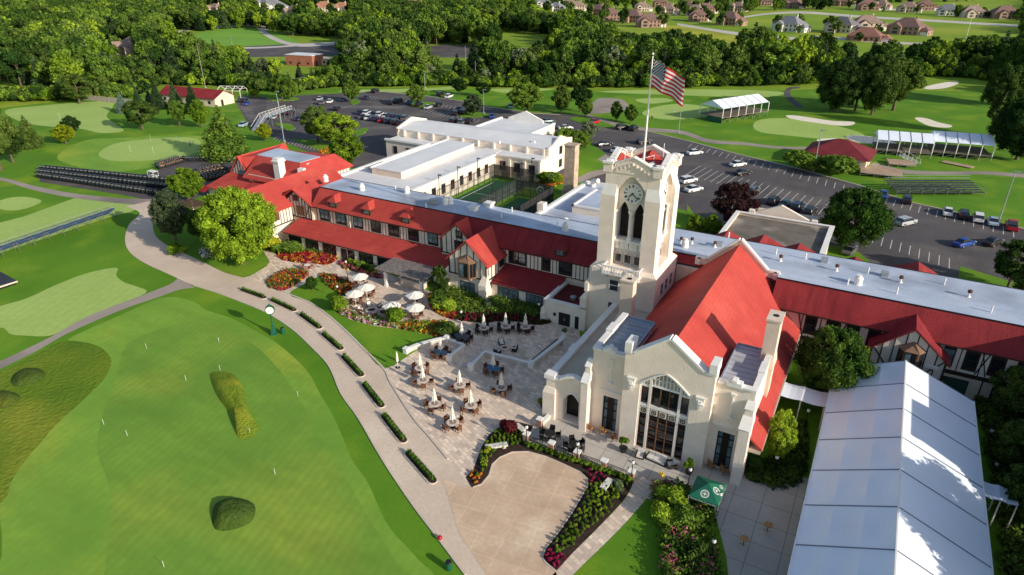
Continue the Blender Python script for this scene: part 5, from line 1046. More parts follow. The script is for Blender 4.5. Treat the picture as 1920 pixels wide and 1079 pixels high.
while yy < 1500:
    xx = -1500.
    st = 6.2+max(0, yy-200)*.0095
    while xx < 520:
        X = xx+rr.uniform(-.5,.5)*st; Y = yy+rr.uniform(-.5,.5)*st; xx += st
        px, py = PX(X, Y, 0)
        if px < -70 or px > 1990 or py < -45 or py > frontY(px) : continue
        h = rr.uniform(8.5, 15.5) if py > 70 else rr.uniform(9, 14)
        if py > frontY(px)-9: h *= .62
        tx, ty = PX(X, Y, h*.85); mx_, my_ = PX(X, Y, h*.4)
        if any(inpoly(px, py, P) or inpoly(tx, ty, P) or inpoly(mx_, my_, P) for P in CLEAR): continue
        if 1290 < px < 1950 and py < 92 and rr.random() < .55: continue
        if 1010 < px < 1290 and py < 55 and rr.random() < .5: continue
        cand.append((hypot(X, Y), X, Y, h, rr.random(), px, py))
    yy += st
cand.sort()
IND = 225; tones = ['mid','wood','wood','mid','mid','bright','silver','dark']
for d_, X, Y, h, q, px, py in cand[:IND]:
    key = ('f1','f2','f3','fc')[int(q*3.6)] ; tone = tones[int(q*97) % 8] if key != 'fc' else 'spruce'
    dark = px > 1290
    if dark and tone in ('bright','silver'): tone = 'wood'
    lb = {'fc':'dark conifer rising among the leafy trees of the wood','f1':'leafy tree standing in the front rows of the wood','f2':'leafy tree standing in the front rows of the wood','f3':'leafy tree standing in the front rows of the wood'}[key]
    tree(key, X, Y, h, rr.uniform(.85,1.35), tone, lb, 'conifers in the wood' if key == 'fc' else 'leafy trees in the front rows of the wood', 'conifer_tree' if key == 'fc' else 'leafy_tree')
PCOL = bpy.data.collections.new('wood_tree_kinds')
for key, tone in (('f1','mid'),('f2','wood'),('f3','bright'),('f1','dark'),('fc','spruce'),('f2','mid')):
    me = PROTO[key][1].copy(); me.materials[0] = LM[tone]; o = bpy.data.objects.new('wood_tree', me); PCOL.objects.link(o)
def scatter(name, pts, coll, label, cat, zs):
    """one stuff object: points with a scale attribute, instanced by geometry nodes"""
    me = bpy.data.meshes.new(name); me.from_pydata([(p[0],p[1],0) for p in pts], [], [])
    for an, k in (('sc',3),('rot',4),('pick',5)):
        a = me.attributes.new(an, 'FLOAT', 'POINT'); a.data.foreach_set('value', [p[k-1] for p in pts])
    o = bpy.data.objects.new(name, me); COL.objects.link(o); setp(o, label, cat, None, 'stuff')
    ng = bpy.data.node_groups.new(name+'_nodes', 'GeometryNodeTree'); ng.interface.new_socket('Geometry', in_out='INPUT', socket_type='NodeSocketGeometry'); ng.interface.new_socket('Geometry', in_out='OUTPUT', socket_type='NodeSocketGeometry')
    N = ng.nodes; L = ng.links; gi = N.new('NodeGroupInput'); go = N.new('NodeGroupOutput'); iop = N.new('GeometryNodeInstanceOnPoints'); ci = N.new('GeometryNodeCollectionInfo')
    ci.inputs['Collection'].default_value = coll; ci.inputs['Separate Children'].default_value = True; ci.inputs['Reset Children'].default_value = True
    def at(nm, t='FLOAT'):
        a = N.new('GeometryNodeInputNamedAttribute'); a.data_type = t; a.inputs['Name'].default_value = nm; return a.outputs['Attribute']
    L.new(gi.outputs[0], iop.inputs['Points']); L.new(ci.outputs[0], iop.inputs['Instance']); iop.inputs['Pick Instance'].default_value = True
    fi = N.new('FunctionNodeFloatToInt'); L.new(at('pick'), fi.inputs[0]); L.new(fi.outputs[0], iop.inputs['Instance Index'])
    cx = N.new('ShaderNodeCombineXYZ'); L.new(at('rot'), cx.inputs['Z']); L.new(cx.outputs[0], iop.inputs['Rotation'])
    L.new(at('sc'), iop.inputs['Scale']); L.new(iop.outputs[0], go.inputs[0])
    md = o.modifiers.new('scatter', 'NODES'); md.node_group = ng; return o
scatter('woodland', [(X,Y,h/10*rr.uniform(1.,1.25),rr.uniform(0,6.28),int(q*5.99)) for d_,X,Y,h,q,px,py in cand[IND:]], PCOL, 'far woodland spreading between houses and fields to the horizon', 'woodland', None)
print('wood', len(cand))
# hedge of shrubs along the front of the wood
BCOL = bpy.data.collections.new('undergrowth_kinds')
for key, tone in (('b1','mid'),('b1','bright'),('b2','dark')):
    me = PROTO[key][1].copy(); me.materials[0] = LM[tone]; BCOL.objects.link(bpy.data.objects.new('undergrowth_shrub', me))
pts = []
for i in range(900):
    x = rr.uniform(-60, 1990); y = frontY(x)+rr.uniform(-5, 3)
    X, Y = G(x, y); pts.append((X, Y, rr.uniform(2.2, 5.), rr.uniform(0,6), rr.randrange(3)))
scatter('undergrowth', pts, BCOL, 'tangled undergrowth along the edge of the wood', 'undergrowth', None)
# trees that stand between the far houses
n_ = 0
for x, y, k, w in HOUSES[:]:
    for j in range(4):
        px = x+rr.choice((-1,1))*rr.uniform(11,24); py = y+rr.uniform(-6,4)
        if any(inpoly(px, py, P) for P in FIELDS): continue
        X, Y = G(px, py); tree(('f1','f2','f3')[n_ % 3], X, Y, rr.uniform(6,12), 1., 'dark' if n_ % 2 else 'wood', 'round garden tree standing among the distant houses', 'garden trees among the distant houses', 'garden_tree'); n_ += 1

# ------------------------------------------------------------ houses
HC = dict(b=((.38,.24,.18),(.22,.13,.11)), t=((.60,.48,.38),(.30,.21,.17)), w=((.72,.68,.62),(.22,.22,.24)), g=((.60,.55,.48),(.17,.16,.17)), o=((.66,.56,.44),(.42,.20,.12)), r=((.40,.22,.16),(.28,.13,.10)))
HN = dict(b='brick house, dark red roof', t='tan house, brown roof', w='white house, grey roof', g='beige house, dark grey roof', o='cream house, orange tiled roof', r='low brick house, long reddish roof')
def hip(b, x0, x1, y0, y1, z0, z1, ov=.5):
    w = min(x1-x0, y1-y0)/2; X0, X1, Y0, Y1 = x0-ov, x1+ov, y0-ov, y1+ov
    if x1-x0 >= y1-y0: R_ = [(x0+w,(y0+y1)/2,z1),(x1-w,(y0+y1)/2,z1)]; F_ = [(0,1,5,4),(1,2,5),(2,3,4,5),(3,0,4),(3,2,1,0)]
    else: R_ = [((x0+x1)/2,y0+w,z1),((x0+x1)/2,y1-w,z1)]; F_ = [(0,1,4),(1,2,5,4),(2,3,5),(3,0,4,5),(3,2,1,0)]
    b.add([(X0,Y0,z0),(X1,Y0,z0),(X1,Y1,z0),(X0,Y1,z0)]+R_, F_)
def house(px, py, kind, w, i):
    X, Y = G(px, py); rz = radians(rr.choice((-8,-5,12,20,-20,25))); wc, rc = HC[kind]
    where = 'far left' if px < 700 else ('beyond the wood' if px < 1230 else ('right of the flag' if px < 1420 else ('before the meadow' if py > 50 else 'behind the meadow')))
    t = thing('house', '%s, %s %s' % (HN[kind], where, ''), 'house', (X,Y,0), rz); D = w*.55; hw = w/2; h = 5.6 if kind != 'r' else 3.
    wm = mat('house_wall_'+kind, wc, .9, .1, .5); rm = mat('house_roof_'+kind, rc, .9, .15, .4)
    b = MB(); b.box(-hw,hw*.6,0,D,0,h); b.box(hw*.6,hw,D*.1,D*.8,0,h*.62); b.box(-hw*.75,-hw*.2,-3,0,0,h*.95)
    b.wallprism([(-hw*.75,h*.95),(-hw*.2,h*.95),(-hw*.475,h*1.4)],'y',-2.9,-.0); part('wall', b, wm, t)
    b = MB(); hip(b,-hw,hw*.6,0,D,h,h+D*.38); hip(b,hw*.6,hw,D*.1,D*.8,h*.62,h*.62+2.6); gable_y(b,-hw*.75,-hw*.2,-hw*.475,-3,D*.35,h*.95,h*1.42,.15,.3); rf_ = part('roof', b, rm, t)
    b = MB(); b.box(hw*.1,hw*.1+.9,D*.6,D*.6+.9,h,h+D*.38+1.); part('chimney', b, wm, t)
    gl = mat('house_glass', (.04,.05,.06), .15, 0)
    for u in (-hw*.05, hw*.2, hw*.45):
        for z in ((.9,3.6) if h > 4 else (.9,)): b = MB(); b.box(u-.6,u+.6,-.06,-.01,z,z+1.5); part('window', b, gl, t)
    for z in ((1,3.5) if h > 4 else (1,)): b = MB(); b.box(-hw*.6,-hw*.35,-3.06,-3.,z,z+1.5); part('window', b, gl, t)
    for z in ((1,3.5) if h > 4 else (1,)):
        for v in (D*.25, D*.65): b = MB(); b.box(hw+.0,hw+.05,v-.6,v+.6,z,z+1.3) if z < 2 else b.box(hw*.6,hw*.6+.05,v-.6,v+.6,z,z+1.3); part('window', b, gl, t)
    b = MB(); b.box(hw*.64,hw*.96,D*.1-.06,D*.1-.01,.1,2.4); part('garage_door', b, whitetrim, t); b = MB(); b.box(-.5-hw*.1,.5-hw*.1,-.07,-.01,0,2.2); part('door', b, beam, t)
    # unique wording by neighbours
    t['label'] = HN[kind]+', '+where; return t
cnt = {}
HL = [house(x, y, k, w, i) for i, (x, y, k, w) in enumerate(HOUSES)]
groups = {}
for o in HL: groups.setdefault(o['label'], []).append(o)
ORD = ['leftmost','second from left','third from left','fourth from left','fifth from left','sixth from left','seventh from left','eighth from left','ninth from left','tenth from left']
for lb, L_ in groups.items():
    if len(L_) > 1:
        L_.sort(key=lambda o: PX(o.location.x, o.location.y, 0)[0])
        for i, o in enumerate(L_): o['label'] = lb+(', '+ORD[min(i, 9)])
# low red roofed shed, brick block, pavilion, half-way house on the course
def simple_building(name, label, cat, px, rz, w, d, h, hr, wm, rm, kind='gable'):
    X, Y = G(*px); t = thing(name, label, cat, (X,Y,0), radians(rz)); b = MB(); b.box(-w/2,w/2,0,d,0,h); part('wall', b, wm, t); b = MB()
    if kind == 'gable': 
        b.slab([(-w/2-.5,-.5,h-.15),(w/2+.5,-.5,h-.15),(w/2+.5,d/2,hr),(-w/2-.5,d/2,hr)], .15); b.slab([(-w/2-.5,d/2,hr),(w/2+.5,d/2,hr),(w/2+.5,d+.5,h-.15),(-w/2-.5,d+.5,h-.15)], .15)
        q = MB(); [q.wallprism([(0,h),(d,h),(d/2,hr-.1)],'x',x0,x0+.2) for x0 in (-w/2,w/2-.2)]; part('gable_wall', q, wm, t)
    elif kind == 'hip': hip(b,-w/2,w/2,0,d,h,hr,.9)
    else: b.box(-w/2-.2,w/2+.2,-.2,d+.2,h,h+.25)
    part('roof', b, rm, t)
    for i in range(max(1, int(w/5))): u = -w/2+w*(i+.5)/max(1,int(w/5)); q = MB(); q.box(u-.6,u+.6,-.05,0,.9,1.9); part('window', q, glass, t)
    q = MB(); q.box(w/2,w/2+.05,d*.3,d*.3+1.1,0,2.1); part('door', q, beam, t); return t
simple_building('maintenance_shed','long low shed with red roof behind the spruces','shed',(352,196),6,27,9,3.,5.2,stucco2,redroof2)
simple_building('brick_building','flat-roofed red brick building beside the far car park','building',(562,124),8,16,9,5.,5,mat('house_wall_x',(.40,.15,.10),.9,.1,.5),whiteroof,'flat')
simple_building('flat_building','pale flat-roofed building right of the red brick one','building',(600,122),8,22,9,2.6,3,stucco2,mat('tan_flat_roof',(.5,.42,.34),.9),'flat')
simple_building('halfway_house','dark red hip-roofed half-way house with bushes beside the car park','building',(1562,315),-4,14,12,2.8,6.,stucco2,mat('maroon_roof',(.17,.022,.028),.85,.2,.5),'hip')
X, Y = G(1137,206); t = thing('pavilion','small open pavilion with red pyramid roof by the golf practice area','pavilion',(X,Y,0)); b = MB(); hip(b,-5,5,-4,4,2.7,4.6,.8); part('roof', b, redroof2, t)
for sx in (-4.6,4.6):
    for sy in (-3.6,3.6): b = MB(); b.box(sx-.25,sx+.25,sy-.25,sy+.25,0,2.7); part('post', b, stucco2, t)

# ------------------------------------------------------------ tents and stands
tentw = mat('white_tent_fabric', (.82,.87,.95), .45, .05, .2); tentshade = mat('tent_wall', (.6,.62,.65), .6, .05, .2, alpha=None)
mq = thing('white_marquee', 'huge white event marquee with dark seams beside the hall', 'marquee', (7.3,50,0))
MX0, MX1, MR, ZE, ZRI = .75, 14.25, 7.25, 3.6, 6.5; BY = [74.2-4.95*i for i in range(11)]
b = MB()
for i in range(10):
    y1, y0 = BY[i], BY[i+1]
    for j in range(3):
        ux0, ux1 = j/3, (j+1)/3; n = 6
        vs = []
        for a in range(n+1):
            for c in range(n+1):
                u = ux0+(ux1-ux0)*a/n; v = c/n; sag = .2*sin(pi*a/n)*sin(pi*v)
                vs.append((MX0+(MR-MX0)*u, y0+(y1-y0)*v, ZE+(ZRI-ZE)*u-sag))
        b.add(vs, [(a*(n+1)+c, (a+1)*(n+1)+c, (a+1)*(n+1)+c+1, a*(n+1)+c+1) for a in range(n) for c in range(n)])
    b.add([(MR,y0,ZRI),(MX1,y0,ZE),(MX1,y1,ZE),(MR,y1,ZRI)], [(0,1,2,3)])
part('roof', b, tentw, mq, smooth=False)
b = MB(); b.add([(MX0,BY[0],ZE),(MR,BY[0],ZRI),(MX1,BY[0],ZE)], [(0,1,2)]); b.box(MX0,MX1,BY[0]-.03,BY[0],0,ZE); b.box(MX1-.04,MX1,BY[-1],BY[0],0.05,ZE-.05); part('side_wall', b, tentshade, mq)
for y in BY: b = MB(); b.add([(x,y+s,z+d) for s in (-.045,.045) for x,z,d in ((MX0,ZE,.05),(MR,ZRI,.05),(MX1,ZE,.05),(MX1,ZE,-.02),(MR,ZRI,-.02),(MX0,ZE,-.02))], [(0,1,4,5),(1,2,3,4),(6,11,10,7),(7,10,9,8),(0,6,7,1),(1,7,8,2)]); part('seam', b, mat('seam_grey', (.16,.18,.23), .6, 0), mq)
b = MB(); b.bar((MX0,BY[-1],ZE),(MX0,BY[0],ZE),.12,.16); b.bar((MX1,BY[-1],ZE),(MX1,BY[0],ZE),.12,.16); b.bar((MR,BY[-1],ZRI+.03),(MR,BY[0],ZRI+.03),.12); part('edge_rail', b, whitetrim, mq)
for y in BY:
    for x in (MX0,MX1): b = MB(); b.box(x-.08,x+.08,y-.08,y+.08,0,ZE); part('leg', b, greym, mq)
def canopy(name, label, x0, x1, y0, y1, z):
    t = thing(name, label, 'canopy', ((x0+x1)/2,(y0+y1)/2,0)); b = MB(); n = 8; vs = []
    for i in range(n+1):
        for y in (y0,y1): vs.append((x0+(x1-x0)*i/n, y, z-.12*abs(sin(pi*i/n*2))))
    b.add(vs, [(2*i,2*i+1,2*i+3,2*i+2) for i in range(n)]); part('canopy_roof', b, tentw, t)
    for x in (x0+.1,(x0+x1)/2,x1-.1):
        for y in (y0+.05,y1-.05): b = MB(); b.box(x-.05,x+.05,y-.05,y+.05,0,z-.13); part('post', b, whitetrim, t)
canopy('link_canopy','white fabric canopy linking the hall to the marquee',-4.2,.7,66.2,69.2,3.1); canopy('side_canopy','small white canopy sticking out on the right side of the marquee',14.4,17.0,59.2,61.4,3.0)
def gtent(b, x0, x1, y0, y1, ze, zr, nb):
    """ridge along X"""
    ym = (y0+y1)/2; b.add([(x0,y0,ze),(x1,y0,ze),(x1,ym,zr),(x0,ym,zr),(x0,y1,ze),(x1,y1,ze)], [(0,1,2,3),(3,2,5,4),(0,3,4),(1,5,2)])
def stand_tent(name, label, rz, o, w, d, hp, ze, zr, nb, cat='tent'):
    t = thing(name, label, cat, (o[0],o[1],0), radians(rz)); b = MB(); gtent(b,0,w,0,d,ze,zr,nb); part('roof', b, tentw, t)
    b = MB(); b.box(0,w,0,d,hp,hp+.2); part('deck', b, mat('deck_board', (.16,.13,.11), .8, .2, 1.), t)
    b = MB(); [b.bar((w*i/nb,-.02,ze+.03),(w*i/nb,d/2,zr+.03),.1) for i in range(1,nb)]; part('seam', b, _m['seam_grey'], t) if nb > 4 else None
    for i in range(nb+1):
        for y in (0,d): b = MB(); b.box(w*i/nb-.09,w*i/nb+.09,y-.09,y+.09,hp,ze); part('post', b, whitetrim, t)
    b = MB()
    for i in range(nb+1):
        for y in (.1,d-.1): b.tube((w*i/nb,y,0),(w*i/nb,y,hp),.06,n=5)
        if i < nb: b.tube((w*i/nb,.1,.1),(w*(i+1)/nb,.1,hp),.04,n=4)
    part('scaffold', b, greym, t); return t
gA = G(1640,290); stand_tent('grandstand_tent','long white grandstand tent on scaffolding, nearer left part',8,gA,13,9,1.2,4.0,5.6,5); stand_tent('grandstand_tent','long white grandstand tent on scaffolding, right part under the oaks',8,G(1745,294),13.5,10,1.2,4.0,5.8,5)
t1_ = stand_tent('hospitality_tent','white gabled tent on a raised deck beside the practice green',62,(-46,217.5),22,9.6,1.6,4.6,6.6,6)
b = MB(); b.box(-.05,-.15,.0,6,0,1.7); part('skirt', b, greenm, t1_)
X, Y = G(1300,232); t = thing('canopy_tent','small green canopy tent left of the white gabled tent','canopy',(X,Y,0)); b = MB(); b.add([(-1.6,-1.6,2.2),(1.6,-1.6,2.2),(1.6,1.6,2.2),(-1.6,1.6,2.2),(0,0,3.1)], [(0,1,4),(1,2,4),(2,3,4),(3,0,4)]); part('canopy_roof', b, mat('pale_green_fabric', (.25,.45,.36), .8), t)
for sx in (-1.5,1.5):
    for sy in (-1.5,1.5): b = MB(); b.box(sx-.05,sx+.05,sy-.05,sy+.05,0,2.2); part('leg', b, greym, t)
def scaff(b, x0, x1, y0, y1, z, nx, ny):
    for i in range(nx+1):
        for j in range(ny+1):
            x = x0+(x1-x0)*i/nx; y = y0+(y1-y0)*j/ny; b.tube((x,y,0),(x,y,z),.05,n=4)
            if i < nx: b.tube((x,y,z*.5),(x+(x1-x0)/nx,y,z),.035,n=4); b.tube((x,y,z),(x+(x1-x0)/nx,y,z),.035,n=4)
            if j < ny: b.tube((x,y,z),(x,y+(y1-y0)/ny,z),.035,n=4)
def bleacher(name, label, a, c, d, h, rows, seatm, cover=False):
    A = G(*a); C = G(*c); L_ = hypot(C[0]-A[0], C[1]-A[1]); t = thing(name, label, 'grandstand', (A[0],A[1],0), atan2(C[1]-A[1], C[0]-A[0]))
    b = MB(); 
    for r_ in range(rows): z = h*(.35+.65*r_/rows) ; y = d*r_/rows; b.box(0,L_,y,y+d/rows*.8,z,z+.08)
    if cover: b.slab([(0,0,h*.3),(L_,0,h*.3),(L_,d,h+.1),(0,d,h+.1)], .1)
    if cover: b.v = [(x,-y,z) for x,y,z in b.v]; t_y = -d
    else: t_y = d
    part('seating', b, seatm, t); b = MB(); scaff(b,0,L_,min(0,t_y),max(0,t_y),h*.9,max(2,int(L_/2.5)),2); part('scaffold', b, mat('dull_scaffold',(.13,.15,.14),.6), t)
    b = MB(); [b.tube((0,t_y,h+k),(L_,t_y,h+k),.04,n=4) for k in (.3,.9)]; part('railing', b, greym, t); return t
blues = mat('dark_blue_cover', (.03,.07,.19), .8, .15, .5); darks = mat('dark_seating', (.035,.04,.05), .7, .2, .5)
bleacher('grandstand','long narrow grandstand with blue cover beside the tee at left',(-40,490),(205,405),2.2,1.9,4,blues,True)
bleacher('grandstand','dark empty grandstand on scaffolding between car park and golf course',(1680,368),(1845,368),6,2.,6,darks)
bleacher('grandstand','grey roofed viewing stand at the far corner of the car park',(572,172),(608,166),6,3.5,6,darks)
X, Y = G(20,538); t = thing('platform','small dark platform with pale edge at the left edge of the view','platform',(X-6,Y,0),radians(-5)); b = MB(); b.box(-4,6,-1.6,1.6,.5,.62); part('deck', b, darks, t); b = MB(); b.box(-4,6,-1.75,-1.6,.42,.64); b.box(6,6.15,-1.75,1.6,.42,.64); part('rim', b, concrete, t); b = MB(); b.box(-3.8,5.8,-1.4,1.4,.0,.45); part('base_frame', b, blackm, t)
for (a, w, d, rz, lab) in (((1650,328),9,7,5,'bare wooden stage platform on scaffolding near the half-way house'),((1688,310),6,5,10,'wooden deck leaning against the grandstand tent steps'),((1795,310),7,2.2,-25,'loose wooden board lying on the grass near the oaks')):
    X, Y = G(*a); t = thing('platform',lab,'platform',(X,Y,0),radians(rz)); z = .9 if w == 9 else (.7 if w == 6 else .15); b = MB(); b.box(-w/2,w/2,-d/2,d/2,z,z+.12); part('deck', b, mat('plywood_deck', (.42,.30,.20), .8, .15, .6), t)
    if z > .3: b = MB(); scaff(b,-w/2,w/2,-d/2,d/2,z,3,2); part('scaffold', b, greym, t)
X, Y = G(1690,302); t = thing('staircase','white metal stairs leading up to the grandstand tent','stairs',(X,Y,0),radians(60)); b = MB(); [b.box(-1.1,1.1,-i*.5,-i*.5+.45,1.5-i*.17,1.55-i*.17) for i in range(9)]; part('tread', b, greym, t)
for s in (-1.1,1.1): b = MB(); b.bar((s,.4,2.5),(s,-4.3,1.1),.07); b.bar((s,.4,1.5),(s,-4.3,.1),.1); [b.tube((s,-i*1.1+.2,1.5-i*.37),(s,-i*1.1+.2,2.5-i*.37),.04) for i in range(5)]; part('handrail', b, whitetrim, t)
# footbridge at the car park and white scaffold arch
X, Y = G(478,247); X2, Y2 = G(560,218); L_ = hypot(X2-X, Y2-Y); t = thing('footbridge','temporary metal footbridge over the car park entrance','footbridge',(X,Y,0),atan2(Y2-Y,X2-X)); b = MB(); b.box(5,L_-5,-1.2,1.2,3.2,3.35); b.slab([(0,-1.2,.3),(5,-1.2,3.35),(5,1.2,3.35),(0,1.2,.3)], .12); part('deck', b, greym, t)
for s in (-1.2,1.2):
    b = MB(); b.bar((0,s,1.4),(5,s,4.4),.07); b.bar((5,s,4.4),(L_-5,s,4.4),.07); [b.bar((5+i*(L_-10)/8,s,3.3),(5+(i+(1 if i % 2 else -1)*.0)*(L_-10)/8,s,4.4),.05) for i in range(9)]; [b.bar((5+i*(L_-10)/8,s,3.3),(5+(i+1)*(L_-10)/8,s,4.4),.04) for i in range(8)]; part('handrail', b, whitetrim, t)
b = MB(); scaff(b,L_-6,L_-3.5,-1.2,1.2,3.2,1,1); scaff(b,5,7.5,-1.2,1.2,3.2,1,1); part('scaffold', b, greym, t)
X, Y = G(437,182); t = thing('tent_frame','bare white tent frame without its cover next to the red-roofed shed','tent frame',(X,Y,0),radians(25)); b = MB()
for x in (-4.5,-1.5,1.5,4.5):
    b.bar((x,-3,0),(x,-3,2.7),.14); b.bar((x,3,0),(x,3,2.7),.14); b.bar((x,-3,2.7),(x,0,4),.14); b.bar((x,0,4),(x,3,2.7),.14)
for y, z in ((-3,2.7),(0,4),(3,2.7)): b.bar((-4.5,y,z),(4.5,y,z),.12)
part('frame', b, whitetrim, t)
# ------------------------------------------------------------ furniture prototypes
def W3(x, y, z=0.): X, Y = G(x, y, z); return (X, Y, 0.)
def chair_proto(m, lab):
    t = thing('chair', lab, 'chair', (0,0,-50)); OFF[t.name] = Vector((0,0,0)); b = MB(); b.box(-.27,.27,-.27,.25,.36,.46); part('seat', b, m, t)
    b = MB(); b.box(-.28,.28,.2,.28,.46,.95); b.box(-.3,-.24,-.22,.24,.46,.66); b.box(.24,.3,-.22,.24,.46,.66); part('backrest', b, m, t)
    for sx in (-.23,.23):
        for sy in (-.22,.22): b = MB(); b.box(sx-.03,sx+.03,sy-.03,sy+.03,0,.36); part('leg', b, m, t)
    return t
def clone(proto_, loc, rz, label, group, used=[]):
    if proto_.name not in used: used.append(proto_.name); o = proto_; o.location = loc; o.rotation_euler = (0,0,rz)
    else: o = dup(proto_, loc, rz)
    setp(o, label, None, group); return o
PC_ = {}
def chairs_around(c, n, r, m, lab, grp, ph=0.):
    if m.name not in PC_: PC_[m.name] = chair_proto(m, lab)
    for i in range(n):
        a = ph+2*pi*i/n; clone(PC_[m.name], (c[0]+cos(a)*r, c[1]+sin(a)*r, 0), a-pi/2, lab, grp)
def table(px, lab, r=.7, m=None, dark=False, umb=None, nch=4, grp='round tables on the patio', chl='brown wicker chair drawn up to a round patio table', chm=None, ph=.5, sy=1.):
    X, Y = G(*px, .72); t = thing('patio_table', lab, 'table', (X,Y,0), 0, None); b = MB(); b.lathe([(r,.70),(r+.02,.72),(r,.745)], (0,0,0), 18)
    if sy != 1: b.v = [(x*1.5, y, z) for x,y,z in b.v]
    OFF[t.name] = Vector((0,0,0)); part('table_top', b, m or tablet, t)
    if not dark: q = MB(); q.lathe([(r*.55,.746),(r*.55,.75)], (0,0,0), 16); part('inlay', q, mat('table_inlay', (.30,.20,.15), .5), t)
    b = MB(); b.lathe([(.3,0),(.3,.05),(.06,.1),(.06,.70)], (0,0,0), 10); part('pedestal', b, wickerd, t)
    chairs_around((X,Y), nch, r*(1.25 if sy != 1 else 1)+.28, chm or wicker, chl, grp.replace('tables','table chairs'), ph)
    if umb == 'closed':
        u = thing('closed_umbrella', umb_label(lab), 'umbrella', (X,Y,0)); OFF[u.name] = Vector((0,0,0)); b = MB(); b.tube((0,0,.05),(0,0,2.8),.03,n=6); part('pole', b, whitetrim, u)
        b = MB(); n = 16; P = [(.16,1.15),(.27,1.22),(.22,1.6),(.13,1.95),(.18,2.08),(.09,2.5),(.02,2.85)]; vs = []; fs = []
        for j, (rr_, z) in enumerate(P):
            for i in range(n): k = 1.2 if i % 2 else .65; vs.append((rr_*k*cos(2*pi*i/n), rr_*k*sin(2*pi*i/n), z))
        for j in range(len(P)-1): fs += [(j*n+i, j*n+(i+1)%n, (j+1)*n+(i+1)%n, (j+1)*n+i) for i in range(n)]
        b.add(vs, fs); part('folded_canopy', b, canvas, u)
    return t
def umb_label(l): return 'closed ivory umbrella standing in the '+l.split(',')[0].replace('round ', '')[:70]
def open_umb(px, r, lab, h=2.3):
    X, Y = G(*px, h); u = thing('open_umbrella', lab, 'umbrella', (X,Y,0)); OFF[u.name] = Vector((0,0,0)); b = MB(); b.tube((0,0,0),(0,0,h+.25),.03,n=6); b.lathe([(.28,0),(.28,.1),(.05,.15)], (0,0,0), 10); part('pole', b, whitetrim, u)
    b = MB(); vs = [(0,0,h+.28)]; n = 8
    for i in range(n): vs.append((r*cos(2*pi*i/n), r*sin(2*pi*i/n), h-.25))
    for i in range(n): a = 2*pi*(i+.5)/n; vs.append((r*.5*cos(a)*.9, r*.5*sin(a)*.9, h-.03))
    for i in range(n): vs.append((r*cos(2*pi*i/n), r*sin(2*pi*i/n), h-.38))
    fs = []
    for i in range(n): j = (i+1) % n; fs += [(0,1+i,9+i),(0,9+i,1+j),(9+i,1+i,1+j),(1+i,17+i,17+j,1+j)]
    b.add(vs, fs); part('canopy', b, canvas, u); b = MB(); [b.bar((0,0,h+.1),(r*.97*cos(2*pi*i/n), r*.97*sin(2*pi*i/n), h-.3),.03) for i in range(n)]; part('ribs', b, whitetrim, u)
g1 = 'round tables on the lower patio'
LT = [((788,690),'first'),((793,713),'second'),((815,757),'third'),((849,792),'nearest'),((862,722),'fourth'),((883,760),'fifth'),((940,727),'rightmost')]
LTL = ['round table nearest to the lawn corner, back row of the lower patio','round table second from the lawn corner','round table beside the driveway kerb, middle of the lower patio','round table farthest forward on the lower patio','round table in the centre of the lower patio','round table right of the forward one on the lower patio','round table at the edge of the hall shadow']
for (p, _), l in zip(LT, LTL): table(p, l, umb='closed', grp=g1, nch=4, ph=random.uniform(0,1.5))
table((826,660),'oval dark table inside the curved low wall',.62,mat('blue_grey_top', (.10,.14,.19), .3, .1, 2.),True,'closed',6,g1,sy=1.5)
table((925,690),'oval blue table inside the angled low wall',.62,mat('blue_top', (.04,.13,.22), .3, .1, 2.),True,'closed',5,g1,sy=1.5)
g2 = 'round tables in the shaded courtyard'; cw = 'dark wicker chair at a round table in the shaded courtyard'
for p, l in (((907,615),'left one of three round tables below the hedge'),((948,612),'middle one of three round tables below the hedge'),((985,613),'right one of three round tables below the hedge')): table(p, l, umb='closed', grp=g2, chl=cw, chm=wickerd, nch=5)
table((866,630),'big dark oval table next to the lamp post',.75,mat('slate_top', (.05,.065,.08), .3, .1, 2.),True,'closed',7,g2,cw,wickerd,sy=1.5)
g3 = 'round tables under open umbrellas'; c3 = 'brown wicker chair on the terrace with open umbrellas'
for p, u, l, ul in (((676,530),(673.5,516),'round table farthest left on the umbrella terrace','open ivory umbrella farthest back on the left terrace'),((690,548),(686,535.7),'round table second from back on the umbrella terrace','open white umbrella in the middle of the left trio'),((667,562),(664.6,547.5),'round table nearest the lawn on the umbrella terrace','open white umbrella nearest the lawn in the left trio'),
                  ((736,586),(733.6,570),'round table right of the fire pit','open ivory umbrella right of the fire pit'),((779,588),(778,573.5),'round table at the right front of the umbrella terrace','large open ivory umbrella at the right front'),((779,570),(777,550),'round table behind the right front one by the pergola post','open ivory umbrella next to the pergola post')):
    table(p, l, .5, umb=None, grp=g3, chl=c3, nch=4, ph=random.uniform(0,1.5)); open_umb(u, 1.35, ul)
table((576,497),'small round table by the red flower bed at the drive',.5,whitetrim,True,None,4,g3,'pinkish wicker chair at the table by the red flower bed',mat('rose_wicker', (.35,.16,.13), .8, .2, 5.))
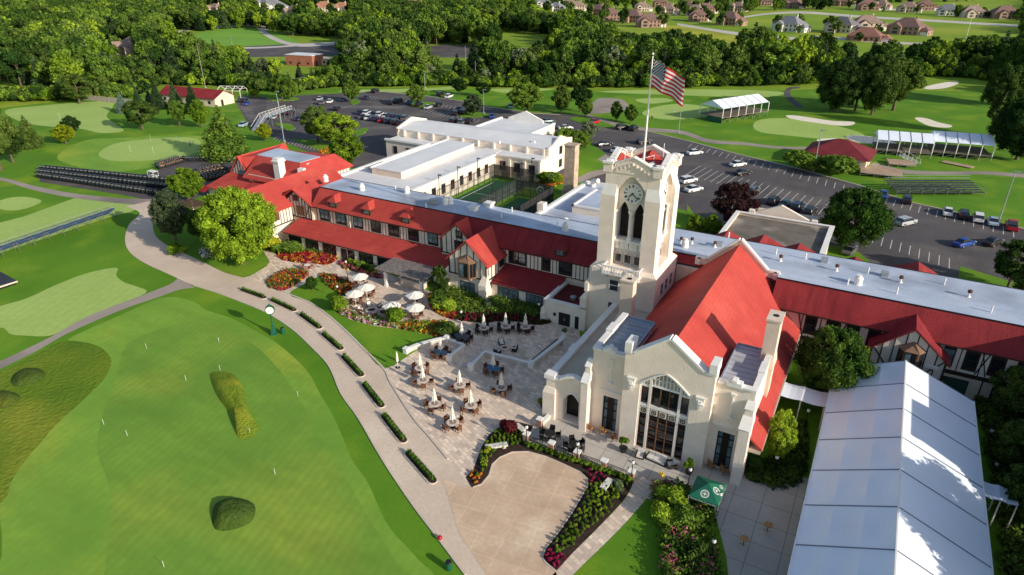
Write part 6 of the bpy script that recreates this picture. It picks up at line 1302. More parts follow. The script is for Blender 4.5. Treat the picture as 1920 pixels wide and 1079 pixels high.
def firepit(px, r, label, n, chl, m, ph=0., seat=cushion):
    X, Y = G(*px, .4); t = thing('fire_pit', label, 'fire pit', (X,Y,0)); OFF[t.name] = Vector((0,0,0)); b = MB(); b.lathe([(r,0),(r,.42),(r*.95,.46),(r*.6,.46),(r*.58,.36)], (0,0,0), 20); part('rim', b, concrete, t); b = MB(); b.lathe([(r*.58,.3),(r*.58,.37)], (0,0,0), 16); part('burner', b, mat('lava_rock', (.12,.035,.025), .9, .4, 8.), t)
    for i in range(n):
        a = ph+2*pi*i/n; q = thing('lounge_chair', chl, 'chair', (0,0,0), 0, 'lounge chairs around the '+('large' if r > .6 else 'small')+' fire pit'); OFF[q.name] = Vector((0,0,0)); b = MB(); b.box(-.36,.36,-.34,.34,.12,.34); b.box(-.38,-.3,-.34,.34,.3,.58); b.box(.3,.38,-.34,.34,.3,.58); b.box(-.36,.36,.28,.4,.3,.85); part('frame', b, m, q); b = MB(); b.box(-.29,.29,-.33,.27,.34,.46); b.box(-.28,.28,.18,.28,.46,.86); part('cushion', b, seat, q)
        q.location = (X+cos(a)*(r+.75), Y+sin(a)*(r+.75), 0); q.rotation_euler = (0,0,a-pi/2)
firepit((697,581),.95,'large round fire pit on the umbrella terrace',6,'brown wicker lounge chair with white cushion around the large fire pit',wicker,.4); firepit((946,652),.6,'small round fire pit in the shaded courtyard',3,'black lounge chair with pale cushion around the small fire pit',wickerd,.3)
X, Y = G(746,690); u = thing('closed_umbrella','closed white umbrella standing alone on the lawn edge','umbrella',(X,Y,0)); OFF[u.name] = Vector((0,0,0)); b = MB(); b.tube((0,0,0),(0,0,2.4),.03); part('pole', b, whitetrim, u); b = MB(); b.lathe([(.1,.9),(.17,1.0),(.13,1.7),(.1,2.0),(.03,2.4)], (0,0,0), 8); part('folded_canopy', b, canvas, u); b = MB(); b.lathe([(.3,0),(.3,.08)], (0,0,0)); part('base', b, blackm, u)
# big pergola
slat = mat('grey_pergola_timber', (.34,.31,.29), .8, .3, 2.); pg = thing('pergola','large pergola with grey slatted roof on white columns by the umbrella terrace','pergola',(-60,73,0))
for x in (-62.8,-55.9):
    for y in (71.5,75.1): b = MB(); b.box(x-.2,x+.2,y-.2,y+.2,0,2.6); b.box(x-.27,x+.27,y-.27,y+.27,0,.25); part('column', b, whitetrim, pg)
b = MB(); [b.box(-64.2,-55.2,y-.07,y+.07,2.6,2.8) for y in (71.5,75.1)]; [b.box(x-.05,x+.05,70.7,75.8,2.8,2.95) for x in [-64+.5*i for i in range(18)]]; part('beam', b, mat('brown_pergola_beam', (.10,.045,.03), .7, .2, 2.), pg)
b = MB(); [b.box(-64.4,-55.,y-.05,y+.05,2.95,3.03) for y in [70.9+.34*i for i in range(15)]]; part('slat_roof', b, slat, pg)
t = thing('serving_counter','long pale counter in the shade under the large pergola','counter',(-59,73.8,0)); b = MB(); b.box(-61.5,-57,73.4,74.2,0,.95); part('counter', b, stucco2, t); b = MB(); b.box(-61.6,-56.9,73.3,74.3,.95,1.02); part('counter_top', b, greym, t)
X, Y = G(366,408); pg = thing('pergola','small brown pergola with white columns half hidden by trees','pergola',(X,Y,0)); OFF[pg.name] = Vector((0,0,0)); b = MB(); [b.box(-2.8,2.8,-1.8+.35*i,-1.7+.35*i,2.9,3.0) for i in range(11)]; [b.box(x-.06,x+.06,-2,2,2.7,2.9) for x in (-2.5,-.8,.8,2.5)]; part('slat_roof', b, mat('brown_slats', (.14,.07,.055), .8, .2, 2.), pg)
for x in (-2.4,2.4):
    for y in (-1.6,1.6): b = MB(); b.tube((x,y,0),(x,y,2.7),.16,n=10); part('column', b, whitetrim, pg)
# low stone walls on the patio
def lowwall(pts, label, h=.6, w=.42, piers=()):
    X, Y = G(*pts[0]); t = thing('low_wall', label, 'wall', (X,Y,0)); mb = stripe(pts, w, 0, h, None, None, sm=4 if len(pts) > 4 else 0); part('wall', mb, mat('pale_block', (.58,.53,.47), .9, .15, 2., .3, 6.), t); mb = stripe(pts, w+.1, h, h+.09, None, None, sm=4 if len(pts) > 4 else 0); part('coping', mb, whitetrim, t)
    for p in piers: x, y = G(*p); b = MB(); b.box(x-.3,x+.3,y-.3,y+.3,0,h+.15); b.box(x-.36,x+.36,y-.36,y+.36,h+.15,h+.27); part('pier', b, whitetrim, t)
lowwall([(762,663),(780,655),(800,649),(824,643),(838,641)],'curved low stone wall facing the lawn, left of the oval dark table',piers=[(762,663)]); lowwall([(838,641),(870,655),(842,677)],'short angled low stone wall right of the oval dark table',piers=[(842,677),(838,641)])
lowwall([(883,694),(909,667),(996,689),(1054,643)],'long angled low stone wall enclosing the shaded courtyard',piers=[(883,694),(996,689),(1054,643)])
b = stripe([(998,680),(1048,639)], .5, .02, .25, None, None); solo('planter_trough', b, blackm, 'long black trough along the inside of the courtyard wall', 'trough')
X, Y = G(1058,636); t = thing('urn_planter','white urn with dark plant at the top of the courtyard wall','planter',(X,Y,0)); b = MB(); b.lathe([(.3,0),(.3,.7),(.15,.8),(.2,.9),(.45,1.15),(.45,1.2)], (X,Y,0)); part('urn', b, whitetrim, t); b = MB(); b.ball((X,Y,1.35),.4,.25,jit=.3); part('plant', b, LM['dark'], t)
X, Y = G(1078,652); t = thing('garden_steps','pale stone steps beside the clock tower base','steps',(X,Y,0),.25); b = MB(); [b.box(-1.6,1.6,-1.4+.4*i,-1.+.4*i,0,.12*(i+1)) for i in range(6)]; part('treads', b, concrete, t)
# lamp posts
def lamp(px, label, h=2.4, z=0., grp=None):
    X, Y = G(*px, z); t = thing('lamp_post', label, 'lamp post', (X,Y,z), 0, grp); b = MB(); b.lathe([(.12,z),(.12,z+.15),(.05,z+.3),(.04,z+h-.45),(.08,z+h-.42)], (X,Y,0), 8); part('post', b, blackm, t)
    b = MB(); b.lathe([(.08,z+h-.42),(.17,z+h-.3),(.16,z+h-.12),(.06,z+h-.03)], (X,Y,0), 10); hd = part('globe', b, mat('lamp_glass', (.75,.74,.70), .3, 0), t); b = MB(); b.lathe([(.1,z+h-.04),(.03,z+h+.05)], (X,Y,0), 8); part('cap', b, blackm, hd)
for p, h, l in (((866,622),3.3,'black lamp post beside the large dark oval table'),((652,523),3.2,'black lamp post at the flower bed near the clubhouse door'),((635,562),2.4,'black lamp post on the lawn beside the leafy shrub'),((748,602),3.,'black lamp post between the two open umbrellas right of the fire pit'),((1010,596),2.4,'black lamp post at the corner of the side entrance'),((1289,917),2.6,'black lamp post left of the green canopy tent'),((1509,801),2.4,'lamp post under the white link canopy'),((1450,891),2.4,'lamp post in the shady garden right of the hall'),((1345,961),2.4,'lamp post at the lower right corner of the green canopy tent'),((1332,1054),2.6,'lamp post at the flower garden near the bottom edge'),((1853,825),1.4,'lamp head in the dark garden beside the marquee, upper one'),((1862,888),1.4,'lamp head in the dark garden beside the marquee, lower one')): lamp(p, l, h)
# terrace wall with brick piers and railings
PIERS = [(1012,801),(987,829),(1034,846),(1082,863),(1132,880),(1183,900)]
PN = ['at the arched doorway end','at the corner by the purple maple','second along the railing','middle one of the railing','fourth along the railing','at the top of the steps']
for p, n_ in zip(PIERS, PN):
    X, Y = G(*p); t = thing('brick_pier','brick pier with pale cap, '+n_,'pier',(X,Y,0)); b = MB(); b.box(X-.27,X+.27,Y-.27,Y+.27,0,1.05); part('pier', b, brick, t); b = MB(); b.box(X-.34,X+.34,Y-.34,Y+.34,1.05,1.17); part('cap', b, whitetrim, t)
for (p, q), l in zip(zip(PIERS[1:-1], PIERS[2:]), ('leftmost','second from left','third from left','rightmost')):
    a = G(*p); c = G(*q); t = thing('iron_railing','black iron railing panel on the terrace edge, '+l,'railing',(*a,0)); b = MB(); d = stripe([a, c], .3, 0, .28, None, None, px=False); part('plinth', d, concrete, t)
    L_ = hypot(c[0]-a[0], c[1]-a[1]); n = int(L_/.16); b.bar((*a,.9),(*c,.9),.05); b.bar((*a,.38),(*c,.38),.04); b.bar((*a,.72),(*c,.72),.03)
    for i in range(1, n): s = i/n; x, y = a[0]+(c[0]-a[0])*s, a[1]+(c[1]-a[1])*s; b.bar((x,y,.38),(x,y,.9),.025)
    part('bars', b, blackm, t)
lowwall([(1014,800),(1040,776)],'short pale wall beside the arched doorway',.5,.35); lowwall([(1238,905),(1275,915)],'low brick and iron wall right of the steps',.5,.3)
for p, l in (((987,826),'lamp post on the brick pier by the purple maple'),((1082,858),'lamp post on the middle brick pier'),((1184,893),'lamp post on the brick pier at the steps')): lamp(p, l, 1.9, 1.17)
mesh_t = mat('black_mesh_table', (.015,.015,.016), .5, .2, 5.)
table((1031,812),'black mesh table left on the terrace',.6,mesh_t,True,None,5,'black mesh tables on the terrace','black metal chair at a mesh table on the hall terrace',mesh_t); table((1077,832),'black mesh table right on the terrace',.6,mesh_t,True,None,5,'black mesh tables on the terrace','black metal chair at a mesh table on the hall terrace',mesh_t,1.)
for p, rz, l in (((1106,808),2.9,'teak armchair beside the left buttress'),((1131,814),2.6,'teak armchair in front of the left hall window'),((1150,826),2.3,'dark teak armchair next to the potted shrub'),((1333,878),2.2,'teak armchair behind the green tent, left'),((1357,888),2.2,'teak armchair behind the green tent, middle'),((1376,902),1.8,'dark teak armchair behind the green tent, right')):
    X, Y = G(*p); t = thing('garden_chair', l, 'chair', (X,Y,0)); OFF[t.name] = Vector((0,0,0)); t.rotation_euler = (0,0,rz); m_ = teak if 'dark' not in l else wicker; b = MB(); [b.box(-.3,.3,-.3+.12*i,-.21+.12*i,.36,.4) for i in range(5)]; part('seat', b, m_, t); b = MB(); [b.box(-.3+.13*i,-.22+.13*i,.26,.3,.4,1.0) for i in range(5)]; b.box(-.32,.32,.25,.31,.95,1.02); part('backrest', b, m_, t); b = MB(); [b.box(s-.05,s+.05,-.32,.28,.58,.63) for s in (-.34,.34)]; part('armrest', b, m_, t)
    for sx in (-.32,.32):
        for sy in (-.28,.25): b = MB(); b.box(sx-.03,sx+.03,sy-.03,sy+.03,0,.6); part('leg', b, m_, t)
def lounge(name, label, px, w, rz, back=True):
    X, Y = G(*px); t = thing(name, label, 'sofa' if w > 1 else 'lounger', (X,Y,0)); OFF[t.name] = Vector((0,0,0)); t.rotation_euler = (0,0,rz); b = MB(); b.box(-w/2-.06,w/2+.06,-.4,.42,.1,.26); b.box(-w/2-.1,-w/2,-.4,.4,.1,.6); b.box(w/2,w/2+.1,-.4,.4,.1,.6); part('frame', b, wickerd, t); b = MB(); n = max(1, round(w/.65)); [b.box(-w/2+w*i/n+.02,-w/2+w*(i+1)/n-.02,-.4,.25,.26,.44) for i in range(n)]; [b.box(-w/2+w*i/n+.03,-w/2+w*(i+1)/n-.03,.2,.38,.44,.85) for i in range(n)]; part('cushion', b, cushion, t)
lounge('lounge_chair','pale cushioned lounger left of the sofa below the big window',(1200,858),.7,.1); lounge('sofa','pale three-seat sofa below the big arched window',(1231,866),1.95,-.12); lounge('lounge_chair','pale cushioned armchair turned sideways right of the sofa',(1259,876),.75,-.9)
def potted(px, label, h=1.5):
    X, Y = G(*px); t = thing('potted_shrub', label, 'potted plant', (X,Y,0)); OFF[t.name] = Vector((0,0,0)); b = MB(); b.lathe([(.28,0),(.42,.55),(.46,.6),(.3,.6)], (0,0,0), 14); part('pot', b, blackm, t); V, F = crown_mesh('x', int(px[0]), 'bush', 420, .17, h*1.0, .62, .5, None, 8); o = bpy.data.objects.new('foliage', mkmesh('foliage', [(x,y,z+.45) for x,y,z in V], F, [0]*len(F), [LM['bright']])); COL.objects.link(o); o.parent = t
potted((1168,848),'potted yellow-green shrub left of the big window'); potted((1291,888),'potted yellow-green shrub right of the big window'); potted((1019,764),'small potted shrub against the arched porch wall',.7)
X, Y = G(1239,908); t = thing('flower_pedestal','pale pedestal with yellow flowers beside the steps','planter',(X,Y,0)); b = MB(); b.box(X-.25,X+.25,Y-.25,Y+.25,0,.8); part('pedestal', b, concrete, t); V, F = crown_mesh('x', 5, 'bush', 200, .12, .6, .4, 0, None, 5); o = bpy.data.objects.new('flowers', mkmesh('flowers', V, F, [0]*len(F), [leafmat('flower_yellow', (.60,.42,.03), (.85,.68,.08), 2.)])); COL.objects.link(o); o.parent = t; o.location = (0,0,.8)
X, Y = G(1212,920); t = thing('entrance_steps','three broad pale steps from the terrace down to the paver walk','steps',(X,Y,0),-.25); b = MB(); [b.box(-1.15,1.15,-.9+.45*i,-.45+.45*i,0,.1*(i+1)) for i in range(4)]; part('treads', b, concrete, t)
for p, l in (((1441,984),'round wooden table farther back on the shaded slab terrace'),((1396,1010),'round wooden table nearer the garden on the shaded slab terrace')):
    X, Y = G(*p, .75); t = thing('bistro_table', l, 'table', (X,Y,0)); b = MB(); b.lathe([(.38,.72),(.38,.76)], (X,Y,0), 16); part('table_top', b, teak, t); b = MB(); b.tube((X,Y,0),(X,Y,.72),.035); b.bar((X-.3,Y,.03),(X+.3,Y,.03),.05); b.bar((X,Y-.3,.03),(X,Y+.3,.03),.05); part('pedestal', b, blackm, t)
# green canopy tent with emblems and lettering
gt_ = thing('green_canopy_tent','dark green canopy tent with round club emblems and white lettering','canopy tent',(-7.1,49,0)); GX0_, GX1_, GY0, GY1, GE, GZ = -8.45, -5.8, 47.5, 50.5, 2.05, 2.85
cx, cy = (GX0_+GX1_)/2, (GY0+GY1)/2; b = MB(); b.add([(GX0_,GY0,GE),(GX1_,GY0,GE),(GX1_,GY1,GE),(GX0_,GY1,GE),(cx,cy,GZ)], [(0,1,4),(1,2,4),(2,3,4),(3,0,4)]); c = [(GX0_,GY0),(GX1_,GY0),(GX1_,GY1),(GX0_,GY1)]
for i in range(4): p, q = c[i], c[(i+1)%4]; b.quad((*p,GE),(*q,GE),(*q,GE-.32),(*p,GE-.32))
part('canopy_roof', b, greenm2 if False else mat('green_tent_fabric', (.012,.13,.075), .6, .12, 1.), gt_)
for p in c: b = MB(); b.tube((*p,0),(*p,GE),.035); part('leg', b, greym, gt_)
def slopept(side, u, v, off=.012):
    if side == 'f': P0, P1 = Vector((GX0_,GY0,GE)), Vector((GX1_,GY0,GE))
    else: P0, P1 = Vector((GX1_,GY0,GE)), Vector((GX1_,GY1,GE))
    A = Vector((cx,cy,GZ)); M_ = (P0+P1)/2; X_ = (P1-P0).normalized(); Y_ = (A-M_).normalized(); N_ = X_.cross(Y_); return M_+X_*u+Y_*v+N_*off
def emblem(side, u, v, r):
    b = MB(); n = 24
    for r0, r1 in ((r*.84, r), (r*.6, r*.66)):
        P = [tuple(slopept(side, u+rr_*cos(2*pi*i/n), v+rr_*sin(2*pi*i/n))) for i in range(n) for rr_ in (r0, r1)]; b.add(P, [(2*i, 2*i+1, (2*i+3) % (2*n), (2*i+2) % (2*n)) for i in range(n)])
    S_ = [tuple(slopept(side, u+(r*.58 if i % 2 == 0 else r*.16)*sin(2*pi*i/8), v+(r*.58 if i % 2 == 0 else r*.16)*cos(2*pi*i/8), .014)) for i in range(8)]; b.add([tuple(slopept(side,u,v,.014))]+S_, [(0,1+i,1+(i+1)%8) for i in range(8)])
    part('emblem', b, whitetrim, gt_)
emblem('f', -.05, .62, .38); emblem('r', -.1, .62, .38); emblem('f', .55, .36, .0001) if False else emblem('r', .75, .35, .2)
def text(parent, s, loc, rot, size, m, name='lettering'):
    cu = bpy.data.curves.new(name, 'FONT'); cu.body = s; cu.size = size; cu.align_x = 'CENTER'; cu.align_y = 'CENTER'; cu.extrude = .004; tmp = bpy.data.objects.new(name+'_t', cu); COL.objects.link(tmp)
    bpy.context.view_layer.update(); me = bpy.data.meshes.new_from_object(tmp.evaluated_get(bpy.context.evaluated_depsgraph_get())); bpy.data.objects.remove(tmp)
    o = bpy.data.objects.new(name, me); me.materials.clear(); me.materials.append(m); COL.objects.link(o); o.parent = parent; off = OFF.get(parent.name, Vector((0,0,0))); o.location = Vector(loc)-off; o.rotation_euler = rot; return o
text(gt_, 'Olympia Fields Country Club', (cx,GY0-.012,GE-.16), (pi/2,0,0), .2, whitetrim); text(gt_, 'Olympia Fields Country Club', (GX1_+.012,cy,GE-.16), (pi/2,0,pi/2), .2, whitetrim)
t = thing('folding_table','small table with drinks under the green canopy tent','table',(cx,cy-.4,0)); b = MB(); b.box(cx-.9,cx+.9,cy-.8,cy-.1,.7,.75); part('table_top', b, blackm, t)
for sx in (-.8,.8):
    for sy in (-.7,-.2): b = MB(); b.box(cx+sx-.03,cx+sx+.03,cy+sy-.03,cy+sy+.03,0,.7); part('leg', b, blackm, t)
# windscreen emblem on the paddle court
b = MB(); n = 24; P = []
for i in range(n):
    for rr_ in (.75, .95): P.append((-61.2+rr_*cos(2*pi*i/n), 120.93, 2.1+rr_*sin(2*pi*i/n)))
b.add(P, [(2*i, 2*i+1, (2*i+3) % (2*n), (2*i+2) % (2*n)) for i in range(n)]); [b.add([(-61.2,120.93,2.1)]+[(-61.2+(.6 if i % 2 == 0 else .15)*sin(2*pi*i/8),120.93,2.1+(.6 if i % 2 == 0 else .15)*cos(2*pi*i/8)) for i in range(8)], [(0,1+i,1+(i+1)%8) for i in range(8)])]
part('emblem', b, mat('faded_print', (.35,.35,.36), .8, 0), pc)
# street clock
X, Y = G(514,627); sc_ = thing('street_clock','green cast iron street clock with white dials on the putting green edge','street clock',(X,Y,0),0); b = MB(); b.box(X-.4,X+.4,Y-.4,Y+.4,0,.25); b.taper(X-.33,X+.33,Y-.33,Y+.33,.25,X-.18,X+.18,Y-.18,Y+.18,1.3); b.lathe([(.15,1.3),(.11,1.5),(.08,3.0),(.15,3.15),(.2,3.25)], (X,Y,0), 10); part('post', b, greenm, sc_)
b = MB(); b.tube((X,Y-.22,3.75),(X,Y+.22,3.75),.62,n=24); b.lathe([(.25,4.3),(.3,4.38),(.08,4.55),(.02,4.75)], (X,Y,0), 8); part('clock_head', b, greenm, sc_)
sd_ = MB(); 
for s in (-1, 1):
    b = MB(); b.tube((X,Y+s*.22,3.75),(X,Y+s*.235,3.75),.52,n=24); o = part('clock_face', b, mat('clock_white', (.80,.79,.74), .4, 0), sc_); h = MB(); a = Y+s*.236; bar_on(h,'y',a,s,(X,3.75),(X+.22*s,3.58),.05,.012); bar_on(h,'y',a,s,(X,3.75),(X-.15*s,4.1),.035,.012); [bar_on(h,'y',a,s,(X+.42*sin(radians(30*i)),3.75+.42*cos(radians(30*i))),(X+.48*sin(radians(30*i)),3.75+.48*cos(radians(30*i))),.03,.01) for i in range(12)]; part('hands', h, blackm, o)
sc_.rotation_euler = (0,0,radians(42))
for p, l in (((531,626),'dark green litter bin beside the street clock'),((842,1068),'dark green litter bin on the grass near the bottom edge')):
    X, Y = G(*p); t = thing('litter_bin', l, 'bin', (X,Y,0)); b = MB(); b.lathe([(.24,0),(.28,.1),(.28,.8),(.3,.85)], (X,Y,0), 12); part('bin', b, greenm, t); b = MB(); b.lathe([(.3,.85),(.25,.95),(.12,1.0)], (X,Y,0), 12); part('lid', b, blackm, t)
X, Y = G(825,1012); b = MB(); b.ball((X,Y,.22),.22,n=12,m=8); solo('marker_ball', b, mat('red_ball', (.45,.01,.03), .3, 0), 'small red ball marker on the drive kerb', 'marker', smooth=True)
# putting flags
def pinflag(px, label, h=.75, col=None, grp='small hole flags on the big putting green'):
    X, Y = G(*px); t = thing('hole_flag', label, 'hole flag', (X,Y,.02), 0, grp); b = MB(); b.tube((X,Y,.02),(X,Y,h),.017,n=5); part('stick', b, whitetrim, t); b = MB(); b.add([(X,Y,h),(X,Y,h-.24),(X-.26,Y+.08,h-.1)], [(0,1,2)]); part('flag', b, col or canvas, t)
for p in ((411,642),(275,654),(413,695),(349,714),(195,797),(239,818),(469,814),(559,744),(516,890),(444,981),(308,1064)): pinflag(p, 'small white hole flag on the big putting green')
for p in ((333,268),(245,285),(288,288),(283,265),(113,224)): pinflag(p, 'white hole flag on the practice greens at upper left', 1.9, None, 'hole flags on the far practice greens')
pinflag((1516,245),'yellow flag on the green below the oaks',2.4,mat('yellow_flag', (.7,.5,.03), .8),None)

# ------------------------------------------------------------ people
def person(px, label, shirt, trousers, rz=0.):
    X, Y = G(*px); me = bpy.data.meshes.new('body'); J = [(0,0,.95),(0,0,1.2),(0,-.01,1.42),(0,-.02,1.52),(0,-.02,1.66),(-.19,0,1.42),(-.3,-.06,1.15),(-.22,-.28,1.0),(.19,0,1.42),(.3,-.06,1.15),(.12,-.3,1.0),(-.1,0,.88),(-.14,.02,.48),(-.15,.05,.06),(-.16,-.12,.03),(.1,0,.88),(.16,-.03,.48),(.17,.0,.06),(.19,-.16,.03)]
    E_ = [(0,1),(1,2),(2,3),(3,4),(2,5),(5,6),(6,7),(2,8),(8,9),(9,10),(0,11),(11,12),(12,13),(13,14),(0,15),(15,16),(16,17),(17,18)]; R_ = [.15,.13,.14,.06,.105,.075,.05,.04,.075,.05,.04,.1,.065,.045,.045,.1,.065,.045,.045]
    me.from_pydata(J, E_, []); t = thing('person', label, 'person', (X,Y,0)); OFF[t.name] = Vector((0,0,0)); t.rotation_euler = (0,0,rz)
    o = bpy.data.objects.new('tmp', me); COL.objects.link(o); md = o.modifiers.new('s', 'SKIN'); o.modifiers.new('u', 'SUBSURF').levels = 1
    for i, r_ in enumerate(R_): me.skin_vertices[0].data[i].radius = (r_, r_)
    me.skin_vertices[0].data[0].use_root = True; bpy.context.view_layer.update(); m2 = bpy.data.meshes.new_from_object(o.evaluated_get(bpy.context.evaluated_depsgraph_get())); bpy.data.objects.remove(o)
    m2.materials.clear(); [m2.materials.append(q) for q in (mat('skin', (.42,.24,.17), .6, 0), shirt, trousers)]
    for p in m2.polygons: z = p.center.z; p.material_index = 2 if .12 < z < .98 and abs(p.center.y) < .25 and not (abs(p.center.x) > .24 and z > .8) else (1 if 1.0 <= z < 1.47 and p.center.y > -.12 else 0)
    b_ = bpy.data.objects.new('body', m2); COL.objects.link(b_); b_.parent = t; q = MB(); q.ball((0,-.01,1.7),.11,.09,n=10,m=6); part('cap', q, whitetrim, t); q = MB(); q.tube((-.02,-.32,1.0),(.05,-.75,.05),.012,n=5); solo_ = part('golf_club', q, greym, t)
person((357,276),'golfer in white shirt putting on the far practice green',canvas,mat('navy_cloth', (.02,.025,.05), .8),.5); person((1222,226),'golfer in dark clothes at the practice green behind the flagpole',mat('dark_cloth', (.02,.02,.025), .8),mat('dark_cloth', (.02,.02,.025), .8)); person((1264,214),'golfer in pale blue shirt on the practice green right of the flagpole',mat('blue_cloth', (.3,.42,.6), .8),canvas,2.)

# ------------------------------------------------------------ planting
FL = dict(red=leafmat('flower_red', (.35,.03,.02), (.60,.09,.04), 2.), pink=leafmat('flower_pink', (.55,.06,.14), (.75,.28,.38), 2.), crimson=leafmat('flower_crimson', (.28,.015,.06), (.50,.05,.14), 2.), orange=leafmat('flower_orange', (.55,.14,.02), (.75,.30,.03), 2.), yellow=leafmat('flower_yellow', (.60,.42,.03), (.85,.68,.08), 2.), white=leafmat('flower_white', (.6,.6,.55), (.8,.8,.75), 2.), burg=leafmat('leaf_burgundy', (.06,.012,.018), (.16,.03,.035), 2.), green=LM['mid'], bright=LM['bright'], dark=LM['dark'])
def planting(name, label, poly, cols, n, size=.16, h=.5, cat='flower bed', per=26, rad=.32, base=True, smooth=3, zlift=.05):
    """one bed of plants nobody could count: leaf clumps of mixed colours over the traced bed"""
    Wp = smoothpoly(gp(poly), smooth) if smooth else gp(poly); mats = [FL[c] for c in cols]; xs = [p[0] for p in Wp]; ys = [p[1] for p in Wp]; V = []; F = []; M_ = []; r = np.random.default_rng(len(label)*7+n); k = 0; tries = 0
    while k < n and tries < n*30:
        tries += 1; x = r.uniform(min(xs), max(xs)); y = r.uniform(min(ys), max(ys))
        if not inpoly(x, y, Wp): continue
        k += 1; hh = h*r.uniform(.6, 1.25); d = r.normal(size=(per,3)); d[:,2] = abs(d[:,2])+.1; d /= np.linalg.norm(d, axis=1)[:,None]; P = np.array([x,y,zlift])+d*np.array([rad,rad,hh])*r.uniform(.6,1,(per,1)); Nn = d+r.normal(size=(per,3))*.4; Nn /= np.linalg.norm(Nn, axis=1)[:,None]
        o = len(V); V += leafquads(P, Nn, size, r).tolist(); F += [(o+4*i,o+4*i+1,o+4*i+2,o+4*i+3) for i in range(per)]
        main = int(r.integers(len(mats))); M_ += [main if r.random() < .75 else 0 for _ in range(per)]
    o = bpy.data.objects.new(name, mkmesh(name, V, F, M_, mats)); COL.objects.link(o); setp(o, label, cat, None, 'stuff')
    if base: sheet('planting_bed', poly, .05, mulch, smooth, solid=True)
BED1 = [(500,536),(505,525),(525,512),(548,506),(575,510),(578,517),(560,530),(546,540),(525,546)]
planting('flower_bed','dense red and green flower bed on the island between drive and walk',BED1,['dark','red','green','crimson','orange'],300,.17,.55,rad=.3)
planting('flower_bed','bands of pink, yellow and red flowers below the clubhouse windows',[(522,484),(547,492),(591,495),(613,497),(633,487),(624,476),(600,478),(569,474),(530,476)],['red','pink','crimson','orange','yellow','red'],320,.17,.45)
planting('shrub_bed','green shrubs behind the striped flower bed at the clubhouse wall',[(505,466),(520,478),(560,476),(600,478),(628,480),(620,472),(560,461),(515,456)],['green','bright','dark','green'],170,.2,.8,rad=.5,cat='shrubs')
planting('flower_bed','dark red flower bed at the head of the lawn beside the terrace',[(601,517),(618,516),(636,522),(655,530),(660,540),(650,556),(640,553),(620,540),(606,530)],['burg','red','dark','green','orange'],230,.17,.5)
planting('flower_bed','long curved border of pink and white flowers below the fire pit',[(625,575),(640,590),(662,600),(694,609),(725,613),(747,617),(747,606),(725,598),(694,596),(660,587),(647,573),(640,562)],['green','pink','bright','white','pink'],260,.18,.6)
planting('flower_bed','orange and yellow border curving around the tip of the lawn',[(747,617),(791,625),(823,634),(845,630),(848,614),(836,605),(802,605),(758,605)],['dark','orange','yellow','red','green','bright'],280,.17,.5)
planting('flower_bed','pink flower patches by the clubhouse door and clipped balls',[(637,493),(642,503),(668,511),(700,521),(718,522),(700,508),(665,496),(645,488)],['pink','crimson','green','yellow','dark'],160,.17,.45)
planting('flower_bed','red and orange flowers edging the courtyard path',[(803,558),(809,578),(828,592),(850,599),(855,590),(830,578),(818,562),(812,552)],['red','orange','burg','yellow'],220,.17,.45)
planting('shrub_bed','dark red foliage border in front of the courtyard hedges',[(850,599),(905,606),(937,603),(973,604),(1009,610),(1035,604),(1014,598),(960,590),(900,590),(855,588)],['burg','dark','crimson','dark','green'],330,.18,.45,cat='shrubs')
planting('hedge_mass','deep green hedge mass below the cream gable',[(818,560),(830,578),(855,588),(905,588),(912,572),(905,562),(870,552),(850,540),(825,540)],['dark','green','dark','bright','dark'],420,.22,1.1,rad=.6,cat='hedge')
planting('hedge_mass','dark hedge mass in the shade between gable and side entrance',[(912,588),(960,590),(1012,597),(1013,580),(960,570),(925,562),(915,572)],['dark','dark','green'],340,.22,1.1,rad=.6,cat='hedge')
planting('shrub_bed','white flowering shrub at the foot of the gable buttress',[(908,580),(914,584),(922,582),(922,572),(912,570)],['white','green','white'],22,.2,1.0,base=False,cat='shrubs')
COURTIN = [(887,915),(903,909),(917,892),(923,872),(937,859),(960,849),(990,848),(1023,857),(1057,872),(1087,886),(1101,899),(1102,912),(1090,932),(1070,966),(1047,999),(1023,1029),(1017,1046),(1023,1056),(1042,1072)]
BEDO = [(1073,1037),(1122,988),(1171,935),(1189,903),(1130,883),(1080,866),(1030,849),(985,831),(1000,799),(970,792),(940,799),(917,816),(903,839),(893,866),(888,882),(873,896),(882,912)]
sheet('planting_bed', COURTIN+BEDO, .06, mulch, 0, solid=True)
stripe(COURTIN, .12, 0, .1, 'kerb', concrete)
def bush(px, h, w, tone, label, group=None, key='b1', name='shrub'): X, Y = G(*px); o = tree(key, X, Y, h, w/h, tone, label, group, name, 'shrub'); o.location.z = .06; return o
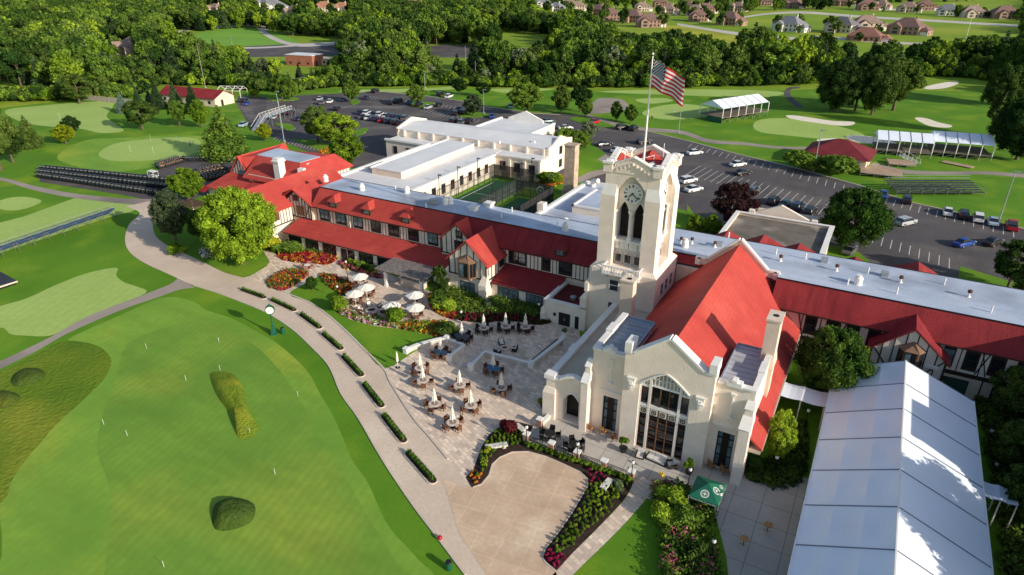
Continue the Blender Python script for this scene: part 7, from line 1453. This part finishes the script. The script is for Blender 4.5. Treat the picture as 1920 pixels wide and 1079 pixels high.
# rows of small plants in the two arms of the bed
L1 = [(900,868),(906,845),(918,822),(940,806),(965,802),(985,815),(983,838),(955,838),(930,848),(915,868),(908,890),(895,895)]
L2 = [(1103,915),(1120,905),(1165,905),(1178,915),(1165,932),(1135,968),(1095,1003),(1062,1035),(1040,1045),(1035,1030),(1060,998),(1085,960)]
for P, n_, lb, gr in ((L1, 85, 'small upright green plant in the mulch bed left of the forecourt', 'small plants in the left arm of the mulch bed'), (L2, 150, 'small upright green plant in the mulch bed right of the forecourt', 'small plants in the right arm of the mulch bed')):
    Wp = gp(P); xs = [p[0] for p in Wp]; ys = [p[1] for p in Wp]; st = .50 if n_ == 85 else .55; y = min(ys); row = 0; k = 0
    while y < max(ys):
        x = min(xs)+(st/2 if row % 2 else 0)
        while x < max(xs):
            X, Y = x+rr.uniform(-.1,.1), y+rr.uniform(-.1,.1)
            if inpoly(X, Y, Wp) and k < 260: o = tree('b1', X, Y, rr.uniform(.38,.55), .75, 'bright' if rr.random() < .6 else 'mid', lb, gr, 'small_plant', 'plant'); o.location.z = .06; k += 1
            x += st
        y += st*.87; row += 1
for i in range(23): t_ = i/22; bush((990+190*t_+0*t_, 838+66*t_), .62, .62, 'bright' if i % 3 else 'mid', 'clipped round shrub in the row below the brick piers', 'clipped round shrubs below the terrace railing')
for P, nm in (([(1113,880),(1118,890),(1104,893),(1112,900),(1122,902),(1125,890),(1106,884),(1130,897),(1118,911),(1108,907)],'crimson flower cushion between shrubs and forecourt curve'),([(1030,1035),(1036,1042),(1026,1044),(1040,1050),(1032,1052),(1046,1057),(1052,1044),(1046,1048),(1038,1062),(1048,1064),(1028,1052),(1056,1050)],'crimson flower cushion at the lower tip of the bed'),([(884,895),(890,900),(897,898),(893,908),(902,893),(886,888)],'orange flower cushion at the left tip of the bed')):
    for p in P: X, Y = G(*p); o = tree('b1', X, Y, .32, 1.05, 'mid', nm, nm.replace('cushion','cushions'), 'flower_cushion', 'flowers'); o.location.z = .06; o.material_slots[0].link = 'OBJECT'; o.material_slots[0].material = FL['crimson' if 'crim' in nm else 'orange']
for p, l, rz, L_ in (((931,842),'long pale stone slab bench in the left arm of the bed',.75,2.3),((975,808),'pale stone slab near the purple maple',-.4,1.4),((1137,914),'upright rectangular pale stone slab in the right arm of the bed',1.45,1.6)):
    X, Y = G(*p); t = thing('stone_bench', l, 'stone bench', (X,Y,.05)); OFF[t.name] = Vector((0,0,0)); t.rotation_euler = (0,0,rz); b = MB(); b.box(-L_/2,L_/2,-.32,.32,.3,.46); part('slab', b, mat('rough_limestone', (.66,.62,.56), .9, .2, 3., .6, 4.), t)
    for s in (-1,1): b = MB(); b.box(s*L_*.35-.15,s*L_*.35+.15,-.25,.25,0,.3); part('support', b, concrete, t)
o = bush((955,812),1.4,1.7,'mid','dark purple Japanese maple at the top of the mulch bed',None,'b2','maple_shrub'); o.material_slots[0].link = 'OBJECT'; o.material_slots[0].material = FL['burg']
bush((916,850),.6,.9,'yellow','yellow flowering plant beside the long stone slab'); bush((1157,915),.6,1.2,'silver','silvery grey plant beside the upright stone slab')
for p, h, w, tn, l in (((544,474),1.7,4.2,'mid','long domed hedge shrub at the left end of the clubhouse windows'),((506,468),2.1,3.6,'yellow','bright yellow-green bush at the corner of the west wing'),((636,584),2.2,2.4,'bright','leafy bright green shrub at the left of the terrace'),((741,606),2.2,2.7,'bright','leafy green shrub between the pink and orange borders'),((838,628),1.5,2.6,'dark','dark mounded shrub at the tip of the lawn bed'),((838,585),1.8,2.8,'bright','light green shrub beside the red edging flowers'),
    ((1325,400),1.,1.,'mid','x'),((1500,318),4.2,7,'mid','left round bush beside the half-way house'),((1570,330),4.5,8,'mid','right round bush in front of the half-way house'),((1030,345),2.5,5.5,'bright','round bush by the orange flowers behind the tower'),((392,412),2.,3.,'dark','dark bush at the small pergola'),((330,475),1.6,2.6,'bright','light bush below the greyish tree')):
    if l != 'x': bush(p, h, w, tn, l, None, 'b2')
for i, p in enumerate([(657,497),(667,500),(678,503),(689,507),(700,510)]): bush(p, 1.1, 1.3, 'bright' if i < 2 else 'mid', 'clipped ball shrub in the row in front of the clubhouse windows', 'clipped balls along the clubhouse wall')
planting('flower_bed','orange and yellow flowers behind the clock tower',[(1010,335),(1030,328),(1050,330),(1052,345),(1030,350),(1012,345)],['orange','yellow','orange','green'],140,.3,.5,rad=.5); planting('flower_bed','orange flower patch near the car park entrance',[(600,285),(625,278),(640,284),(628,292),(610,294)],['orange','green','yellow'],90,.3,.5,rad=.5)
# garden right of the steps, around the hall and along the marquee
planting('garden_shrubs','lush mixed shrubs with pink blooms right of the paver walk',[(1222,925),(1245,912),(1290,925),(1330,965),(1335,1000),(1345,1120),(1250,1120),(1240,1000)],['green','bright','dark','green','green','pink'],560,.22,1.3,rad=.6,cat='shrubs')
planting('garden_shrubs','shady green shrubs between the hall and the marquee',[(1392,872),(1440,868),(1500,790),(1512,830),(1500,900),(1450,915),(1400,895)],['dark','green','dark'],330,.2,.8,rad=.5,cat='shrubs')
planting('garden_shrubs','dark garden under the trees right of the marquee',[(1836,735),(1850,820),(1864,900),(1880,1000),(1896,1130),(2050,1130),(2050,700)],['dark','green','dark','dark'],1300,.3,1.2,rad=.8,cat='shrubs')
for p, h, w, tn, l in (((1262,950),1.9,2.4,'bright','bright leafy shrub beside the top of the paver walk'),((1285,985),1.7,2.2,'mid','leafy shrub in the garden below the green tent'),((1305,1050),1.6,2.,'dark','dark shrub near the bottom of the garden'),((1240,975),1.5,2.,'bright','shrub hanging over the lower garden edge'),((1410,880),1.4,2.,'mid','shrub at the foot of the right hall buttress')): bush(p, h, w, tn, l, None, 'b2')
# grass strips in the drive
STR = [((452,544),(499,561)),((508,563),(555,585)),((563,590),(602,618)),((605,626),(642,658)),((643,668),(680,708)),((682,720),(718,766)),((718,778),(760,832)),((763,848),(816,908))]
SN = ['farthest','second','third','fourth','fifth','sixth','seventh','nearest']
for (a, c), nm in zip(STR, SN):
    A = Vector((*G(*a),0)); C = Vector((*G(*c),0)); d = (C-A).normalized(); A = A+d*.55; L_ = (C-A).length-.55; t = thing('grass_strip', 'kerbed strip of ornamental grass in the drive, %s from the hall' % (nm if nm != 'nearest' else 'eighth') if nm not in ('farthest','nearest') else ('kerbed strip of ornamental grass in the drive, closest to the camera' if nm == 'nearest' else 'kerbed strip of ornamental grass in the drive, farthest from the camera'), 'planter strip', tuple(A), 0)
    if nm not in ('farthest','nearest'): t['label'] = 'kerbed strip of ornamental grass in the drive, %s counting from the far end' % nm
    OFF[t.name] = Vector((0,0,0)); t.rotation_euler = (0,0,atan2(d.y,d.x)); P = []
    w = .55
    for i in range(9): a_ = pi/2+pi*i/8; P.append((w*cos(a_), w*sin(a_)))
    for i in range(9): a_ = -pi/2+pi*i/8; P.append((L_+w*cos(a_), w*sin(a_)))
    b = MB(); b.prism(P, 0, .14); part('kerb', b, concrete, t); b = MB(); b.prism([(x*.985+.015*L_/2, y*.75) for x,y in P], .14, .16); part('soil', b, mulch, t)
    n = int(L_/.55)+1; r = np.random.default_rng(int(A.x*10) & 255)
    for i in range(n):
        x0 = L_*i/(n-1); m = 70; th_ = r.uniform(0,2*pi,m); lean = r.uniform(.1,.42,m); hh = r.uniform(.35,.62,m); V = []; F = []
        for j in range(m):
            bx_, by_ = x0+cos(th_[j])*.08, sin(th_[j])*.08; ex, ey = x0+cos(th_[j])*lean[j], sin(th_[j])*lean[j]; px_, py_ = -sin(th_[j])*.025, cos(th_[j])*.025; mx_, my_ = (bx_*.55+ex*.45), (by_*.55+ey*.45); o = len(V)
            V += [(bx_-px_,by_-py_,.15),(bx_+px_,by_+py_,.15),(mx_+px_,my_+py_,.15+hh[j]*.75),(mx_-px_,my_-py_,.15+hh[j]*.75),(ex,ey,.15+hh[j]*.9)]; F += [(o,o+1,o+2,o+3),(o+3,o+2,o+4)]
        o = bpy.data.objects.new('ornamental_grass', mkmesh('ornamental_grass', V, F, [0]*len(F), [leafmat('ornamental_grass', (.06,.14,.02), (.16,.30,.04), 1.5)])); COL.objects.link(o); o.parent = t

# ------------------------------------------------------------ vehicles
paint = {k: mat('paint_'+k, c, .25, 0, spec=.6) for k, c in dict(white=(.72,.72,.72), black=(.012,.013,.016), blue=(.01,.06,.30), darkblue=(.012,.025,.07), silver=(.42,.44,.46), red=(.42,.012,.025), teal=(.02,.09,.12), grey=(.12,.125,.13), lightblue=(.35,.45,.55)).items()}
tyre = mat('tyre', (.02,.02,.02), .9, 0); rim_m = mat('wheel_rim', (.5,.5,.52), .3, 0, metal=.7); cglass = mat('car_glass', (.012,.016,.02), .06, 0, spec=1.)
lampw = mat('headlamp', (.8,.8,.78), .2, 0); lampr = mat('tail_lamp', (.4,.01,.01), .3, 0)
def loft(b, S, k=None):
    """sections (x, zb, zt, half width bottom, half width top)"""
    vs = []; fs = []
    for x, zb, zt, wb, wt in S: zm = zb+(zt-zb)*.55; vs += [(x,-wb,zb),(x,-wb*1.0,zm),(x,-wt,zt),(x,wt,zt),(x,wb*1.0,zm),(x,wb,zb)]
    for i in range(len(S)-1):
        o = 6*i
        for j in range(6): fs.append((o+j, o+(j+1)%6, o+6+(j+1)%6, o+6+j))
    fs += [(0,5,4,3,2,1), tuple(6*(len(S)-1)+j for j in range(6))]; b.add(vs, fs, k)
def carproto(kind):
    t = thing('parked_car', 'car', 'car', (0,0,-60)); OFF[t.name] = Vector((0,0,0)); b = MB(); c = MB(); r_ = MB()
    if kind == 'sedan':
        L2_, zc = 2.35, .88; loft(b, [(-2.35,.35,.62,.72,.66),(-2.2,.28,.84,.86,.76),(-1.4,.25,.95,.9,.8),(-.5,.22,.93,.91,.82),(.8,.22,.90,.91,.80),(1.6,.25,.80,.89,.74),(2.2,.28,.66,.82,.66),(2.36,.38,.56,.7,.6)]); loft(c, [(-1.75,.88,.90,.74,.72),(-1.05,.88,1.36,.76,.56),(-.3,.88,1.43,.78,.58),(.35,.88,1.38,.78,.56),(1.15,.85,.88,.76,.70)]); loft(r_, [(-1.0,1.35,1.385,.57,.53),(-.3,1.42,1.455,.59,.55),(.32,1.375,1.41,.57,.53)])
    elif kind == 'suv':
        loft(b, [(-2.3,.42,.8,.78,.72),(-2.25,.35,1.05,.9,.84),(-1.2,.32,1.08,.93,.86),(.9,.32,1.05,.93,.84),(1.9,.35,.95,.9,.78),(2.3,.42,.78,.8,.7)]); loft(c, [(-2.22,1.03,1.06,.82,.8),(-1.95,1.03,1.62,.84,.68),(0,1.03,1.68,.85,.70),(.5,1.03,1.6,.85,.68),(1.2,1.0,1.04,.83,.76)]); loft(r_, [(-1.95,1.61,1.65,.69,.65),(0,1.67,1.71,.71,.67),(.45,1.6,1.64,.69,.64)])
    else:
        loft(b, [(-2.6,.45,.9,.85,.82),(-2.55,.4,1.0,.92,.88),(-.6,.38,1.02,.94,.88),(1.2,.38,1.05,.94,.86),(2.2,.4,.98,.92,.8),(2.6,.48,.82,.82,.72)]); loft(c, [(-.75,1.0,1.03,.86,.82),(-.6,1.0,1.65,.86,.70),(.3,1.0,1.70,.86,.72),(.7,1.0,1.62,.86,.7),(1.35,1.0,1.04,.84,.78)]); loft(r_, [(-.6,1.64,1.69,.71,.67),(.3,1.69,1.74,.73,.69),(.65,1.62,1.67,.71,.66)])
    part('body', b, paint['white'], t); part('windows', c, cglass, t); part('roof_panel', r_, paint['white'], t)
    if kind == 'pickup': b = MB(); b.box(-2.5,-.75,-.75,.75,1.0,1.03); part('cargo_bed', b, blackm, t)
    L_ = 1.4 if kind != 'pickup' else 1.65; wr_ = .32 if kind == 'sedan' else .37
    for x in (-L_, L_):
        for s in (-1, 1): b = MB(); b.tube((x,s*.74,wr_),(x,s*.93,wr_),wr_,n=14); w = part('wheel', b, tyre, t); b = MB(); b.tube((x,s*.93,wr_),(x,s*.94,wr_),wr_*.62,n=10); part('rim', b, rim_m, w)
    xf, xb, z = (2.24,-2.3,.6) if kind == 'sedan' else ((2.2,-2.28,.85) if kind == 'suv' else (2.5,-2.58,.88))
    for s in (-1, 1): b = MB(); b.box(xf-.06,xf+.06,s*.6-.14,s*.6+.14,z-.07,z+.07); part('headlight', b, lampw, t); b = MB(); b.box(xb-.03,xb+.05,s*.66-.12,s*.66+.12,z+.02,z+.16); part('tail_light', b, lampr, t)
    for s in (-1, 1): b = MB(); b.box(.75,.9,s*.9-(.1 if s < 0 else 0),s*.9+(.1 if s > 0 else 0),.93,1.03); part('mirror', b, blackm, t)
    return t
CP = {k: carproto(k) for k in ('sedan','suv','pickup')}; _used = set()
def car(px, kind, col, ang, label, group=None):
    X, Y = G(*px); t = CP[kind] if kind not in _used else dup(CP[kind]); _used.add(kind); t.location = (X,Y,.04); t.rotation_euler = (0,0,ang); t['label'] = label
    if group: t['group'] = group
    for c in t.children:
        if c.name.split('.')[0] in ('body','roof_panel'): c.material_slots[0].link = 'OBJECT'; c.material_slots[0].material = paint[col]
    return t
def dirang(a, b): A = G(*a); B = G(*b); return atan2(B[1]-A[1], B[0]-A[0])
hA = dirang((1290,290),(1312,287)); hN = dirang((1776,405),(1776,392)); hR = dirang((1440,382),(1460,368))
for px, k, c, a, l in [((1302,290),'sedan','white',hA,'white sedan alone on the car park right of the tower'),((1383,312),'sedan','white',hA+.05,'white sedan just above the black one in the middle of the car park'),((1392,328),'sedan','black',hA+.05,'black sedan right below the white one in the middle of the car park'),((1290,343),'suv','white',hA+.1,'white car touching the right side of the tower, upper'),((1300,359),'sedan','white',hA+.1,'white sedan beside the tower, below the other white car'),
    ((1207,270),'suv','black',hA,'black off-road car behind the flagpole base'),((1133,274),'sedan','black',hA,'black sedan by the trees left of the tower'),((1156,285),'sedan','lightblue',hA+.5,'blue sedan by the lawn left of the tower top'),((1168,243),'suv','black',hA-.1,'black car under the small trees, left one'),((1188,245),'suv','black',hN,'black car under the small trees, right one'),((1113,233),'pickup','red',hA+.4,'red pickup on the car park island'),((1027,231),'sedan','teal',hA-.1,'dark teal sedan behind the gabled annex parapet'),((1060,243),'sedan','white',hA-.2,'white sedan behind the trees at the annex'),
    ((1697,422),'suv','silver',hA,'silver off-road car crossing the right car park'),((1450,382),'suv','black',hR,'black car parked behind the purple tree'),((1472,387),'sedan','teal',hR,'dark teal car second from the purple tree'),((1495,393),'suv','darkblue',hR,'dark blue car third from the purple tree'),((1518,402),'suv','black',hR,'black car behind the pale gable, fourth from the purple tree'),((1411,363),'suv','grey',hR,'grey car hidden behind the purple tree'),((1655,369),'sedan','blue',hN,'blue car at the grass edge of the right car park'),((1699,380),'suv','black',hN,'black car at the grass edge next to the dark grandstand'),
    ((1776,402),'sedan','white',hN,'white car leftmost of five at the grass edge'),((1805,408),'suv','black',hN,'black car second of five at the grass edge'),((1832,414),'suv','white',hN,'white sport utility car third of five at the grass edge'),((1860,420),'sedan','lightblue',hN,'pale blue car fourth of five at the grass edge'),((1895,429),'pickup','red',hN,'red pickup rightmost of five at the grass edge'),((1806,461),'sedan','blue',hA,'bright blue sedan on the right car park'),((1860,459),'sedan','black',hA+.1,'black sedan next to the bright blue one'),((1592,474),'sedan','grey',hR,'grey car in the shade under the big leafy tree'),((1612,400),'suv','white',hA,'white car half hidden behind the big leafy tree')]: car(px, k, c, a, l)
hL = dirang((741,194),(757,188)); hB = dirang((690,212),(700,206)); hC = dirang((600,186),(607,181))
LL = [(463,197,'sedan','blue'),(459,192,'suv','black'),(600,188,'sedan','silver'),(619,193,'sedan','white'),(632,207,'suv','black'),(546,215,'suv','black'),(516,218,'sedan','red'),(513,222,'sedan','white'),(457,237,'sedan','lightblue'),(561,226,'sedan','darkblue'),(704,174,'suv','black'),(687,186,'sedan','darkblue'),(736,196,'suv','black'),(748,192,'suv','black'),(786,200,'suv','black'),(803,204,'sedan','silver'),(823,199,'sedan','black'),(826,180,'suv','black'),(842,184,'suv','white'),(643,190,'sedan','darkblue'),(855,216,'suv','black'),(862,208,'sedan','darkblue'),(869,214,'suv','black'),(851,231,'suv','black'),(866,233,'suv','grey'),(880,231,'suv','black'),(922,221,'sedan','blue'),(957,203,'suv','teal'),(770,195,'sedan','teal'),(605,196,'suv','grey')]
for i in range(8): LL.append((676+12*i, 214+1.6*i, 'suv' if i % 2 else 'sedan', ['darkblue','white','black','white','silver','darkblue','teal','grey'][i]))
for i in range(7): LL.append((680+12*i, 222+2.1*i, 'suv' if i % 3 else 'sedan', ['grey','white','darkblue','red','darkblue','black','black'][i]))
PL = {'black':'black','darkblue':'dark blue','lightblue':'pale blue'}; seen = {}
for i, (x, y, k, c) in enumerate(LL):
    a = (hB if 655 < x < 775 and y > 205 else hL if 690 < x < 900 else hC)+rr.uniform(-.05,.05)
    where = 'in the dense block behind the annex' if 670 < x < 775 and y > 208 else ('at the far left end of the left car park' if x < 520 else ('near the corner islands of the left car park' if x < 650 else ('along the grass edge of the left car park' if y < 190 else 'beside the planted islands of the left car park')))
    o = car((x, y), k, c, a, '%s %s %s' % (PL.get(c,c), 'sedan' if k == 'sedan' else 'tall car', where)); seen.setdefault(o['label'], []).append(o)
for lb, L_ in seen.items():
    if len(L_) > 1:
        L_.sort(key=lambda o: PX(o.location.x, o.location.y, 0)[0])
        for i, o in enumerate(L_): o['label'] = lb+', '+ORD[min(i, 9)]
# golf carts
cartb = mat('cart_black', (.02,.026,.03), .3, 0); cartw = mat('cart_pale', (.22,.22,.21), .5, 0); cartt = mat('cart_tan_seat', (.42,.23,.12), .7, .1, 3.)
b = MB(); b.k = 0; loft(b, [(-1.15,.3,.62,.5,.48),(-.5,.28,.66,.56,.54),(-.2,.26,.36,.58,.56),(.55,.26,.36,.58,.56),(.75,.28,.85,.55,.5),(1.1,.3,.72,.5,.44),(1.2,.36,.5,.4,.36)]); b.box(-1.2,-.9,-.5,.5,.6,.95); b.box(-.75,-.1,-.52,.52,.66,.8,1); b.box(-.8,-.68,-.52,.52,.8,.98,1); b.box(-.82,-.8,-.5,.5,.7,1.1,0)
for x in (-.8,.8):
    for s in (-1,1): b.tube((x,s*.42,.22),(x,s*.6,.22),.22,n=8,k=2)
b.box(-1.15,-.92,-.3,.3,.95,1.15,3); b.box(.5,.56,-.45,.45,.85,1.3,3) if False else None; b.box(.3,.5,-.35,.1,.36,.42,3); b.tube((.55,-.2,.85),(.4,-.2,1.05),.03,n=4,k=0); [b.tube((-1.1,s*.45,.9),(-1.1,s*.45,1.45),.025,n=4,k=0) for s in (-1,1)]; b.box(-1.2,-1.0,-.5,.5,1.42,1.46,0)
cme = mkmesh('golf_cart', b.v, b.f, b.m, [cartb, cartt, tyre, cartw])
def cart(X, Y, a, label, group): o = bpy.data.objects.new('golf_cart', cme); COL.objects.link(o); o.location = (X,Y,.04); o.rotation_euler = (0,0,a+rr.uniform(-.16,.16)); setp(o, label, 'golf cart', group)
def cartrow(a, c, n, ang, label, group, off=(0,0)):
    A = G(*a); C = G(*c)
    for i in range(n): t_ = (i+rr.uniform(-.08,.08))/(n-1); cart(A[0]+(C[0]-A[0])*t_+off[0], A[1]+(C[1]-A[1])*t_+off[1], ang, label, group)
ra = dirang((80,324),(325,350)); 
for k, (a, c, n) in enumerate((((84,318),(325,342),34),((80,325),(316,353),34),((78,332),(298,365),33))): cartrow(a, c, n, ra+pi/2+.25, 'black golf cart with tan seat in the long dense rows by the cart path', 'golf carts in the long dense rows')
cartrow((302,311),(340,300),10,ra+1.2,'black golf cart in the short double row beside the practice green','golf carts in the short double row'); cartrow((304,316),(342,305),9,ra+1.2,'black golf cart in the short double row beside the practice green','golf carts in the short double row')
cartrow((354,302),(440,302),21,ra+1.3,'black golf cart in the single row under the pyramidal tree','golf carts in the single row by the west wing')
for a, c in (((378,322),(412,315)),((380,327),(418,320)),((388,333),(424,327)),((392,339),(428,333))): cartrow(a, c, 7, ra+1.3, 'black golf cart in the small block in front of the west wing', 'golf carts in the small block')
X, Y = G(290,336); t = thing('utility_cart','white roofed utility cart beside the golf carts','utility cart',(X,Y,0)); OFF[t.name] = Vector((0,0,0)); b = MB(); loft(b, [(-1.5,.3,.8,.6,.58),(.2,.3,.8,.62,.6),(.4,.3,.45,.62,.6),(.8,.3,.9,.6,.55),(1.4,.35,.7,.5,.45)]); part('body', b, paint['white'], t); b = MB(); b.box(-1.4,1.0,-.65,.65,1.85,1.92); [b.tube((x,y,.6),(x,y,1.86),.03,n=5) for x in (-1.3,.9) for y in (-.6,.6)]; part('roof', b, whitetrim, t)
for x in (-1,1):
    for s in (-1,1): b = MB(); b.tube((x,s*.5,.25),(x,s*.68,.25),.25,n=10); part('wheel', b, tyre, t)
# tall light poles and utility poles
def pole(base, h, label, m=None, head=True, name='light_pole', cat='light pole'):
    X, Y = G(*base); t = thing(name, label, cat, (X,Y,0)); b = MB(); b.tube((X,Y,0),(X,Y,h),.13,.07,n=8); b.box(X-.3,X+.3,Y-.3,Y+.3,0,.5); part('pole', b, m or greym, t)
    if head: b = MB(); b.cbox((X+.35,Y,h-.1),1.3,.35,.14); part('lamp_head', b, greym, t)
    else: b = MB(); b.bar((X-1.1,Y,h-1),(X+1.1,Y,h-1),.12); b.bar((X-.9,Y,h-1.8),(X+.9,Y,h-1.8),.1); part('crossarm', b, m or barkm, t)
for p, h, l in (((533,267),12.,'tall grey light pole in front of the footbridge'),((528,240),11.,'tall grey light pole behind the footbridge'),((1525,321),10,'tall light pole by the bushes of the half-way house'),((1873,415),10,'tall light pole behind the five cars at the grass edge'),((907,214),8,'light pole on the island near the annex'),((797,166),6.5,'light pole on the strip behind the far car park'),((665,148),6,'light pole at the far left car park edge'),((1272,250),8.5,'light pole by the cart path right of the flag')): pole(p, h, l)
wp = mat('weathered_pole', (.34,.30,.26), .9, .2, 1.)
for p, h, l in (((181,124),15,'leftmost wooden utility pole rising from the wood'),((348,124),15,'wooden utility pole near the sports field, left'),((443,130),15,'wooden utility pole near the sports field, right'),((385,165),17,'wooden utility pole behind the bare tent frame'),((874,150),14,'wooden utility pole in the wood beyond the far car park'),((892,150),8,'short utility pole with insulators at the edge of the wood')): pole(p, h, l, wp, False, 'utility_pole', 'utility pole')
pole((1806,92),24,'thin pale mast beyond the wood at upper right',whitetrim,False,'mast','mast')
pole((182+1,60),1,'x') if False else None
# orange things behind the fence at upper left
X, Y = G(160,188); t = thing('wooden_fence','pale wooden fence in front of the maintenance yard','fence',(X,Y,0)); OFF[t.name] = Vector((0,0,0)); b = MB(); [b.box(-14+i*1.2,-13.+i*1.2,-.05,.05,0,2.) for i in range(38)]; part('boards', b, mat('grey_fence_board', (.38,.33,.28), .9, .2, 1.), t); t.rotation_euler = (0,0,.1)
for p, c, l in (((192,182),(.5,.07,.02),'orange mower parked behind the wooden fence, left'),((217,181),(.5,.07,.02),'orange mower parked behind the wooden fence, right'),((177,180),(.05,.2,.5),'small blue machine behind the wooden fence')):
    X, Y = G(*p); t = thing('mower', l, 'mower', (X,Y,0)); OFF[t.name] = Vector((0,0,0)); b = MB(); loft(b, [(-1.3,.5,1.3,.7,.6),(.3,.5,1.4,.7,.6),(1.3,.5,1.0,.6,.5)]); b.box(-.6,0,-.4,.4,1.4,1.9); part('body', b, mat('machine_%d' % int(c[0]*10), c, .5, 0), t)
    for x in (-.8,.8):
        for s in (-1,1): b = MB(); b.tube((x,s*.6,.4),(x,s*.85,.4),.4,n=10); part('wheel', b, tyre, t)

X, Y = G(458,496); sheet('mulch_ring', [(X+3.4*cos(i*pi/8)+.4, Y+2.0*sin(i*pi/8)-.2) for i in range(16)], .03, mulch, 0, px=False)
planting('shrub_bed','white flowering shrub at the left foot of the big bright tree',[(372,478),(384,488),(396,484),(398,474),(382,470)],['white','dark','green'],34,.2,.9,base=False,cat='shrubs')
# guest wing that stands right of the marquee and shades it
gw = thing('guest_wing','cream guest wing standing beyond the dark garden right of the marquee','building',(30,66,0))
b = MB(); b.box(24,36,64.4,82,0,11.2); b.box(24,36,58.4,64.4,0,12.2); part('wall', b, stucco2, gw); b = MB(); hip(b,24,36,64.4,82,11.2,12.6,.1); b.box(23.8,36.2,58.2,64.6,12.2,12.5); part('roof', b, redroof2, gw)
for y in (60,66,70,74,78):
    for z in (1.2,4.8,8.4): window(gw,'x',24.0,-1,y,z,1.3,1.7,2,2,framew,glasslit)
for (x, y, h, n) in ((26.5,50.,15.,'tall spreading tree beyond the dark garden, nearest the guest wing'),(31,41,13,'second spreading tree beyond the dark garden')): tree('big', x, y, h, 1., 'dark', n)
